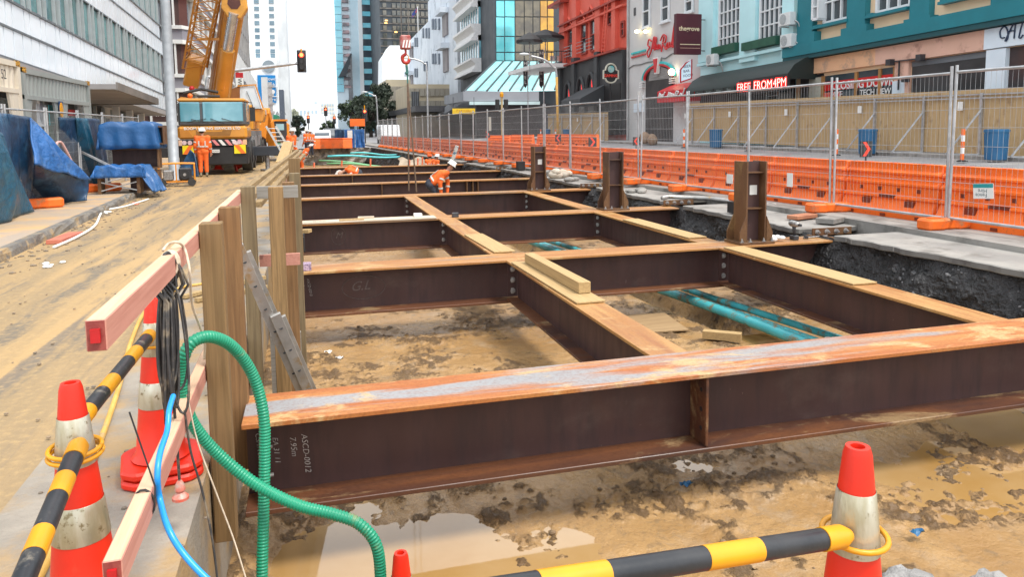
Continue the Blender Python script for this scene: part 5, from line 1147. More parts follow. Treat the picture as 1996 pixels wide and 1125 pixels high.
for s_, xa, xb in ((-1, -hw*.88, -hw*.56), (1, hw*.60, hw*.94)):
    p = MB().box(xa, xb, -.02, .02, z300, z283+.01).build('marker_board', YEL, crane); d = (xb-xa)
    m0 = xa if s_ > 0 else xb
    MB().prism([(xa+d*(.0 if s_ > 0 else 1), z283+.008),(xa+d*(.42 if s_ > 0 else .58), z283+.008),(xa+d*(1 if s_ > 0 else 0), z300+.002),(xa+d*(.58 if s_ > 0 else .42), z300+.002)], 'y', -.026, -.0205).build('marker_stripe', ORG, p)
pl = MB().box(-.05, .22, -.03, .02, z300+.05, z300+.17).build('number_plate', PAPER, crane); letters(pl, 'ZCA524', .07, DARKM, (-.04, -.032, z300+.11), (1,0,0), (0,0,1), extrude=.001)
for a, c in (((-.9,z237-.02),(-.2,z237+.12)), ((-.1,z237-.06),(-.75,z237+.1)), ((.45,z237-.08),(-.05,z237+.12)), ((1.0,z237-.07),(.35,z237+.13))): MB().bar((a[0],-.05,a[1]),(c[0],-.03,c[1]),.02,.02).build('wiper', BLACKM, crane)
for s_ in (-1, 1):
    b = MB(); b.tube([(s_*hw*.95,.1,z198),(s_*(hw+.22),.0,z198-.02),(s_*(hw+.24),.0,z198-.2)], .018, 6); b.box(min(s_*(hw+.13),s_*(hw+.33)), max(s_*(hw+.13),s_*(hw+.33)), -.04, .03, z198-.75, z198-.2); b.build('mirror', BLACKM, crane)
b = MB(); b.ball((-hw*.62,.3,z192+.10),.10,10,6); b.build('beacon', ORG, crane, smooth=True); b = MB(); b.ball((-hw*.70,1.6,z192+.45),.11,10,6); b.build('beacon', REDTAG, crane, smooth=True)
b = MB(); b.tube([(-hw*.9,1.2,z192+.25),(-hw*.4,1.4,z192+.42),(.1,1.6,z192+.30)], .06, 8); b.tube([(-hw*.5,1.0,z192+.12),(.2,1.2,z192+.12)], .05, 8); b.build('roof_pipes', BLACKM, crane)
# carrier
MB().box(-hw*.8, hw*.8, 2.3, 13, .95, 1.5).build('chassis', DARKM, crane, bevel=.03); MB().box(-hw*.98, hw*.98, 2.4, 13, 1.51, 1.72).build('deck', mat('deck_grey', (.20,.205,.21), (.15,.155,.16), 2, .6), crane)
for k in range(5): MB().box(hw*.81, hw*.99, 2.8+k*2, 4.2+k*2, 1.0, 1.5).build('locker', mat('locker_grey', (.25,.255,.26), (.2,.205,.21), 2, .5), crane, bevel=.02)
wb = MB(); wb.tube([(-.20,0,0),(-.19,0,0),(.19,0,0),(.20,0,0)], [.40,.62,.62,.40], 26); whm = wb.mesh('wheel', RUBBER, smooth=40); rim = MB().tube([(-.205,0,0),(-.17,0,0)], [.30,.34], 16).mesh('rim', DARKM)
for yy in (1.5, 3.2, 8.5, 10.2, 11.9):
    for s_ in (-1, 1):
        o = link('wheel', whm, crane, (s_*(hw-.14), yy, .72)); link('rim', rim, o, (.4*(s_ > 0)*1.0, 0, 0))
p = at_y(512, 294, 33.2); b = MB(); b.box(hw*.98, p.x-crane.location.x+1.05, 2.0, 2.5, p.z-.20, p.z+.20); b.build('outrigger_beam', mat('outrigger_navy', (.03,.035,.045), None, 3, .5), crane, bevel=.02)
b = MB(); b.box(-hw-1.6, -hw*.98, 2.0, 2.5, p.z-.20, p.z+.20); b.build('outrigger_beam', DARKM, crane, bevel=.02)
for s_ in (-1, 1): b = MB(); xx = s_*(hw+1.2 if s_ < 0 else hw+.6); b.cyl((xx,2.25,.08),(xx,2.25,p.z-.2),.09,12); b.cyl((xx,2.25,.02),(xx,2.25,.09),.3,16); b.build('outrigger_jack', BOLT, crane)
# turret, operator cab
MB().box(-1.2, 1.2, 4.6, 9.5, 1.75, 2.9).build('turret', CRANEY, crane, bevel=.06)
oc = crane.location; a = at_y(449, 238, 36.5); c = at_y(514, 165, 36.5)
x0, x1, z0, z1 = a.x-oc.x, c.x-oc.x, a.z, c.z; zm = z0+(z1-z0)*.36
b = MB(); b.prism([(x0+.1,z0),(x1-.1,z0),(x1,z0+.35),(x1,zm),(x0+.1,zm)], 'y', 5.5, 7.2); oper = b.build('operator_cab', CRANEY, crane, bevel=.04)
b = MB(); b.prism([(x0+.45,zm+.003),(x1-.12,zm+.003),(x1-.40,z1-.05),(x0+.5,z1-.12)], 'y', 5.44, 7.15); b.build('cab_glass', mat('cab_glass_pale', (.45,.58,.66), (.62,.70,.76), .8, .06, 0, 0, spec=1), oper)
b = MB(); b.prism([(x0+.05,zm+.1),(x0+.46,zm+.1),(x0+.5,z1-.05),(x0,z1-.25)], 'y', 5.42, 7.2); b.build('cab_side', mat('cab_brown', (.24,.10,.03), None, 3, .5), oper); b = MB(); b.bar((x1-.06,5.42,zm),(x1-.36,5.42,z1),.07,.07); b.bar((x0+.4,5.42,z1-.06),(x1-.3,5.42,z1),.06,.06); b.build('cab_frame', CRANEY, oper)
b = MB(); b.bar((x1-.5,5.40,zm+.1),(x1-.75,5.40,z1-.3),.02,.02); b.build('wiper', BLACKM, oper)
# boom
B0 = Vector((-3.86, 35.4, 2.7)); T0 = Vector((2.6, 20.6, 27.0)); bd = (T0-B0).normalized()
def loc(v): return Vector(v)-oc
bup = Vector((.25,-.75,-.6))
b = MB(); b.bar(loc(B0), loc(B0+bd*12.5), .76, .90, bup); b.build('boom_base_section', CRANEY, crane, bevel=.10)
b = MB(); b.bar(loc(B0+bd*12.5), loc(T0-bd*7), .74, .86, bup); b.build('boom_mid_section', CRANEY, crane, bevel=.08)
b = MB(); b.bar(loc(T0-bd*7), loc(T0), .62, .72, bup); b.build('boom_tip_section', CRANEY, crane, bevel=.06)
sx = bd.cross(bup).normalized(); sz = sx.cross(bd).normalized()
for s_ in (-1, 1): b = MB(); b.bar(loc(B0+bd*.5+sx*s_*.39), loc(B0+bd*12.4+sx*s_*.39), .03, .4, sz); b.build('boom_side_plate', CRANED, crane)
ca = at_y(433, 185, 33.6); cm = at_y(444, 97, 32.6); ce = at_y(456, 24, 31.7)
b = MB(); b.cyl(loc(ca), loc(cm), .28, 18); b.build('luffing_cylinder', CRANEY, crane, smooth=40); b = MB(); b.cyl(loc(cm), loc(ce), .20, 18); b.build('cylinder_rod', mat('chrome', (.62,.63,.65), (.5,.51,.53), 3, .2, .8, 0), crane, smooth=40)
pts = [(-.5,.25),(.5,.25),(.55,-.15),(.25,-.55),(-.25,-.55),(-.55,-.15)]
h = at_y(457, 8, 31.8)-oc; b = MB(); b.prism([(h.x+x*.9, h.z+z) for x, z in pts], 'y', h.y-.12, h.y+.4); hd = b.build('boom_foot_bracket', mat('bracket_yellow', (.70,.32,.04), None, 3, .45), crane, bevel=.03)
MB().prism([(h.x+x*.45, h.z+.05+z*.45) for x, z in pts], 'y', h.y-.14, h.y-.121).build('bracket_hole', mat('hole_brown', (.10,.03,.02), None, 3, .6), hd)
# stowed lattice jib beside the boom
ja = at_y(374, 165, 34.3)-oc; jb = at_y(418, -70, 31.9)-oc; jd = (jb-ja).normalized(); e1 = jd.cross(Vector((0,1,0))).normalized()*.40; e2 = jd.cross(e1).normalized()*.40
def jpt(t_, i, j): return ja+(jb-ja)*t_+e1*i+e2*j
b = MB()
for i in (-1,1):
    for j in (-1,1): b.tube([jpt(.15,i,j), jpt(1,i,j)], .045, 6)
b.build('jib_chord', CRANED, crane)
b = MB(); N = 11
for k in range(N):
    t0 = .15+.85*k/N; t1 = .15+.85*(k+1)/N
    for (i0,j0),(i1,j1) in (((-1,-1),(1,-1)),((1,-1),(1,1)),((1,1),(-1,1)),((-1,1),(-1,-1))):
        b.tube([jpt(t0,i0,j0), jpt(t1,i1,j1)], .022, 5); b.tube([jpt(t1,i0,j0), jpt(t1,i1,j1)], .018, 5)
b.build('jib_lacing', CRANED, crane)
b = MB(); b.bar(jpt(-.0,0,0), jpt(.24,0,0), .62, .62, e2); b.build('jib_root_box', CRANEY, crane, bevel=.05)
b = MB(); b.bar(at_y(385,76,33.2)-oc, at_y(428,76,33.2)-oc, .10, .10); b.bar(at_y(352,190,33)-oc, at_y(415,200,33)-oc,.08,.08); b.build('jib_bracket', CRANEY, crane)
# hoist rope, hook block, slings
HY = 20.6; hk = thing('hook_block', 'red crane hook block hanging over the pit on wire ropes', 'hook', at_y(790, 83, HY)); ho = hk.location
ROPEM = mat('wire_rope', (.10,.09,.08), (.14,.12,.10), 9, .6)
for dx in (-.10, .10): MB().cyl((dx,0,.2),(dx*.6,0,22),.012,6).build('hoist_rope', ROPEM, hk)
MB().box(-.14,.14,-.12,.12,-.18,.20).build('block', mat('hook_red', (.33,.05,.04), (.42,.20,.18), 9, .5), hk, bevel=.03)
for k in range(3): MB().prism([(-.10+.08*k,-.14),(-.06+.08*k,-.14),(-.02+.08*k,.06),(-.06+.08*k,.06)], 'y', -.127, -.1205).build('block_stripe', PAPER, hk)
b = MB(); b.tube(smooth_path([(0,0,-.18),(0,0,-.30),(-.09,0,-.38),(-.06,0,-.52),(.06,0,-.53),(.10,0,-.44)], 6), [.03]*6+[.045]*24+[.02], 8); b.build('hook', mat('hook_paint', (.45,.03,.02), None, 5, .5), hk, smooth=True)
sl = thing('lifting_sling', 'two-legged lifting sling hanging from the hook into the pit', 'sling', at_y(792, 112, HY)); s0 = sl.location
b = MB(); b.tube([(.07*math.cos(a*.4), .0, -.05+.14*math.sin(a*.4)) for a in range(17)], .014, 6); b.build('yellow_ring', BARY, sl); b = MB(); b.cyl((0,0,-.2),(.02,0,-.42),.035,8); b.cyl((.02,0,-.42),(.02,0,-.75),.02,8); b.ball((.0,0,-.42),.05,8,6); b.build('shackle', mat('shackle_green', (.03,.14,.12), None, 5, .5), sl)
for u, v in ((797,372),(812,374)): q = at_y(u, v, HY)-s0; MB().cyl((.02,0,-.7), q, .022, 8).build('chain_leg', mat('rusty_chain', (.16,.10,.06), (.1,.07,.05), 30, .7), sl)
# ================================================================ PEOPLE
def remesh(mb, vox):
    me = mb.mesh('tmp', SKIN); o = bpy.data.objects.new('tmp', me); COL.objects.link(o)
    m = o.modifiers.new('r', 'REMESH'); m.mode = 'VOXEL'; m.voxel_size = vox
    s = o.modifiers.new('s', 'SMOOTH'); s.iterations = 3; s.factor = .5
    dg = bpy.context.evaluated_depsgraph_get(); out = bpy.data.meshes.new_from_object(o.evaluated_get(dg)); bpy.data.objects.remove(o)
    out.polygons.foreach_set('use_smooth', [True]*len(out.polygons)); return out
def skin_part(par, name, segs, m, vox=.018):
    b = MB()
    for p, q, r1, r2 in segs: b.caps(p, q, r1, r2)
    me = remesh(b, vox); me.materials.clear(); me.materials.append(m); return link(name, me, par)
def hand(b, wrist, elbow, curl=.5, side=1):
    w_ = Vector(wrist); d = (w_-Vector(elbow)).normalized(); s_ = d.cross(Vector((0,1,.2))).normalized(); n_ = d.cross(s_).normalized()
    b.caps(w_, w_+d*.085, .032, .036)
    for k, L in enumerate((.07,.08,.075,.06)):
        p = w_+d*.085+s_*(-.027+.018*k); k1 = p+d*L*.55+n_*.01*curl; k2 = k1+(d*.6+n_*curl).normalized()*L*.5; b.caps(p, k1, .010, .009, 8); b.caps(k1, k2, .009, .008, 8)
    t_ = w_+d*.03+s_*.035*side; b.caps(t_, t_+d*.04+s_*.03*side, .012, .010, 8); b.caps(t_+d*.04+s_*.03*side, t_+d*.075+s_*.03*side, .010, .009, 8)
def person(label, J, face, top=HIVIS, legs=HIVIS, boots=BOOT, helmet=HELMET, scale=1.0, tape=True, legs_visible=True, origin=None):
    """J: joint positions in world metres; face: direction the face looks"""
    o0 = Vector(origin) if origin is not None else (J['anL']+J['anR'])/2
    t = thing('person', label, 'person', o0); W = {k: Vector(v)-o0 for k, v in J.items()}
    f = Vector(face).normalized(); up = (W['head']-W['neck']).normalized()
    hc = W['head']; b = MB()
    b.caps(W['pelvis'], W['chest'], .12, .13); b.caps(W['chest'], W['neck'], .10, .055); b.caps(W['neck'], hc-up*.06, .055, .055)
    b.caps(hc-up*.03+f*.01, hc+up*.05, .078, .088); b.caps(hc-up*.07+f*.045, hc-up*.06+f*.05, .045, .040)        # skull and jaw
    rt = f.cross(up).normalized(); b.caps(hc+f*.085-up*.005, hc+f*.108-up*.03, .010, .014, 8)                      # nose
    for s_ in (-1,1): b.caps(hc+rt*s_*.086-up*.01, hc+rt*s_*.088+up*.02, .014, .016, 8)                            # ears
    for s_ in 'LR':
        b.caps(W['sh'+s_], W['el'+s_], .045, .04); b.caps(W['el'+s_], W['ha'+s_], .04, .028); hand(b, W['ha'+s_], W['el'+s_], .6, 1 if s_ == 'R' else -1)
        if legs_visible: b.caps(W['hip'+s_], W['kn'+s_], .07, .05); b.caps(W['kn'+s_], W['an'+s_], .05, .035)
    me = remesh(b, .012); me.materials.clear(); me.materials.append(SKIN); link('body', me, t)
    e = MB()
    for s_ in (-1,1): e.ball(hc+f*.088+rt*s_*.032+up*.022, .011, 8, 6)
    e.caps(hc+f*.098-up*.058-rt*.02, hc+f*.098-up*.058+rt*.02, .005, .005, 6); e.build('face', HAIR, t)
    hr = MB(); hr.caps(hc+up*.03-f*.03, hc+up*.055-f*.02, .086, .088); hr.build('hair', HAIR, t, smooth=True)
    lo = lambda a, c: W[a].lerp(W[c], .28)
    seg = [(lo('pelvis','chest'), W['chest'], .150, .165), (W['shL'], W['shR'], .085, .085), (W['chest'], W['neck']-up*.06, .15, .09), (lo('hipL','shL'), W['shL'], .10, .10), (lo('hipR','shR'), W['shR'], .10, .10)]
    for s_ in 'LR': seg += [(W['sh'+s_], W['el'+s_], .078, .066), (W['el'+s_], W['el'+s_].lerp(W['ha'+s_], .93), .064, .048)]
    skin_part(t, 'jacket', seg, top)
    if legs_visible:
        seg = [(W['hipL'], W['hipR'], .125, .125), (lo('pelvis','chest'), W['pelvis'], .135, .145)]
        for s_ in 'LR': seg += [(W['hip'+s_], W['kn'+s_], .108, .082), (W['kn'+s_], W['kn'+s_].lerp(W['an'+s_], .72), .082, .074)]
        skin_part(t, 'trousers', seg, legs)
        for s_ in 'LR':
            a = W['an'+s_]; kn = W['kn'+s_]; ff = Vector((f.x, f.y, 0)).normalized() if abs(f.z) < .98 else Vector((0,1,0))
            skin_part(t, 'boot', [(kn.lerp(a, .55), a+Vector((0,0,.05)), .072, .058), (a+Vector((0,0,-.02))-ff*.05, a+ff*.17+Vector((0,0,-.045)), .052, .046)], boots)
    if tape:
        b = MB()
        for s_ in 'LR':
            for t_ in (.55,): p = W['sh'+s_].lerp(W['el'+s_], t_); d = (W['el'+s_]-W['sh'+s_]).normalized(); b.tube([p-d*.025, p+d*.025], .081, 14, False)
            p = W['el'+s_].lerp(W['ha'+s_], .4); d = (W['ha'+s_]-W['el'+s_]).normalized(); b.tube([p-d*.025, p+d*.025], .0685, 14, False)
        dT = (W['chest']-W['pelvis']).normalized(); side = (W['shR']-W['shL']).normalized(); fw = side.cross(dT).normalized()
        c = W['pelvis'].lerp(W['chest'], .42)
        def hoop(cc, a_, bb, h_):
            vs = []; n = 24
            for k in range(n):
                an = 2*math.pi*k/n
                for s2 in (-1,1): vs.append(cc+side*(a_*math.cos(an))+fw*(bb*math.sin(an))+dT*(h_*s2))
            return vs, [(2*k, 2*((k+1) % n), 2*((k+1) % n)+1, 2*k+1) for k in range(n)]
        b.add(*hoop(c, .225, .172, .025))
        for s2 in (-.11, .11):
            for sgn in (-1, 1): b.bar(c+side*s2+fw*sgn*.168, W['chest']+side*s2+fw*sgn*.172+dT*.02, .045, .01, fw)
        b.build('reflective_tape', HIVISY, t, fix=False)
    if helmet is not None:
        hb = MB(); hb.lathe([(.150,.005),(.152,.015),(.128,.022),(.124,.06),(.105,.105),(.065,.135),(.004,.146)], 20); hb.box(-.02,.02,-.11,.11,.10,.15)
        R = Matrix((rt, f, up)).transposed(); hm = hb.mesh('hard_hat', helmet, smooth=40); hm.transform(R.to_4x4()); link('hard_hat', hm, t, hc+up*.035+f*.012)
    return t
V = Vector
def standing(p, face, h=1.76, arms=((-.02,.02),(.02,.02)), spread=.10, lean=0.0):
    f = V((face[0], face[1], 0)).normalized(); r = f.cross(V((0,0,1))); k = h/1.76; p = V(p); q = lambda a, b_, c: p+r*(a*k)+f*((b_+lean*max(0, c-.9))*k)+V((0,0,c*k))
    return dict(anL=q(-spread,0,.09), anR=q(spread,.02,.09), knL=q(-spread*.95,.02,.50), knR=q(spread*.95,.03,.50), hipL=q(-.09,0,.90), hipR=q(.09,0,.90), pelvis=q(0,0,.96), chest=q(0,.01,1.27), neck=q(0,.0,1.46), head=q(0,.02,1.60),
        shL=q(-.19,0,1.40), shR=q(.19,0,1.40), elL=q(-.25,arms[0][0],1.12), elR=q(.25,arms[1][0],1.12), haL=q(-.25,arms[0][1]+.08,.87), haR=q(.25,arms[1][1]+.08,.87)), f
p = at_z(398, 344, .02); J, f = standing((p.x, p.y, .0), (-.05, 1, 0), 1.86); person('person in orange and white hard hat standing with back turned before the crane', J, f)
# bending over in the pit
yb = 21.3
J = dict(pelvis=at_y(838,358,yb), hipL=at_y(838,362,yb+.1), hipR=at_y(839,362,yb-.1), chest=at_y(860,341,yb), neck=at_y(873,333,yb), head=at_y(878,324,yb), shL=at_y(867,336,yb+.20), shR=at_y(864,338,yb-.20), elL=at_y(873,355,yb+.22), elR=at_y(858,358,yb-.24), haL=at_y(872,376,yb+.15), haR=at_y(860,379,yb-.2))
gz = -.62
J.update(knL=V((J['pelvis'].x+.16, yb+.12, gz+.50)), knR=V((J['pelvis'].x+.12, yb-.12, gz+.50)), anL=V((J['pelvis'].x-.02, yb+.13, gz+.09)), anR=V((J['pelvis'].x-.06, yb-.13, gz+.09)))
person('person in orange jacket and navy trousers bending over in the pit', J, (.8,-.2,-.55), legs=NAVY)
J, f = standing((at_y(846,310,36.3).x, 36.3, -1.32), (.9,.45,0), 1.78, lean=.18); person('person in orange seen from behind in the far pit, head just above the beams', J, f)
J, f = standing((at_y(838,310,37.4).x, 37.4, -1.30), (-.2,1,0), 1.74); person('person with an orange hood beside the worker in the far pit', J, f, helmet=mat('orange_hood', (.7,.12,.03), None, 5, .8))
yk = 31.2
J = dict(pelvis=at_y(700,336,yk), hipL=at_y(701,338,yk+.1), hipR=at_y(701,338,yk-.1), chest=at_y(684,329,yk), neck=at_y(673,332,yk), head=at_y(664,337,yk), shL=at_y(679,331,yk+.19), shR=at_y(680,332,yk-.19), elL=at_y(681,343,yk+.2), elR=at_y(686,343,yk-.22), haL=at_y(674,350,yk+.15), haR=at_y(700,343,yk-.25))
J.update(knL=J['pelvis']+V((-.25,.12,-.42)), knR=J['pelvis']+V((-.2,-.12,-.42)), anL=J['pelvis']+V((.1,.14,-.72)), anR=J['pelvis']+V((.12,-.14,-.72)))
person('person crouching low between the far beams, white hard hat to the left', J, (-.8,-.3,-.5), legs=NAVY)
J, f = standing((at_y(566,270,30.5).x, 30.5, .0), (.75,-.5,0), 1.82, lean=.1); person('person in orange with white hard hat standing behind the board stack', J, f)
J, f = standing((at_y(599,270,46).x, 46, .02), (-.6,.6,0), 1.75); person('person in orange beyond the pit edge, left of the orange barriers', J, f, legs=NAVY)
J, f = standing((at_y(605,270,47).x, 47.2, .02), (.2,-1,0), 1.7); person('person in orange right of the pair at the far pit edge', J, f, legs=NAVY)
J, f = standing((at_y(586,280,40).x, 40, -.55), (.9,.2,0), 1.55, lean=.7); person('person in orange stooping at the pit edge before the pair', J, f)
J, f = standing((at_x(266,244,-6.6).x, at_x(266,244,-6.6).y, .14), (-.5,-.6,0), 1.80); person('person in orange and white hard hat behind the steel stack, shoulders showing', J, f)
# ================================================================ OTHER SITE PLANT AND BACKGROUND VEHICLES
t = thing('excavator', 'orange excavator parked right of the crane', 'excavator', (at_y(537,270,43).x, 43, 0))
o_ = t.location; EXO = mat('excavator_orange', (.75,.27,.02), (.65,.22,.02), 2, .5); cabg = mat('excavator_glass', (.20,.42,.48), (.3,.5,.55), .8, .1, 0, 0, spec=1)
a = at_y(534, 236, 43)-o_; c = at_y(560, 292, 43)-o_
MB().box(a.x, c.x, 0, 1.4, c.z+.5, a.z).build('cab', DARKM, t, bevel=.05); MB().box(a.x+.1, c.x-.12, -.02, .0, c.z+1.1, a.z-.15).build('cab_window', cabg, t); MB().box(a.x-.05, c.x+.05, -.05, 1.5, a.z, a.z+.10).build('cab_roof', EXO, t)
MB().box(a.x-1.6, c.x+.1, 1.0, 3.6, c.z+.4, c.z+1.5).build('engine_house', EXO, t, bevel=.08); b = MB(); b.box(a.x-1.6, a.x-1.1, -.6, 3.4, .05, .75); b.build('track', RUBBER, t, bevel=.15); b = MB(); b.box(c.x-.3, c.x+.2, -.6, 3.4, .05, .75); b.build('track', RUBBER, t, bevel=.15)
bp_ = [at_y(532,284,42.5)-o_, at_y(524,235,42)-o_, at_y(519,215,41.5)-o_]
b = MB(); b.bar(bp_[0], bp_[1], .38, .5); b.bar(bp_[1], bp_[2], .32, .45); b.build('boom_arm', EXO, t, bevel=.03); b = MB(); q = at_y(512,268,41)-o_; b.bar(bp_[2], q, .22, .3); b.build('dipper_arm', EXO, t)
p = at_y(514, 240, 50); t = thing('white_mast', 'tall white panelled mast standing right of the operator cab', 'mast', (p.x, 50, 0)); p1 = at_y(509, 150, 50); p2 = at_y(521, 150, 50)
MB().box(p1.x-p.x, p2.x-p.x, 0, .4, 0, p1.z).build('panel', mat('mast_white', (.62,.66,.68), (.55,.58,.6), .8, .5), t); b = MB()
for k in range(8): b.box(p2.x-p.x, p2.x-p.x+.35, .05, .35, .6+k*.55, .75+k*.55)
b.box(p2.x-p.x+.02,p2.x-p.x+.25,.1,.3,0,p1.z-.3); b.build('bracket_column', GALV, t)
t = thing('green_container', 'green site container right of the crane', 'container', (at_y(492,250,52).x, 52, 0)); GC = mat('container_green', (.03,.24,.15), (.025,.2,.12), 1, .6); MB().box(-.3, 1.6, 0, 5, .3, 2.75).build('body', GC, t, bevel=.03)
b = MB()
for k in range(7): b.box(-.28+k*.27, -.14+k*.27, -.03, .0, .4, 2.6)
b.build('rib', GC, t)
# blue blankets on a fence across the far end of the pit
for k, (u1, u2) in enumerate(((652,672),(671,692),(692,711))):
    a = at_y(u1, 252, 66.4); c = at_y(u2, 289, 66.4)
    drape('hung_blanket', (a.x,66.4,a.z),(c.x,66.4,a.z),(c.x,66.3,c.z),(a.x,66.3,c.z), TARP if k == 0 else TARPB, '%s blue blanket from the left on the fence across the far end of the pit' % ORD[k], 2, .06, .08, seed=20+k)
p = at_y(677, 255, 66.2); MB_ = MB(); MB_.box(p.x, p.x+.42, 66.05, 66.1, p.z-.65, p.z+.05); tag(MB_.build('notice_sheet', PAPER), 'white notice pinned on the middle far blanket', 'notice')
for k in range(3):
    p = at_z(606+k*18, 289, .12); c = copy_tree(base_bar, (p.x, 65.9, .10), -math.pi/2, '%s orange barrier across the far end of the pit, from the left' % ORD[k]); c['group'] = 'orange barriers across the far pit end'
def car(label, x, y, rz, col, h=1.5, L=4.4, W=1.8, van=False):
    t = thing('parked_car', label, 'car', (x, y, .12), rz); m = mat('car_'+label.split()[0]+str(len(label)), col, tuple(q*.9 for q in col), 1, .25, 0, 0, coat=.5)
    pr = [(-L/2,.35),(-L/2,.85),(-L/2+.5,.95),(-L/2+1.1,h),(L/2-1.3,h),(L/2-.55,.98),(L/2,.88),(L/2,.35)] if not van else [(-L/2,.4),(-L/2,1.0),(-L/2+.35,1.2),(-L/2+.8,h),(L/2,h),(L/2,.4)]
    MB().prism(pr, 'x', -W/2, W/2).build('body', m, t, bevel=.08)
    MB().prism([(-L/2+.55,.98),(-L/2+1.06,h-.1),(-L/2+1.02,h-.1),(-L/2+.5,.98)], 'x', -W/2+.12, W/2-.12).build('windscreen', WSG, t) if False else None
    b = MB(); b.prism([(pr[2][0]-.03,1.0),(pr[3][0]-.04,h-.10),(pr[3][0]+.02,h-.08),(pr[2][0]+.05,1.0)], 'x', -W/2+.15, W/2-.15); b.build('windscreen', DG, t)
    b = MB(); b.box(-W/2-.012,-W/2+.01,pr[3][0]+.1,pr[4][0]-.1,1.0,h-.12); b.build('side_window', DG, t); b = MB(); b.box(W/2-.01,W/2+.012,pr[3][0]+.1,pr[4][0]-.1,1.0,h-.12); b.build('side_window', DG, t)
    for yy in (-L/2+.8, L/2-.8):
        for s_ in (-1,1): MB().cyl((s_*(W/2-.18),yy,.32),(s_*(W/2+.01),yy,.32),.32,16).build('wheel', RUBBER, t)
    for s_ in (-.6,.6): MB().box(s_-.18,s_+.18,-L/2-.03,-L/2+.01,.62,.78).build('headlight', PAPER, t)
    return t
car('white van driving towards us beyond the far fence', at_y(757,258,78).x, 78, 0, (.7,.72,.74), 2.0, 4.8, 1.95, True)
car('white car beyond the orange barriers at the far pit end', at_y(627,258,82).x, 82, 0, (.75,.76,.77), 1.55)
car('dark car beyond the far pit end, right of the white car', at_y(648,260,86).x, 86, 0, (.12,.13,.14), 1.7, 4.4, 1.9, True)
t = thing('variable_sign', 'orange roadworks board above the blue blankets at the far end', 'sign', (at_y(697,246,72).x, 72, .1)); MB().box(-.7,.7,0,.1,1.9,2.6).build('board', BARRIER, t); MB().cyl((0,.05,0),(0,.05,1.9),.05,8).build('stand', DARKM, t)

b = MB(); b.bar(at_y(878,326,33.2), at_y(891,284,33.0), .16, .05, (0,1,0)); tag(b.build('levelling_staff', mat('staff_white', (.6,.6,.56), (.1,.2,.3), 9, .6, lim=(.55,.6))), 'white levelling staff leaning up behind the bending worker', 'staff')
t = thing('ladder', 'short aluminium ladder leaning by the crane outrigger, left of the board stack', 'ladder', (0,0,0)); qa = at_y(519,246,27.5); qb = at_y(553,303,26.8)
for dx in (0, .32): b = MB(); b.bar(qa+Vector((dx,.25*dx,0)), qb+Vector((dx,.25*dx,0)), .07, .03, (0,1,0)); b.build('stile', ALU, t)
for k in range(7): q = qa.lerp(qb, .08+.14*k); MB().cyl(q, q+Vector((.32,.08,0)), .016, 8).build('rung', ALU, t)
for k, (u, v) in enumerate(((425,316),(458,318))):
    p = at_y(u, v, 32.5); t = thing('hazard_cone', ('small red cone standing under the crane', 'small red cone lying under the crane, right of the standing one')[k], 'traffic cone', (p.x, 32.5, .15 if k == 0 else .25)); b = MB(); b.lathe([(.16,.03),(.03,.42)], 14); bb = MB(); bb.box(-.2,.2,-.2,.2,0,.03); bb.build('base', CONEO, t); b.build('body', CONEO, t, smooth=True)
    if k: t.rotation_euler = (0, 1.4, .3)
# ================================================================ STREET LIGHTS AND SIGNALS
LAMPRED = glow('signal_red_lit', (1,.015,.01), 2.5); LAMPCORE = glow('signal_core', (1,.10,.03), 4.5)
def sighead(par, c, s=1.0, lit=True, face=-1):
    c = Vector(c); b = MB(); b.box(c.x-.17*s, c.x+.17*s, c.y-.05, c.y+.12, c.z-.55*s, c.z+.55*s); h = b.build('signal_head', BLACKM, par, bevel=.05*s)
    b = MB(); b.box(c.x-.27*s, c.x+.27*s, c.y+.121, c.y+.14, c.z-.66*s, c.z+.66*s); b.build('backboard', DARKM, h, bevel=.04*s)
    for k, zz in enumerate((.36,.0,-.36)):
        m = (LAMPCORE if lit and k == 0 else DARKM); b = MB(); b.cyl((c.x,c.y-.051,c.z+zz*s),(c.x,c.y-.07,c.z+zz*s),.115*s,16); b.build('lens', m, h)
        if lit and k == 0: b = MB(); b.lathe([(.117*s,0),(.15*s,0),(.15*s,.012),(.117*s,.012)], 18, cap=False); me = b.mesh('lit_rim', LAMPRED); me.transform(Matrix.Rotation(math.pi/2, 4, 'X')); link('lit_rim', me, h, (c.x,c.y-.055,c.z+zz*s))
        b = MB(); b.tube([(c.x+.13*s*math.cos(a),c.y-.12,c.z+zz*s+.13*s*math.sin(a)) for a in [k2*.35 for k2 in range(10)]], .018*s, 5); b.build('visor', BLACKM, h)
ys = 46.0; t = thing('traffic_signal', 'overhead traffic signal showing red on a long grey mast arm', 'traffic light', (0,0,0)); pts = [at_y(402,300,ys), at_y(403,165,ys), at_y(412,150,ys), at_y(430,141,ys), at_y(470,136,ys), at_y(580,123,ys)]
b = MB(); b.tube(smooth_path(pts, 6), .10, 10); b.build('mast_arm', GALV, t, smooth=True); p = at_y(588, 119, ys); sighead(t, (p.x, ys-.1, p.z), 1.0); b = MB(); b.cyl((p.x,ys,p.z+.5),(p.x,ys,p.z+.75),.05,8); b.build('finial', BARY, t)
def post_signal(u, vt, vb, y, label, s=1.0, zg=.1):
    p = at_y(u, (vt+vb)/2, y); t = thing('traffic_signal', label, 'traffic light', (p.x, y, zg)); MB().cyl((0,.1,0),(0,.1,p.z-zg),.06,8).build('post', DARKM, t); sighead(t, (0, 0, p.z-zg), (at_y(u, vt, y).z-at_y(u, vb, y).z)/1.32); MB().cyl((0,.1,p.z-zg+.3),(0,.1,p.z-zg+1.0),.06,8).build('cap', BARY, t)
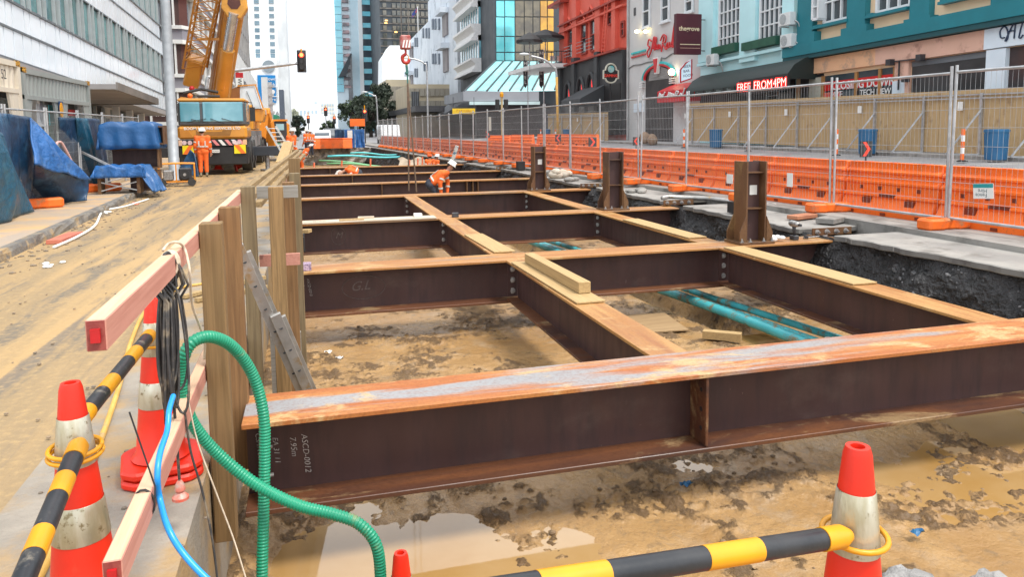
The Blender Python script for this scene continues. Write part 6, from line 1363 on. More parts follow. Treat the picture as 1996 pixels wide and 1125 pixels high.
post_signal(711, 211, 236, 80, 'red traffic signal on a post in front of the dark trees'); post_signal(635, 209, 226, 120, 'far red traffic signal left of the distant white blocks'); post_signal(652, 226, 240, 130, 'lowest far red traffic signal over the parked cars'); post_signal(601, 225, 240, 105, 'far red traffic signal on the left kerb beside the workers')
# signal with its back to us on the right
yy = 62; p = at_y(978, 200, yy); t = thing('traffic_signal', 'traffic signal with two dark heads and yellow cap, seen from behind', 'traffic light', (p.x, yy, .4))
MB().cyl((0,0,0),(0,0,p.z+.3),.09,10).build('post', mat('post_tan', (.55,.42,.22), None, 2, .6), t); MB().lathe([(.16,p.z+.1),(.17,p.z+.35),(.10,p.z+.5),(.02,p.z+.55)], 12).build('yellow_cap', BARY, t)
for s_ in (-.38, .38): b = MB(); b.box(s_-.18, s_+.18, -.1, .15, p.z-1.0, p.z-.1); b.build('signal_head', BLACKM, t, bevel=.05); b = MB(); b.tube([(s_,0,p.z-1.0),(s_*.6,0,p.z-1.15),(0,0,p.z-1.1)], .04, 6); b.build('bracket', GALV, t)
def lamp(label, base, knee, head, y, yellow=False, r=.09):
    a = at_y(*base, y); t = thing('street_lamp', label, 'street lamp', (a.x, y, .3)); o = t.location; q = [at_y(u, v, y)-o for u, v in knee]
    b = MB(); b.tube(smooth_path([Vector((0,0,0))]+q, 6), r, 10); b.build('column', GALV, t, smooth=True)
    if yellow: m_ = q[0]; b = MB(); b.cyl((0,0,0),(m_.x,0,m_.z),r*1.12,10); b.build('yellow_sleeve', mat('sleeve_yellow', (.62,.34,.06), None, 3, .5), t, smooth=True)
    h = at_y(*head, y)-o; b = MB(); b.ball(h, .42, 12, 6, None, 1.0, .4, .25); b.build('lamp_head', mat('lamp_head_white', (.7,.74,.75), None, 3, .4), t, smooth=True)
lamp('street lamp with yellow lower column before the black arched bar', (1088,262), [(1085,150),(1078,130),(1060,116),(1035,109)], (1022,105), 56, True)
lamp('tall curved street lamp in front of the white concrete building', (834,256), [(832,140),(826,123),(812,116),(798,113)], (795,113), 85)
lamp('street lamp in front of the dark trees', (737,258), [(734,195),(728,186),(718,181)], (711,179), 100)
t = thing('flag_pole', 'white pole with blue flag on the white concrete building', 'flag', (at_y(815,60,150).x, 150, at_y(815,62,150).z)); hh = at_y(815,12,150).z-t.location.z; MB().cyl((0,0,0),(0,0,hh),.09,8).build('pole', WHITEP, t)
b = MB(); b.grid(lambda u, v: (-.1-u*1.1, .25*math.sin(u*5), hh-.2-v*.9-u*1.3), 8, 5); b.build('flag', mat('flag_blue', (.03,.05,.2), (.4,.1,.12), 2, .7, lim=(.55,.6)), t)
# ================================================================ RIGHT-HAND BUILDINGS (facades along the pavement, floors level)
XR = 24.0; GR = .02
def fy(u): return at_x(u, 150, XR).y
def fz(u, v): p = at_x(u, v, XR); return p.z
class Facade:
    """a building front at x = XR between two sight lines; pieces are placed by (y, level)"""
    def __init__(s, name, label, u0, u1, m, top=30, depth=12, cat='building', y0=None):
        s.ya = fy(u1) if y0 is None else y0; s.yb = fy(u0); s.t = thing(name, label, cat, (XR, 0, 0))
        b = MB(); b.box(.0, depth, s.ya+.002, s.yb-.002, -1, top); b.shear(GR); b.build('wall', m, s.t)
    def piece(s, name, u0, u1, vt, vb, m, d=.12, x0=0, uc=None, par=None, bevel=0):
        """a box on the front covering sight lines u0..u1 and, at uc, rows vt..vb, standing d proud"""
        uc = (u0+u1)/2 if uc is None else uc; y0, y1 = sorted((fy(u0), fy(u1))); p = at_x(uc, vt, XR); q = at_x(uc, vb, XR); zt = p.z+GR*p.y; zb = q.z+GR*q.y
        b = MB(); b.box(-d, -x0-.001, y0, y1, zb, zt); b.shear(GR); return b.build(name, m, par or s.t, bevel=bevel)
    def window(s, u0, u1, vt, vb, glassm, framem, nx=2, nz=2, uc=None, d=.10, bar=.06):
        uc = (u0+u1)/2 if uc is None else uc; y0, y1 = sorted((fy(u0), fy(u1))); p = at_x(uc, vt, XR); q = at_x(uc, vb, XR); zt = p.z+GR*p.y; zb = q.z+GR*q.y
        b = MB(); b.box(-.02, -.001, y0, y1, zb, zt); b.shear(GR); w_ = b.build('window', glassm, s.t)
        b = MB()
        for k in range(nx+1): yk_ = y0+(y1-y0)*k/nx; e = bar*(1.5 if k in (0, nx) else .8); b.box(-d, -.021, yk_-e/2, yk_+e/2, zb, zt)
        for k in range(nz+1): zk = zb+(zt-zb)*k/nz; e = bar*(1.5 if k in (0, nz) else .8); b.box(-d*.97, -.022, y0, y1, zk-e/2, zk+e/2)
        b.shear(GR); b.build('window_frame', framem, w_); return w_
    def text(s, body, u, v, size, m, d=.05, par=None, **k):
        p = at_x(u, v, XR); return letters(par or s.t, body, size, m, (-d, p.y, p.z), (0,-1,0), (0,0,1), **k)
TEAL = mat('teal_paint', (.009,.19,.235), (.008,.165,.205), .7, .5, 0, .05); PEACH = mat('peach_render', (.88,.66,.43), (.82,.61,.40), .6, .75, 0, .1); PINKR = mat('faded_pink_render', (.72,.45,.35), (.66,.41,.31), .7, .75, 0, .1, dirt=(.45,.26,.20), dscale=1.5)
PEACHF = mat('orange_peach_render', (.80,.48,.28), (.74,.43,.25), .7, .75, 0, .1, dirt=(.5,.32,.22), dscale=1.5); CYANW = mat('pale_cyan_render', (.52,.82,.86), (.48,.76,.80), .6, .7, 0, .1); WFRAME = mat('white_window_frame', (.72,.76,.78), (.66,.70,.72), 2, .5)
DGLASS = mat('dark_shop_glass', (.03,.045,.055), (.06,.08,.09), .6, .08, 0, 0, spec=1, rvar=.02); GREYR = mat('grey_render', (.60,.605,.60), (.55,.555,.55), .5, .75, 0, .1); SHOPW = mat('pale_blue_shop', (.70,.80,.88), (.64,.74,.82), .8, .6)
F = Facade('teal_building', 'teal and peach two-storey shop building at the right edge', 1552, 1996, PEACH, 16, 12, y0=13.5)
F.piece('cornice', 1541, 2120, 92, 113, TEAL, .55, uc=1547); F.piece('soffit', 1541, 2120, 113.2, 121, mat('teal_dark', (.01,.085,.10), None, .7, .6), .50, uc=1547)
for a, c in ((1560,1590),(1656,1692),(1778,1816),(1935,1985)):
    uc = (a+c)/2; vb = at_x(uc, 80, XR)
    F.piece('pilaster', a, c, -60, 78+ (1575-uc)*.14, TEAL, .28, uc=uc); F.piece('pilaster_base', a-6, c+8, 66+(1575-uc)*.14, 92+(1575-uc)*.165, TEAL, .40, uc=uc)
for a, c, v0, v1 in ((1606,1656,-40,40),(1708,1772,-60,18),(1850,1930,-90,-10)):
    F.window(a, c, v0, v1, DGLASS, WFRAME, 3, 2, d=.14, bar=.09); F.piece('sill', a-16, c+2, v1+3, v1+9, TEAL, .34, uc=(a+c)/2); F.piece('sill_bracket', a-15, a-4, v1+9.2, v1+17, TEAL, .26, uc=a-10)
wf = F.window(1596, 1607, -10, 38, DGLASS, WFRAME, 1, 2, d=.5, bar=.08)
F.piece('fascia', 1553, 1712, 121.2, 149, PEACHF, .20, uc=1553); F.piece('fascia', 1712, 1924, 121.2, 149, PINKR, .205, uc=1553); F.piece('sign_fascia', 1924, 2100, 121.2, 149, SHOPW, .24, uc=1553)
F.piece('shopfront', 1562, 1606, 149.2, 250, DARKIN, .05, uc=1560); F.piece('door_frame', 1580, 1604, 152, 250, mat('cream_frame', (.5,.5,.42), None, 2, .6), .09, uc=1585)
F.piece('shop_window', 1608, 1748, 149.2, 250, DGLASS, .04, uc=1600)
rb = F.piece('red_banner', 1609, 1747, 158, 176, mat('banner_red', (.62,.012,.012), (.55,.01,.01), 2, .5), .07, uc=1625)
F.text('CLOSING DOWN', 1624, 168.5, .50, WHITEP, .09, rb, extrude=.004, offset=.010)
for u in (1607, 1672, 1718, 1747): F.piece('timber_mullion', u-2.5, u+2.5, 149.2, 250, mat('orange_mullion_%d' % u, (.42,.21,.07), None, 3, .6), .12, uc=1600)
pp = F.piece('poster', 1609, 1642, 179, 194, mat('pink_poster', (.68,.06,.05), (.6,.25,.18), 4, .6), .09, uc=1625); F.text('MYE', 1623, 185, .42, WHITEP, .10, pp, extrude=.003)
pp = F.piece('poster', 1674, 1712, 174, 188, BLACKM, .09, uc=1690); F.text('TECH NEW', 1679, 181, .36, WHITEP, .10, pp, extrude=.003, offset=.006)
F.piece('pier', 1749, 1776, 149.2, 250, PINKR, .16, uc=1553+150*0+0); F.piece('white_panel', 1746, 1770, 157, 186, SHOPW, .18, uc=1758)
F.piece('recess', 1778, 1927, 149.2, 260, DARKIN, .03, uc=1560); F.piece('recess_lintel', 1778, 1927, 150, 158, mat('grey_lintel', (.16,.18,.20), None, 1, .7), .045, uc=1560); F.piece('white_pier', 1928, 1966, 149.4, 260, SHOPW, .2, uc=1560); F.piece('recess', 1967, 2100, 149.2, 260, mat('brown_inside', (.07,.035,.03), (.03,.03,.035), .6, .5), .03, uc=1560)
INK = mat('navy_ink', (.01,.03,.08), None, 3, .5)
p = at_x(1965, 70, XR); b = MB()                                  # hand-drawn script lettering on the white fascia
def script(par, strokes, P, sc, m, d, r=.02):
    b = MB()
    for s_ in strokes: b.tube(smooth_path([(-d, P.y-x*sc, P.z+y*sc) for x, y in s_], 5), r, 6)
    return b.build('script_lettering', m, par)
script(F.t, [[(.18,-.02),(-.02,.0),(-.08,.3),(.12,.5),(.3,.3),(.34,-.05),(.24,-.2)],[(.2,-.2),(.45,.3),(.72,.8)],[(.72,.8),(.68,.3),(.66,-.12)],[(.3,.2),(.5,.25),(.7,.22)],[(.9,-.1),(.98,.3),(1.12,.75)],[(.9,-.1),(1.0,-.14),(1.1,0)],[(1.2,-.1),(1.3,.3),(1.45,.78)],[(1.25,0),(1.4,.35),(1.5,.2),(1.42,-.1),(1.22,-.08)],[(1.62,.1),(1.8,.25),(1.76,.4),(1.62,.25),(1.64,-.08),(1.85,-.02)]], at_x(1963, 73, XR), .75, INK, .27, .025)
b = MB(); q = at_x(1748, 120, XR)-Vector((XR,0,0)); b.bar((-.25,q.y,q.z),(-.25,q.y-1.6,q.z),.05,.05); b.bar((-.25,q.y-.4,q.z),(-.25,q.y-.4,q.z-1.2),.05,.05); b.box(-.45,-.2,q.y-.1,q.y+.15,q.z-.15,q.z+.1); b.box(-.45,-.2,q.y-1.7,q.y-1.45,q.z-.1,q.z+.15); b.box(-.45,-.2,q.y-.95,q.y-.75,q.z-.9,q.z-.7); b.build('flood_lights', DARKM, F.t)
F2 = Facade('cyan_building', 'pale cyan building with white windows above a dark awning', 1365, 1552, CYANW, 16, 11)
for a, c in ((1366,1394),(1446,1476),(1528,1551)): F2.piece('pilaster', a, c, -60, 120, CYANW, .22, uc=(a+c)/2)
F2.window(1403, 1443, -30, 97, DGLASS, WFRAME, 5, 5, bar=.09, d=.12); F2.window(1482, 1528, -40, 76, DGLASS, WFRAME, 5, 4, bar=.09, d=.12)
GRN = mat('dark_green_box', (.02,.10,.06), (.015,.08,.05), 2, .6)
b = F2.piece('window_box', 1398, 1444, 88, 104, GRN, .45, uc=1421); F2.piece('window_box', 1457, 1524, 78, 94, GRN, .45, uc=1485)
F2.piece('string_course', 1366, 1551, 105, 111, CYANW, .3, uc=1460)
F2.piece('shopfront', 1366, 1551, 150, 250, mat('black_shopfront', (.012,.014,.016), (.03,.035,.04), .8, .4), .05, uc=1460)
F2.piece('shop_window', 1520, 1548, 170, 205, DGLASS, .09, uc=1535); F2.window(1497, 1520, 172, 215, mat('cabinet_glass', (.35,.42,.42), (.2,.26,.27), .8, .2), WFRAME, 1, 3)
# barrel awning
y0 = at_x(1533, 150, 22.3).y; y1 = at_x(1338, 150, 22.3).y; pa = at_x(1520, 118, XR); zt = pa.z; t = thing('awning', 'dark green barrel awning over the shopfront', 'awning', (XR, 0, 0)); AWN = mat('awning_green', (.012,.021,.020), (.020,.033,.031), 1, .6, 0, .2)
prf = [(0,0),(-.7,-.12),(-1.3,-.45),(-1.7,-.95),(-1.75,-1.15)]
b = MB(); b.add([(x, y, zt+z-GR*(y-y0)) for y in (y0, y1) for x, z in prf], [(k, k+1, k+1+len(prf), k+len(prf)) for k in range(len(prf)-1)]); aw = b.build('canopy', AWN, t, smooth=True)
b = MB(); b.prism([(x, zt+z) for x, z in prf]+[(0, zt-1.15)], 'y', y0-.02, y0); b.build('end_panel', AWN, t)
n_ = 9
for k in range(n_):
    ya_ = y0+(y1-y0)*k/n_; b = MB(); b.box(-1.77,-1.75,ya_+.06,ya_+(y1-y0)/n_-.06,zt-1.48-GR*(ya_-y0),zt-1.16-GR*(ya_-y0)); v_ = b.build('valance', AWN, t)
    if k > 3: letters(v_, ('Beer','Wine','Food','Dine','Open')[k-4], .22, mat('valance_ink_%d' % k, (.22,.26,.25), None, 3, .6), (-1.785, ya_+(y1-y0)/n_-.3, zt-1.32-GR*(ya_-y0)), (0,-1,0), (0,0,1), extrude=.002)
# LED sign
LED = glow('led_red', (1,.015,.01), 2.2); LEDB = glow('led_bright', (1,.20,.18), 4.0)
a = at_x(1440, 178, XR-1.9); c = at_x(1536, 150, XR-1.9); t = thing('led_sign', 'lit red dot-matrix sign reading free from 4pm below the awning', 'sign', (XR-1.9, 0, 0))
d_ = c-a; zc = at_x(1488, 165, XR-1.9).z; Hs = .78
b = MB(); b.box(0,.12,c.y,a.y,-.5,.5); b.v = [(x, y, z*Hs+zc-GR*(y-(a.y+c.y)/2)) for x, y, z in b.v]; b.build('panel', BLACKM, t)
for word, u in (('FREE', 1437), ('FROM', 1469), ('4PM', 1507)):
    p = at_x(u, 165, XR-1.9); letters(t, word, .60, LED, (-.02, p.y, zc-GR*(p.y-(a.y+c.y)/2)), (0,-1,-.0), (0,0,1), extrude=.004, offset=.03); letters(t, word, .60, LEDB, (-.03, p.y-.02, zc-GR*(p.y-(a.y+c.y)/2)), (0,-1,0), (0,0,1), extrude=.004, offset=-.012)
ACW = mat('aircon_white', (.68,.72,.72), (.60,.64,.64), 2, .5)
def aircon(u, v, label, s=1.0):
    p = at_x(u, v, XR-.55); t = thing('air_conditioner', label, 'air conditioner', (XR-.55, p.y, p.z), 0, 'air conditioning units on the cyan building'); MB().box(-.16,.20,-.45,.45,-.32,.32).build('casing', ACW, t, bevel=.02)
    b = MB(); b.cyl((-.161,.12,0),(-.175,.12,0),.26,18); b.build('fan_grille', mat('grille_%d' % u, (.45,.49,.50), (.25,.28,.29), 30, .5), t); MB().box(-.14,.5,-.35,-.28,-.38,-.33).build('bracket', GALV, t); MB().box(-.14,.5,.28,.35,-.38,-.33).build('bracket', GALV, t)
    b = MB(); b.tube(smooth_path([(.1,-.46,-.1),(.25,-.6,-.3),(.4,-.6,-.9)], 5), .03, 6); b.build('pipe', GALV, t)
aircon(1388,116,'lone air conditioning unit below the maroon sign'); aircon(1534,37,'upper of the two stacked air conditioning units'); aircon(1536,79,'lower of the two stacked air conditioning units')
F3 = Facade('grey_building', 'plain grey rendered building with an arched doorway and red script sign', 1222, 1365, GREYR, 18, 10)
for a, c, v1 in ((1254,1267,52),(1290,1304,41),(1336,1350,23)):
    F3.window(a, c, -40, v1, DGLASS, WFRAME, 1, 3, d=.12, bar=.11); F3.piece('sill', a-3, c+2, v1+.5, v1+4, WFRAME, .18, uc=(a+c)/2)
F3.piece('vent', 1235, 1239, 15, 30, DARKIN, .03, uc=1237)
b = MB(); pa = at_x(1224, 60, XR); b.cyl((-.12,fy(1226),-1),(-.12,fy(1226),12),.09,8); b.build('drain_pipe', mat('pipe_grey', (.42,.43,.43), None, 2, .6), F3.t)
F3.piece('stripe', 1232, 1259, 99.5, 103, mat('turquoise_stripe', (.05,.55,.55), None, 3, .5), .10, uc=1245); F3.piece('stripe', 1232, 1259, 107, 110, mat('red_stripe', (.6,.06,.05), None, 3, .5), .10, uc=1245)
SR = mat('sign_red', (.62,.025,.03), (.55,.02,.025), 3, .4)
script(F3.t, [[(.5,.75),(.15,.9),(.0,.55),(.25,.4),(-.1,.1),(.1,-.2),(.45,.1),(.6,.35)],[(.6,.3),(.85,.95),(.95,.8),(.72,.25)],[(.85,.3),(1.1,.9),(1.18,.75),(.95,.2),(1.1,.2)],[(1.1,.2),(1.25,.45),(1.2,.2),(1.4,.25),(1.5,.45),(1.45,.2),(1.6,.2),(1.7,.4),(1.75,.15)],[(1.9,-.05),(2.05,.4),(2.2,.85)],[(1.75,.65),(2.1,.95),(2.5,.8),(2.4,.5),(2.05,.45),(2.4,.1),(2.6,.05)],[(2.5,.2),(2.7,.4),(2.65,.15),(2.85,.15),(2.95,.4),(2.9,.15),(3.1,.2),(3.2,.4),(3.1,.15),(3.25,.2)],[(3.25,.3),(3.4,.9),(3.6,1.5)],[(3.6,1.5),(3.4,.6),(3.35,.1),(3.5,.15)]], at_x(1266, 105, XR), 1.13, SR, .14, .06)
pts = [at_x(u, v, XR)-Vector((XR+.05,0,0)) for u, v in ((1226,134),(1236,127),(1250,125),(1262,121),(1278,118),(1285,111),(1298,113),(1312,104),(1330,103),(1345,99))]
b = MB(); b.tube(smooth_path(pts, 4), .035, 6); b.build('render_crack_moulding', mat('dark_line', (.18,.19,.19), None, 3, .7), F3.t)
# arched doorway
yc_ = (fy(1259)+fy(1313))/2; ra = abs(fy(1259)-fy(1313))/2; zs_ = at_x(1286, 152, XR).z
b = MB(); b.prism([(yc_+ra*math.cos(a*math.pi/16), zs_+ra*.42*math.sin(a*math.pi/16)) for a in range(17)]+[(yc_-ra, -.5),(yc_+ra, -.5)], 'x', -.02, -.001); dr = b.build('doorway', mat('doorway_dark', (.02,.018,.02), (.05,.045,.045), .8, .5), F3.t)
b = MB(); b.prism([(yc_-ra*.2, zs_-.1),(yc_-ra*.95, zs_-.1),(yc_-ra*.85, zs_+ra*.2),(yc_, zs_+ra*.40),(yc_+ra*.6, zs_+ra*.32),(yc_+ra*.75, zs_-.1)], 'x', -.05, -.021); b.build('roller_shutter', mat('shutter_grey', (.28,.28,.27), (.2,.2,.2), 1, .5, stretch=(1,1,12)), dr)
for r_, m_, nm in ((1.16, mat('turquoise_trim', (.05,.52,.52), None, 3, .5), 'arch_trim'), (1.03, SR, 'arch_trim')):
    b = MB(); b.tube([(-.08, yc_+ra*r_*math.cos(a*math.pi/20), zs_+ra*.42*r_*math.sin(a*math.pi/20)) for a in range(21)], .11, 6); b.build(nm, m_, F3.t)
b = MB(); zk = zs_+ra*.42; b.prism([(yc_-.3,zk+.45),(yc_+.3,zk+.45),(yc_+.12,zk-.5),(yc_-.12,zk-.5)], 'x', -.35, -.1); b.build('keystone', SR, F3.t)
b = MB(); b.prism([(yc_-.4,zk+.55),(yc_+.4,zk+.55),(yc_+.2,zk-.6),(yc_-.2,zk-.6)], 'x', -.3, -.09); b.build('keystone_edge', WHITEP, F3.t)
for u in (1255, 1313):
    for k in range(3): F3.piece('white_bar', u-3, u+3, 160+k*4.2-(u-1255)*.14, 162.3+k*4.2-(u-1255)*.14, WHITEP, .25, uc=u)
F3.piece('notice', 1245, 1253, 177, 196, PAPER, .1, uc=1249); F3.piece('meter_box', 1241, 1256, 201, 218, SHOPW, .25, uc=1248)
F3.piece('house_number', 1339, 1347, 177, 195, SHOPW, .12, uc=1343); F3.text('57', 1340, 187, .55, SB, .14, extrude=.003)
t = thing('door_canopy', 'red door canopy with white script over the grey doorway', 'canopy', (XR, 0, 0)); a = at_x(1281, 183, XR-1.2); c = at_x(1334, 172, XR-1.2)
b = MB(); zt_, zb_ = at_x(1307,176,XR-1.2).z, at_x(1307,198,XR-1.2).z; b.prism([(0,zt_+.5),(-1.2,zt_),(-1.2,zb_),(0,zb_)], 'y', c.y, a.y); b.build('canopy_body', mat('canopy_red', (.58,.012,.02), (.5,.01,.018), 2, .5), t)
script(t, [[(0,0),(.2,.35),(.1,.1),(.4,.3),(.35,.05),(.6,.25),(.6,.05),(.8,.2),(1.0,.1),(1.2,.35),(1.5,.3),(1.2,.1),(1.6,.05),(1.8,.2),(2.0,.1),(2.3,.5)]], at_x(1302, 190, XR-1.2), 1.0, WHITEP, 1.24, .05)
script(t, [[(0,0),(.3,.4),(.2,.1),(.5,.3),(.5,.0),(.8,.25),(.8,.1),(1.2,.45)]], at_x(1284, 191, XR-1.2), .8, WHITEP, 1.24, .05)
b = MB(); q = at_x(1318,140,XR); b.ball((-.35,q.y,q.z),.22,10,8); b.build('wall_light', glow('warm_lamp', (1,.85,.55), 5), F3.t)
for u in (1249, 1266): q = at_x(u, 61, XR); b = MB(); b.ball((-.3,q.y,q.z),.20,10,8,None,1,1,.6); b.build('wall_light', glow('warm_spot_%d' % u, (1,.8,.4), 4), F3.t)
# hanging maroon sign and menu lightbox
a = at_y(1318, 105, 41.3); c = at_y(1368, 27, 41.3); t = thing('hanging_sign', 'maroon hanging sign with the words the grove', 'sign', (a.x, 41.3, a.z)); w_, h_ = c.x-a.x, c.z-a.z; MAR = mat('maroon_sign', (.085,.012,.022), (.075,.01,.02), 2, .5)
MB().box(0, w_, 0, .35, 0, h_).build('board', MAR, t, bevel=.02); CRM = mat('cream_lettering', (.82,.68,.45), None, 3, .5); letters(t, 'thegrove', w_*.225, CRM, (w_*.5, -.01, h_*.63), (1,0,0), (0,0,1), extrude=.004, offset=.008, align='CENTER')
MB().box(w_*.15, w_*.95, -.008, -.001, h_*.235, h_*.255).build('text_line', CRM, t); MB().box(w_*.15, w_*.95, -.008, -.001, h_*.15, h_*.16).build('text_line', PINKR, t); MB().bar((w_,.17,h_*.87),(w_+.5,.17,h_*.87),.05,.05).build('bracket', DARKM, t); MB().bar((w_,.17,h_*.1),(w_+.5,.17,h_*.1),.05,.05).build('bracket', DARKM, t)
a = at_y(1326, 160, 42.6); c = at_y(1348, 115, 42.6); t = thing('menu_sign', 'pale lightbox sign with rounded corners beside the arch', 'sign', (a.x, 42.6, a.z)); w_, h_ = c.x-a.x, c.z-a.z; b = MB(); b.prism([(0,0),(w_,.25),(w_,h_),(.35,h_*.82),(0,h_*.55)], 'y', 0, .2); b.build('panel', glow('sign_pale', (.62,.78,.88), .25), t); b = MB(); b.tube([(0,-.01,0),(w_,-.01,.25),(w_,-.01,h_),(.35,-.01,h_*.82),(0,-.01,h_*.55),(0,-.01,0)], .05, 6); b.build('edge', SR, t)
for k in range(3): letters(t, ('BEER', 'BAR', 'FOOD')[k], .24, INK, (w_*.25, -.02, h_*(.66-.2*k)), (1,0,.15), (0,0,1), extrude=.003)
# ---------------------------------------------------------------- red and black bar
REDW = mat('coral_red_paint', (.72,.13,.085), (.64,.11,.07), .6, .65, 0, .1); BLKW = mat('black_render', (.035,.037,.040), (.05,.052,.056), .6, .6, 0, .1); REDD = mat('deep_red', (.38,.05,.03), None, 1, .6)
F4 = Facade('red_building', 'coral red building above a black arched bar front', 1095, 1222, REDW, 20, 10)
F4.piece('bar_front', 1093, 1221, 97, 262, BLKW, .35, uc=1219); F4.piece('red_coping', 1090, 1221, 93, 97, REDD, .65, uc=1219)
for a, c in ((1097,1106),(1122,1130),(1166,1176),(1199,1206)): F4.piece('pilaster', a, c, -60, 97-(a-1219)*.31, REDW, .35, uc=(a+c)/2)
for a, c, v0, v1 in ((1110,1120,56,112),(1135,1145,44,104),(1153,1163,35,98),(1187,1194,18,47),(1212,1218,42,70)):
    F4.window(a, c, v0, v1, DGLASS, REDD, 1, 2, d=.14, bar=.10); y_ = (fy(a)+fy(c))/2; p = at_x((a+c)/2, v0-3, XR)
    if a < 1180: b = MB(); hw_ = abs(fy(a)-fy(c))*.75; b.tube([(-.3,y_-hw_,p.z),(-.3,y_,p.z+.9),(-.3,y_+hw_,p.z),(-.3,y_-hw_,p.z)], .12, 6); b.build('pediment', REDW, F4.t); b = MB(); hw_ = abs(fy(a)-fy(c))*.6; q = at_x((a+c)/2, v1, XR)
    if a < 1180:
        for k in range(4): b.tube([(-.5,y_-hw_,q.z+.1+k*.3),(-.5,y_+hw_,q.z+.1+k*.3)], .03, 5)
        b.build('balcony_rail', GALV, F4.t)
b = MB(); p0 = at_x(1181,105,XR)-Vector((XR+.4,0,0)); p1 = at_x(1189,0,XR)-Vector((XR+.4,0,0))
for s_ in (0, .6): b.tube([(p0.x,p0.y-s_,p0.z),(p1.x,p1.y-s_,p1.z)], .05, 6)
for k in range(14): t_ = k/14; b.tube([(p0.x,p0.y+(p1.y-p0.y)*t_,p0.z+(p1.z-p0.z)*t_),(p0.x,p0.y-.6+(p1.y-p0.y)*t_,p0.z+(p1.z-p0.z)*t_)], .035, 5)
b.build('fire_ladder', REDW, F4.t)
F4.piece('cornice', 1085, 1110, 8, 14, REDD, .9, uc=1090)
for v0, v1, d in ((8,12,.40),(-8,-4,.5)): F4.piece('string_course', 1096, 1221, v0, v1, REDD if v0 < 0 else REDW, d, uc=1219)
LRED = glow('red_window_glow', (.75,.02,.02), .8)
for u, v in ((1115,186),(1140,178),(1160,170)):
    y_ = fy(u); z_ = at_x(u, v, XR).z; r_ = .95
    b = MB(); b.prism([(y_+r_*.8*math.cos(a*math.pi/12), z_-.9+r_*2.0*math.sin(a*math.pi/12)) for a in range(13)]+[(y_-r_*.8, z_-4),(y_+r_*.8, z_-4)], 'x', -.37, -.351); w_ = b.build('arched_window', mat('arch_dark_%d' % u, (.02,.02,.022), None, 1, .3), F4.t)
    b = MB(); b.prism([(y_-.1,z_-.9),(y_-.55,z_-.9),(y_-.5,z_+.3),(y_-.1,z_+.75)], 'x', -.39, -.371); b.build('lit_pane', LRED, w_)
    b = MB(); b.tube([(-.42, y_+r_*1.0*math.cos(a*math.pi/12), z_-.9+r_*2.2*math.sin(a*math.pi/12)) for a in range(13)], .16, 6); b.build('arch_moulding', BLKW, F4.t)
for a in (1097, 1125, 1170): F4.piece('black_pilaster', a, a+6, 120-(a-1097)*.26, 262, mat('black_pilaster_%d' % a, (.055,.058,.062), None, 1, .6), .6, uc=a+3)
F4.piece('bar_door', 1176, 1218, 165, 262, BLACKM, .4, uc=1200)
q = at_x(1143,203,XR); c = at_x(1184,165,XR); b = MB(); b.prism([(0,c.z),(-2.2,q.z+.3),(-2.2,q.z-.2),(0,q.z-.2)], 'y', fy(1186), fy(1146)); tag(b.build('bar_canopy', mat('canopy_black', (.05,.055,.06), (.30,.30,.28), .5, .6, lim=(.7,.8)), loc=(XR-.3,0,0)), 'sloping dark canopy over the black bar door', 'canopy')
a = at_y(1176, 161, 53.8); c = at_y(1205, 124, 53.8); t = thing('bar_sign', 'round-topped black sign with the word gaming in red', 'sign', ((a.x+c.x)/2, 53.8, (a.z+c.z)/2)); w_, h_ = (c.x-a.x), (c.z-a.z)
CRS = mat('sign_cream', (.62,.60,.50), None, 3, .5)
out = [(w_*.36*math.cos(x), h_*.17+h_*.33*math.sin(x)) for x in [k*math.pi/12 for k in range(13)]]+[(-w_*.5, h_*.14),(-w_*.5,-h_*.28)]+[(w_*.36*math.cos(x), -h_*.28+h_*.22*math.sin(x)) for x in [math.pi+k*math.pi/12 for k in range(13)]]+[(w_*.5,-h_*.28),(w_*.5,h_*.14)]
MB().prism(out, 'y', 0, .2).build('board', BLACKM, t); b = MB(); b.tube([(x, -.02, z) for x, z in out]+[(out[0][0], -.02, out[0][1])], .07, 6); b.build('edge', CRS, t); b = MB(); b.cyl((0,-.01,h_*.22),(0,-.06,h_*.22),w_*.22,20); b.build('emblem', mat('emblem_cyan', (.03,.45,.5), (.4,.5,.45), 3, .5), t)
letters(t, 'GAMING', w_*.24, mat('gaming_red', (.75,.05,.03), None, 3, .5), (0,-.03,-h_*.13), (1,0,0), (0,0,1), extrude=.01, align='CENTER', offset=.01); MB().cyl((0,.1,-h_*.5),(0,.1,-h_*.5-2.2),.06,8).build('sign_post', BLACKM, t)
# ---------------------------------------------------------------- hotel with mirror glass, sloping atrium roof
YG = fy(963); x965 = XR; xg = at_y(1092, 100, YG).x
CHAR = mat('charcoal_cladding', (.055,.065,.075), (.045,.055,.065), .5, .6)
t = thing('hotel', 'charcoal hotel with mirror glass front and white curved balconies', 'building', (0,0,0))
b = MB(); b.box(XR, xg+14, YG, YG+22, -1, 40); b.build('wall', CHAR, t)
CYG = mat('cyan_mirror_glass', (.10,.52,.58), (.22,.70,.74), .35, .08, .3, .3, spec=1, rvar=.03, bscale=.5, lim=(.3,.7)); DKG = mat('dark_mirror_glass', (.09,.075,.055), (.17,.14,.09), .7, .1, .2, .3, spec=1, bscale=.7); GLD = mat('gold_mirror_glass', (.72,.37,.03), (.45,.22,.03), .4, .12, .2, .2, spec=1, bscale=.7)
cols = [(967,983,CYG),(984,1003,CYG),(1004,1021,DKG),(1022,1038,DKG),(1039,1052,DKG),(1053,1066,GLD),(1067,1079,GLD)]
rows_ = [(-60,-20),(-19,0),(1,32),(33,70),(71,101),(102,118)]
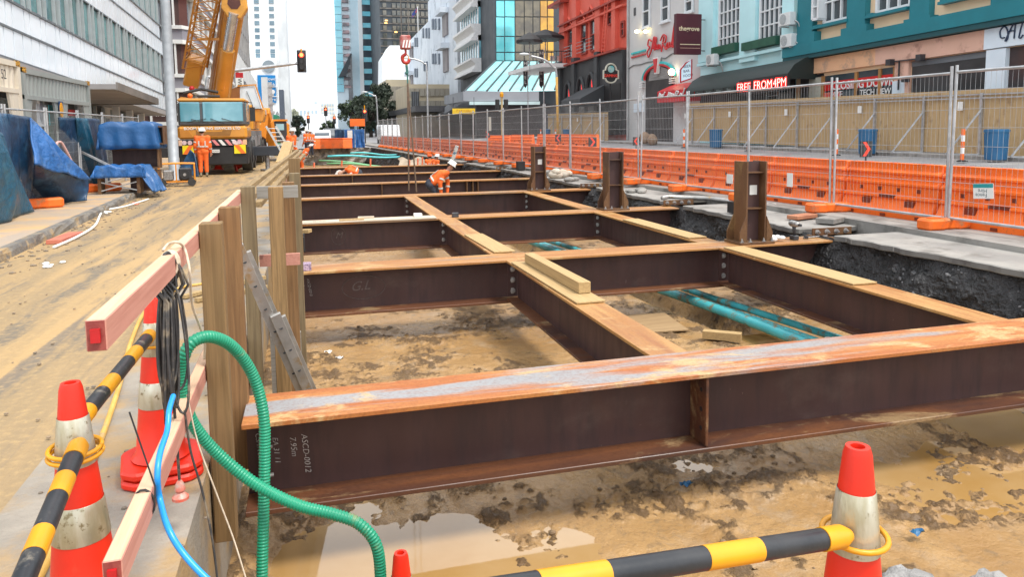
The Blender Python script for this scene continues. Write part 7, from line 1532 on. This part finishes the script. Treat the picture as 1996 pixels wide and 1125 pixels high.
for u0, u1, m_ in cols:
    for v0, v1 in rows_:
        a = at_y(u0, v1, YG-.05); c = at_y(u1, v0, YG-.05); MB().box(a.x+.04, c.x-.04, YG-.12, YG-.001, a.z+.05, c.z-.05).build('glass_pane', m_, t)
for k, (v0, v1) in enumerate(((-18,14),(47,80),(114,141))):                     # white scooped balconies on the street face
    ya_ = fy(935)-1.2; yb_ = fy(902); p = at_x(935, v0, XR); zt_ = p.z+GR*p.y; q = at_x(935, v1, XR); zb_ = q.z+GR*q.y; hb_ = zt_-zb_
    pr_ = [(0,zt_),(-1.5,zt_),(-1.5,zt_-.14*hb_),(-1.1,zt_-.3*hb_),(-.9,zt_-.5*hb_),(-1.1,zt_-.75*hb_),(-1.4,zt_-.85*hb_),(-1.4,zb_),(0,zb_)]
    b = MB(); b.prism(pr_, 'y', ya_, yb_); b.v = [(x+XR, y, z-GR*y) for x, y, z in b.v]; b.build('balcony', WHITEP, t, smooth=30)
    b = MB(); b.box(XR-.3, XR-.001, ya_, yb_, zt_+.01, zt_+3.2); b.shear(GR); wn = b.build('window_band', WSG, t)
    b = MB()
    for j in range(8): yq = ya_+(yb_-ya_)*j/8; b.box(XR-.4, XR-.301, yq, yq+.25, zt_+.01, zt_+3.2)
    b.shear(GR); b.build('mullion', WHITEP, wn)
t = thing('atrium_canopy', 'sloping glass atrium roof over a broad grey hotel canopy', 'canopy', (0,0,0)); AT = mat('atrium_glass', (.28,.60,.62), (.36,.68,.70), .3, .1, 0, 0, spec=1)
yf = 84.0; n_ = 9
ul = [(1000-90+k*20) for k in range(n_+1)]
for k in range(n_):
    a = at_y(905+k*22, 178-.4*k, yf); c = at_y(905+(k+1)*22, 178-.4*(k+1), yf); d_ = at_y(965+(k+1)*17, 119, YG-.3); e_ = at_y(965+k*17, 119, YG-.3)
    b = MB(); b.add([a, c, d_, e_]+[Vector(q)-Vector((0,.1,.12)) for q in (a, c, d_, e_)], [(0,1,2,3),(7,6,5,4),(0,4,5,1),(1,5,6,2),(2,6,7,3),(3,7,4,0)]); b.build('roof_pane', AT, t); b = MB(); b.bar(a-Vector((0,.05,0)), e_-Vector((0,.05,0)), .16, .22); b.build('glazing_bar', CHAR, t)
a = at_y(903, 197, yf-.2); c = at_y(1050, 178, yf-.2); GC2 = mat('canopy_grey', (.30,.32,.35), (.26,.28,.31), .4, .6)
b = MB(); b.box(a.x, c.x, yf-.3, YG, a.z, c.z); b.build('fascia', GC2, t); a2 = at_y(915, 204, yf-.5); c2 = at_y(1052, 200, yf-.5); b = MB(); b.box(a2.x, c2.x, yf-.6, yf-.31, a2.z, c2.z+.15); b.build('lower_edge', mat('canopy_pale', (.5,.66,.68), None, .5, .5), t)
b = MB(); p = at_x(840, 232, XR-3.5); q = at_y(906, 180, yf-.2); b.prism([(XR-4,0),(XR-1,0),(XR-1,.1),(XR-4,.1)], 'z', 0, 1) if False else None
a = at_y(842, 238, 118); c = at_y(905, 197, yf); h0 = at_y(842, 228, 118).z-at_y(842, 238, 118).z
b = MB(); b.add([a, c, at_y(905,176,yf), at_y(842,230,118)]+[Vector(v_)+Vector((6,0,0)) for v_ in (a, c, at_y(905,176,yf), at_y(842,230,118))], [(0,1,2,3),(7,6,5,4),(0,4,5,1),(1,5,6,2),(2,6,7,3),(3,7,4,0)]); b.build('side_fascia', GC2, t)
b = MB(); a = at_y(930,262,yf+2); c = at_y(1095,200,yf+2); b.box(a.x, c.x+4, yf+2.2, yf+3, -.5, c.z-.1); b.build('entrance_glazing', DARKIN, t)
a = at_y(882, 222, 78); c = at_y(926, 211, 78); t = thing('yellow_banner', 'yellow banner hanging under the hotel canopy', 'banner', (a.x, 78, a.z)); MB().box(0,c.x-a.x,0,.05,0,c.z-a.z).build('sheet', mat('banner_yellow', (.75,.52,.03), (.65,.42,.02), 2, .5), t); letters(t, 'CAR PARK', .36, mat('banner_ink', (.6,.25,.03), None, 3, .5), ((c.x-a.x)*.5,-.01,(c.z-a.z)*.5), (1,0,0), (0,0,1), extrude=.002, align='CENTER')
for k in range(2): MB().cyl(((.1,c.x-a.x-.1)[k],.02,c.z-a.z),((.1,c.x-a.x-.1)[k],.02,c.z-a.z+1.2),.03,6).build('hanger', DARKM, t)
for k, (u, v0, v1) in enumerate(((1024,118,172),(1055,96,172))):
    a = at_y(u-3.5, v1, 72); c = at_y(u+3.5, v0, 72); t = thing('hotel_banner', '%s vertical hotel banner over the atrium roof' % ('left-hand', 'right-hand')[k], 'banner', (a.x, 72, a.z)); w_, h_ = c.x-a.x, c.z-a.z
    b = MB(); b.prism([(0,.35),(w_/2,0),(w_,.35),(w_,h_),(0,h_)], 'y', 0, .06); b.build('sheet', DARKM, t)
    for j, ch in enumerate('HOTEL'): letters(t, ch, w_*1.15, PAPER, (w_*.5,-.01,h_*(.9-.17*j)), (1,0,0), (0,0,1), extrude=.003, align='CENTER')
    MB().cyl((w_+.05,.03,-6),(w_+.05,.03,h_),.06,8).build('banner_pole', GALV, t)
# bar terrace with umbrella beside the red building
yt = 69.5; a = at_y(1032, 140, yt); c = at_y(1112, 118, yt); t = thing('terrace', 'white-edged first-floor terrace beside the red building', 'terrace', (0,0,0)); b = MB(); b.prism([(at_y(1032,136,yt).x, yt),(at_y(1058,121,yt-3).x, yt-3),(24.3, yt-3),(24.3, yt+8),(at_y(1032,136,yt).x, yt+8)], 'z', at_y(1062,127,yt-3).z-.15, at_y(1062,119,yt-3).z-.15); b.build('slab', WHITEP, t)
b = MB(); zt_ = at_y(1062,119,yt-3).z
for k in range(16): x = at_y(1030,119,yt).x+k*.5; b.tube([(x,yt-2.6,zt_-.2),(x,yt-2.6,zt_+1.0)], .03, 5)
b.tube([(at_y(1030,119,yt).x,yt-2.6,zt_+1.0),(27,yt-2.6,zt_+1.0)], .04, 5); b.build('railing', DARKM, t)
for k, (u, v, r_) in enumerate(((1063,66,2.0),(1032,72,1.3))):
    p = at_y(u, v, yt-1-k); t = thing('umbrella', ('large black umbrella on the terrace', 'smaller black umbrella left of the large one')[k], 'umbrella', (p.x, p.y, p.z)); b = MB(); b.lathe([(r_,-.55),(r_*.98,-.3),(r_*.5,.15),(.05,.45)], 8); b.build('canopy', BLACKM, t); MB().cyl((0,0,-3.2),(0,0,.4),.05,8).build('pole', GALV, t)
CH = thing('chairs', 'pale chairs behind the terrace railing', 'chairs', (at_y(1075,112,yt).x, yt, zt_-.1)); b = MB()
for k in range(3): b.box(k*.7,k*.7+.45,0,.45,.4,.45); b.box(k*.7,k*.7+.45,.42,.46,.46,.95); b.box(k*.7,k*.7+.05,0,.05,0,.4); b.box(k*.7+.4,k*.7+.45,0,.05,0,.4)
b.build('seat', PAPER, CH)
# ---------------------------------------------------------------- white concrete building farther along
WC = mat('pale_board_concrete', (.72,.78,.85), (.64,.70,.77), .25, .7, 0, .2, 3, stretch=(1,1,.5), dirt=(.40,.46,.52), dscale=.35, dlim=(.54,.7))
t = thing('concrete_building', 'pale concrete building with deep slit windows', 'building', (0,0,0)); ya_, yb_ = fy(893), fy(797)
top = at_x(875, 0, XR); zt_ = top.z+GR*top.y
b = MB(); b.box(XR, XR+25, ya_+.3, yb_, -1, zt_); b.shear(GR); b.build('wall', WC, t); b = MB(); b.box(XR+1, XR+20, ya_+6, yb_-25, zt_+.01, zt_+5); b.shear(GR); b.build('roof_storey', WC, t)
SL = mat('slit_shadow', (.22,.26,.31), (.17,.20,.25), .5, .7)
for v0, h_, us in ((42,9,(846,851,858)),(60,8,(827,833,838)),(78,8,(811,815)),(110,9,(846,851,858)),(125,8,(829,834)),(138,7,(811,815))):
    for u in us:
        p = at_x(u, v0+ (852-u)*0, XR); MB().box(XR-.25, XR-.001, p.y, p.y+1.3, p.z-1.3, p.z+.6).build('slit_window', SL, t)
for u, v0, v1 in ((869,28,70),(870,96,140),(803,92,115),(803,147,175)):
    p = at_x(u, v0, XR); q = at_x(u, v1, XR); b = MB(); b.box(XR-.3, XR-.001, p.y-2.2, p.y+2.2, q.z, p.z); b.build('tall_recess', mat('recess_%d_%d' % (u, v0), (.30,.27,.27), (.24,.22,.23), .5, .7), t); b = MB(); b.box(XR-1.5, XR-.001, p.y-2.8, p.y+2.8, p.z, p.z+.9); b.build('hood', WC, t)
# beige low buildings at the foot
BEI = mat('beige_panel', (.58,.50,.36), (.52,.45,.32), .4, .7); BEIG = mat('beige_ribs', (.36,.33,.27), (.30,.27,.22), 1, .7, stretch=(1,1,.05))
def lowblock(label, u0, u1, v0, v1, y, bands):
    a = at_y(u0, v1, y); c = at_y(u1, v0, y); t = thing('beige_block', label, 'building', (a.x, y, 0)); w_ = c.x-a.x; MB().box(0, w_, 0, 18, -1, c.z).build('wall', BEI, t)
    for (b0, b1, m_) in bands:
        z0 = at_y(u0, b1, y).z; z1 = at_y(u0, b0, y).z; n = 8
        for k in range(n): MB().box(w_*(k+.06)/n, w_*(k+.94)/n, -.25, -.001, z0, z1).build('panel', m_, t)
lowblock('beige block left of the white concrete building, with ribbed panels', 756, 800, 155, 262, 150, [(168,205,BEIG),(215,240,mat('grey_shop', (.25,.25,.24), None, 1, .6))])
lowblock('beige block with ribbed bands at the foot of the white concrete building', 800, 876, 164, 262, 112, [(172,187,BEIG),(196,226,BEIG)])
a = at_y(803, 218, 108); c = at_y(817, 178, 108); t = thing('dark_billboard', 'dark grid screen on the corner of the beige block', 'sign', (a.x, 108, a.z)); MB().box(0,c.x-a.x,0,.3,0,c.z-a.z).build('panel', DARKIN, t)
for k in range(1,4): MB().box((c.x-a.x)*k/4-.04,(c.x-a.x)*k/4+.04,-.03,-.001,0,c.z-a.z).build('divider', MULL, t)
a = at_y(784, 218, 140); t = thing('square_sign', 'small square black and white sign on the beige block', 'sign', (a.x, 140, a.z)); MB().box(0,1.0,0,.1,0,1.2).build('plate', PAPER, t); letters(t, 'P', 1.0, BLACKM, (.25,-.01,.6), (1,0,0), (0,0,1), extrude=.01)
b = MB(); a = at_y(780,240,120); c = at_y(832,222,104); b.box(a.x, XR, 102, 150, 4.0, 4.8); tag(b.build('street_canopy', DARKM), 'dark pavement canopy under the beige blocks', 'canopy')
# ---------------------------------------------------------------- towers on the right
def ptower(name, label, u0, u1, y, top_v, m, depth=25, top=None):
    a = at_y(u0, 260, y); c = at_y(u1, 260, y); t = thing(name, label, 'building', (a.x, y, 0)); MB().box(0, c.x-a.x, 0, depth, -1, top or at_y(u0, top_v, y).z).build('wall', m, t); return t, a.x, c.x-a.x
SKYG = mat('sky_blue_glass', (.16,.60,.75), (.30,.72,.83), .12, .12, 0, 0, spec=1); PALEG = mat('pale_tower_glass', (.60,.74,.82), (.68,.80,.86), .15, .15, 0, 0, spec=1)
Yt = 230.0
t, x0, w_ = ptower('glass_tower', 'pale blue glass tower with window strip and balconies', 660, 748, Yt, -80, PALEG, 30, 75)
tx = lambda u: at_y(u, 100, Yt).x-x0; tz = lambda v: at_y(700, v, Yt).z
for k in range(14):
    v = -30+k*15.0; MB().box(0, tx(668), -.5, -.001, tz(v+14), tz(v)).build('glass_panel', SKYG, t); MB().box(tx(669.5), tx(682), -1.2, -.001, tz(v+6), tz(v)).build('balcony', mat('balcony_slab_%d' % k, (.16,.17,.19), (.5,.35,.36), .6, .6) if k == 0 else bpy.data.materials['balcony_slab_0'], t)
    v2 = -36+k*22.4; MB().box(tx(708), tx(728.5), -.4, -.001, tz(v2+12.5), tz(v2)).build('window', DG, t); MB().box(tx(708), tx(728.5), -.45, -.001, tz(v2+22), tz(v2+13)).build('spandrel', SKYG, t)
MB().box(tx(684), tx(706), -.6, -.001, -1, 75).build('glass_strip', mat('strip_glass', (.40,.60,.70), (.5,.68,.77), .2, .12, 0, 0, spec=1), t); MB().box(tx(728.8), tx(736), -.8, -.001, -1, 75).build('pier', WT, t); MB().box(tx(700), tx(707.5), -.8, -.001, -1, 75).build('pier', WT, t)
MB().box(tx(677), tx(685), -.9, -.601, -1, tz(105)).build('dark_strip', DG, t); b = MB(); b.prism([(tx(657),tz(152)),(tx(672),tz(150)),(tx(684),tz(108)),(tx(682),tz(106))], 'y', -5, -.9); b.build('wing_canopy', CHAR, t)
Yd = 200.0; t, x0, w_ = ptower('dark_tower', 'dark glass tower with brown window grid', 747, 880, Yd, -80, CHAR, 30, 72)
tx = lambda u: at_y(u, 100, Yd).x-x0; tz = lambda v: at_y(800, v, Yd).z; BW_ = mat('brown_window_glass', (.05,.055,.05), (.13,.115,.085), .3, .1, 0, 0, spec=1, lim=(.42,.58)); STN = mat('stone_grid', (.16,.14,.12), (.12,.105,.09), .5, .6)
wmesh = MB().box(0, tx(756)-tx(747)-.25, -.35, -.001, 0, (tz(0)-tz(14.5))*.62).mesh('window', BW_)
for r in range(12):
    for k in range(14):
        v = -40+r*14.6
        if k in (1,): continue
        link('window', wmesh, t, (tx(748+k*9.2), 0, tz(v+12)))
    MB().box(0, w_, -.25, -.001, tz(-40+r*14.6+14.4), tz(-40+r*14.6+12.3)).build('floor_band', STN, t)
LITW = glow('lit_window', (1,.55,.15), 1.6)
for u, v in ((752,40),(770,62),(751,45)): MB().box(tx(u), tx(u+5), -.5, -.36, tz(v+2), tz(v)).build('lit_window', LITW, t)
# white block between them
a = at_y(746, 262, 190); t = thing('white_block', 'bright white block with sloping top between the towers', 'building', (0,190,0)); p = [at_y(u, v, 190) for u, v in ((744,262),(746,112),(760,88),(802,88),(802,262))]
MB().prism([(q.x, q.z) for q in p], 'y', 0, 12).build('wall', WT, t)
# distant city closing the street
def dist(label, u0, u1, v0, y, m, win=None, cols=4, rows=4):
    t, x0, w_ = ptower('distant_building', label, u0, u1, y, v0, m, 20); zt_ = at_y(u0, v0, y).z
    if win:
        wm = MB().box(0, w_/cols*.5, -.3, -.001, 0, (zt_-3)/rows*.5).mesh('window', win)
        for r in range(rows):
            for k in range(cols): link('window', wm, t, (w_*(k+.25)/cols, 0, 3+(zt_-3)*(r+.2)/rows))
HZ = mat('distant_white', (.78,.80,.82), (.72,.75,.78), .05, .8); HZG = mat('distant_glass', (.42,.52,.60), (.36,.46,.54), .05, .4); HZB = mat('distant_beige', (.72,.69,.62), None, .05, .8)
dist('distant white building with tall dark windows at the street end', 585, 622, 209, 420, HZ, HZG, 5, 2); dist('distant beige block with window grid at the street end', 628, 664, 200, 460, HZB, HZG, 7, 6); dist('distant white shed below the other distant blocks', 596, 645, 222, 380, HZ)
dist('slim distant tower at the street end', 615, 622, 195, 600, HZ, HZG, 2, 6); dist('distant pale block behind the white tower', 560, 590, 215, 520, HZ, HZG, 5, 2)
# ---------------------------------------------------------------- trees
LEAF = mat('dark_leaf', (.030,.045,.032), (.055,.075,.045), .6, .6, 0, 0); LEAF2 = mat('leaf_green', (.05,.10,.03), (.09,.15,.05), .6, .6, 0, 0); BARK = mat('bark', (.09,.075,.06), (.06,.05,.04), 3, .9)
def tree(label, x, y, zb, h, rx, rz, m, n=9000, seed=0, leaf=.30, m2=None):
    rnd = random.Random(seed); t = thing('street_tree', label, 'tree', (x, y, zb), 0, 'street trees'); b = MB(); b.tube([(0,0,0),(.1,0,h*.3),(-.1,.1,h*.55)], [.35,.28,.15], 10)
    cl = []
    for k in range(34):
        a = rnd.uniform(0,6.28); q = rnd.random()**.5; zz = rnd.uniform(-1,1); c = (rx*q*math.cos(a)*math.sqrt(1-zz*zz*.7), rx*q*math.sin(a)*math.sqrt(1-zz*zz*.7), h-rz+rz*zz*.85); cl.append((c, rnd.uniform(.16,.30)*rx))
        b.tube([(0,0,h*.4),(c[0]*.5,c[1]*.5,(h*.4+c[2])/2),c], [.12,.07,.02], 5)
    b.build('trunk', BARK, t, smooth=True); vs = []; fs = []; mi = []
    for k in range(n):
        c, r = cl[rnd.randrange(len(cl))]; d = Vector((rnd.gauss(0,1), rnd.gauss(0,1), rnd.gauss(0,.8))); d = d.normalized()*r*rnd.random()**.35; p = Vector(c)+d
        e1 = Vector((rnd.gauss(0,1), rnd.gauss(0,1), rnd.gauss(0,1))).normalized(); e2 = e1.cross(Vector((rnd.gauss(0,1), rnd.gauss(0,1), rnd.gauss(0,1)))).normalized(); s_ = leaf*rnd.uniform(.5,1.1)
        i = len(vs); vs += [tuple(p-e1*s_), tuple(p+e2*s_*.45), tuple(p+e1*s_), tuple(p-e2*s_*.45)]; fs.append((i,i+1,i+2,i+3)); mi.append(1 if m2 and rnd.random() < .25 else 0)
    mb = MB(); mb.v = vs; mb.f = fs; mb.m = mi; cr = mb.build('crown', [m, m2 or m], t, fix=False); kind(cr, 'stuff'); return t
p = at_y(733, 200, 140); tree('large dark tree in front of the glass tower', p.x, 140, .2, at_y(733,162,140).z, 3.8, 4.6, LEAF, 9000, 1)
p = at_y(700, 215, 150); tree('lighter green tree left of the large dark tree', p.x, 150, .2, at_y(700,184,150).z, 3.6, 3.6, LEAF, 7000, 2, .3, LEAF2)
p = at_y(722, 225, 132); tree('low dark tree in front of the large dark tree', p.x, 132, .2, at_y(722,190,132).z, 2.6, 3.0, LEAF, 5000, 3)
p = at_y(580, 250, 160); tree('small dark tree below the distant blocks', p.x, 160, .2, at_y(580,227,160).z, 1.7, 2.0, LEAF, 3500, 4); p = at_y(641, 250, 170); tree('small round tree right of the distant shed', p.x, 170, .2, at_y(641,238,170).z, 1.9, 1.6, LEAF, 3500, 5, .3, LEAF2)
p = at_y(568, 225, 330); tree('pale distant tree on the rise left of the distant blocks', p.x, 330, 2, at_y(568,213,330).z-2, 3.4, 3.0, mat('pale_leaf', (.30,.32,.24), (.36,.37,.28), .2, .8), 3000, 6, .6)
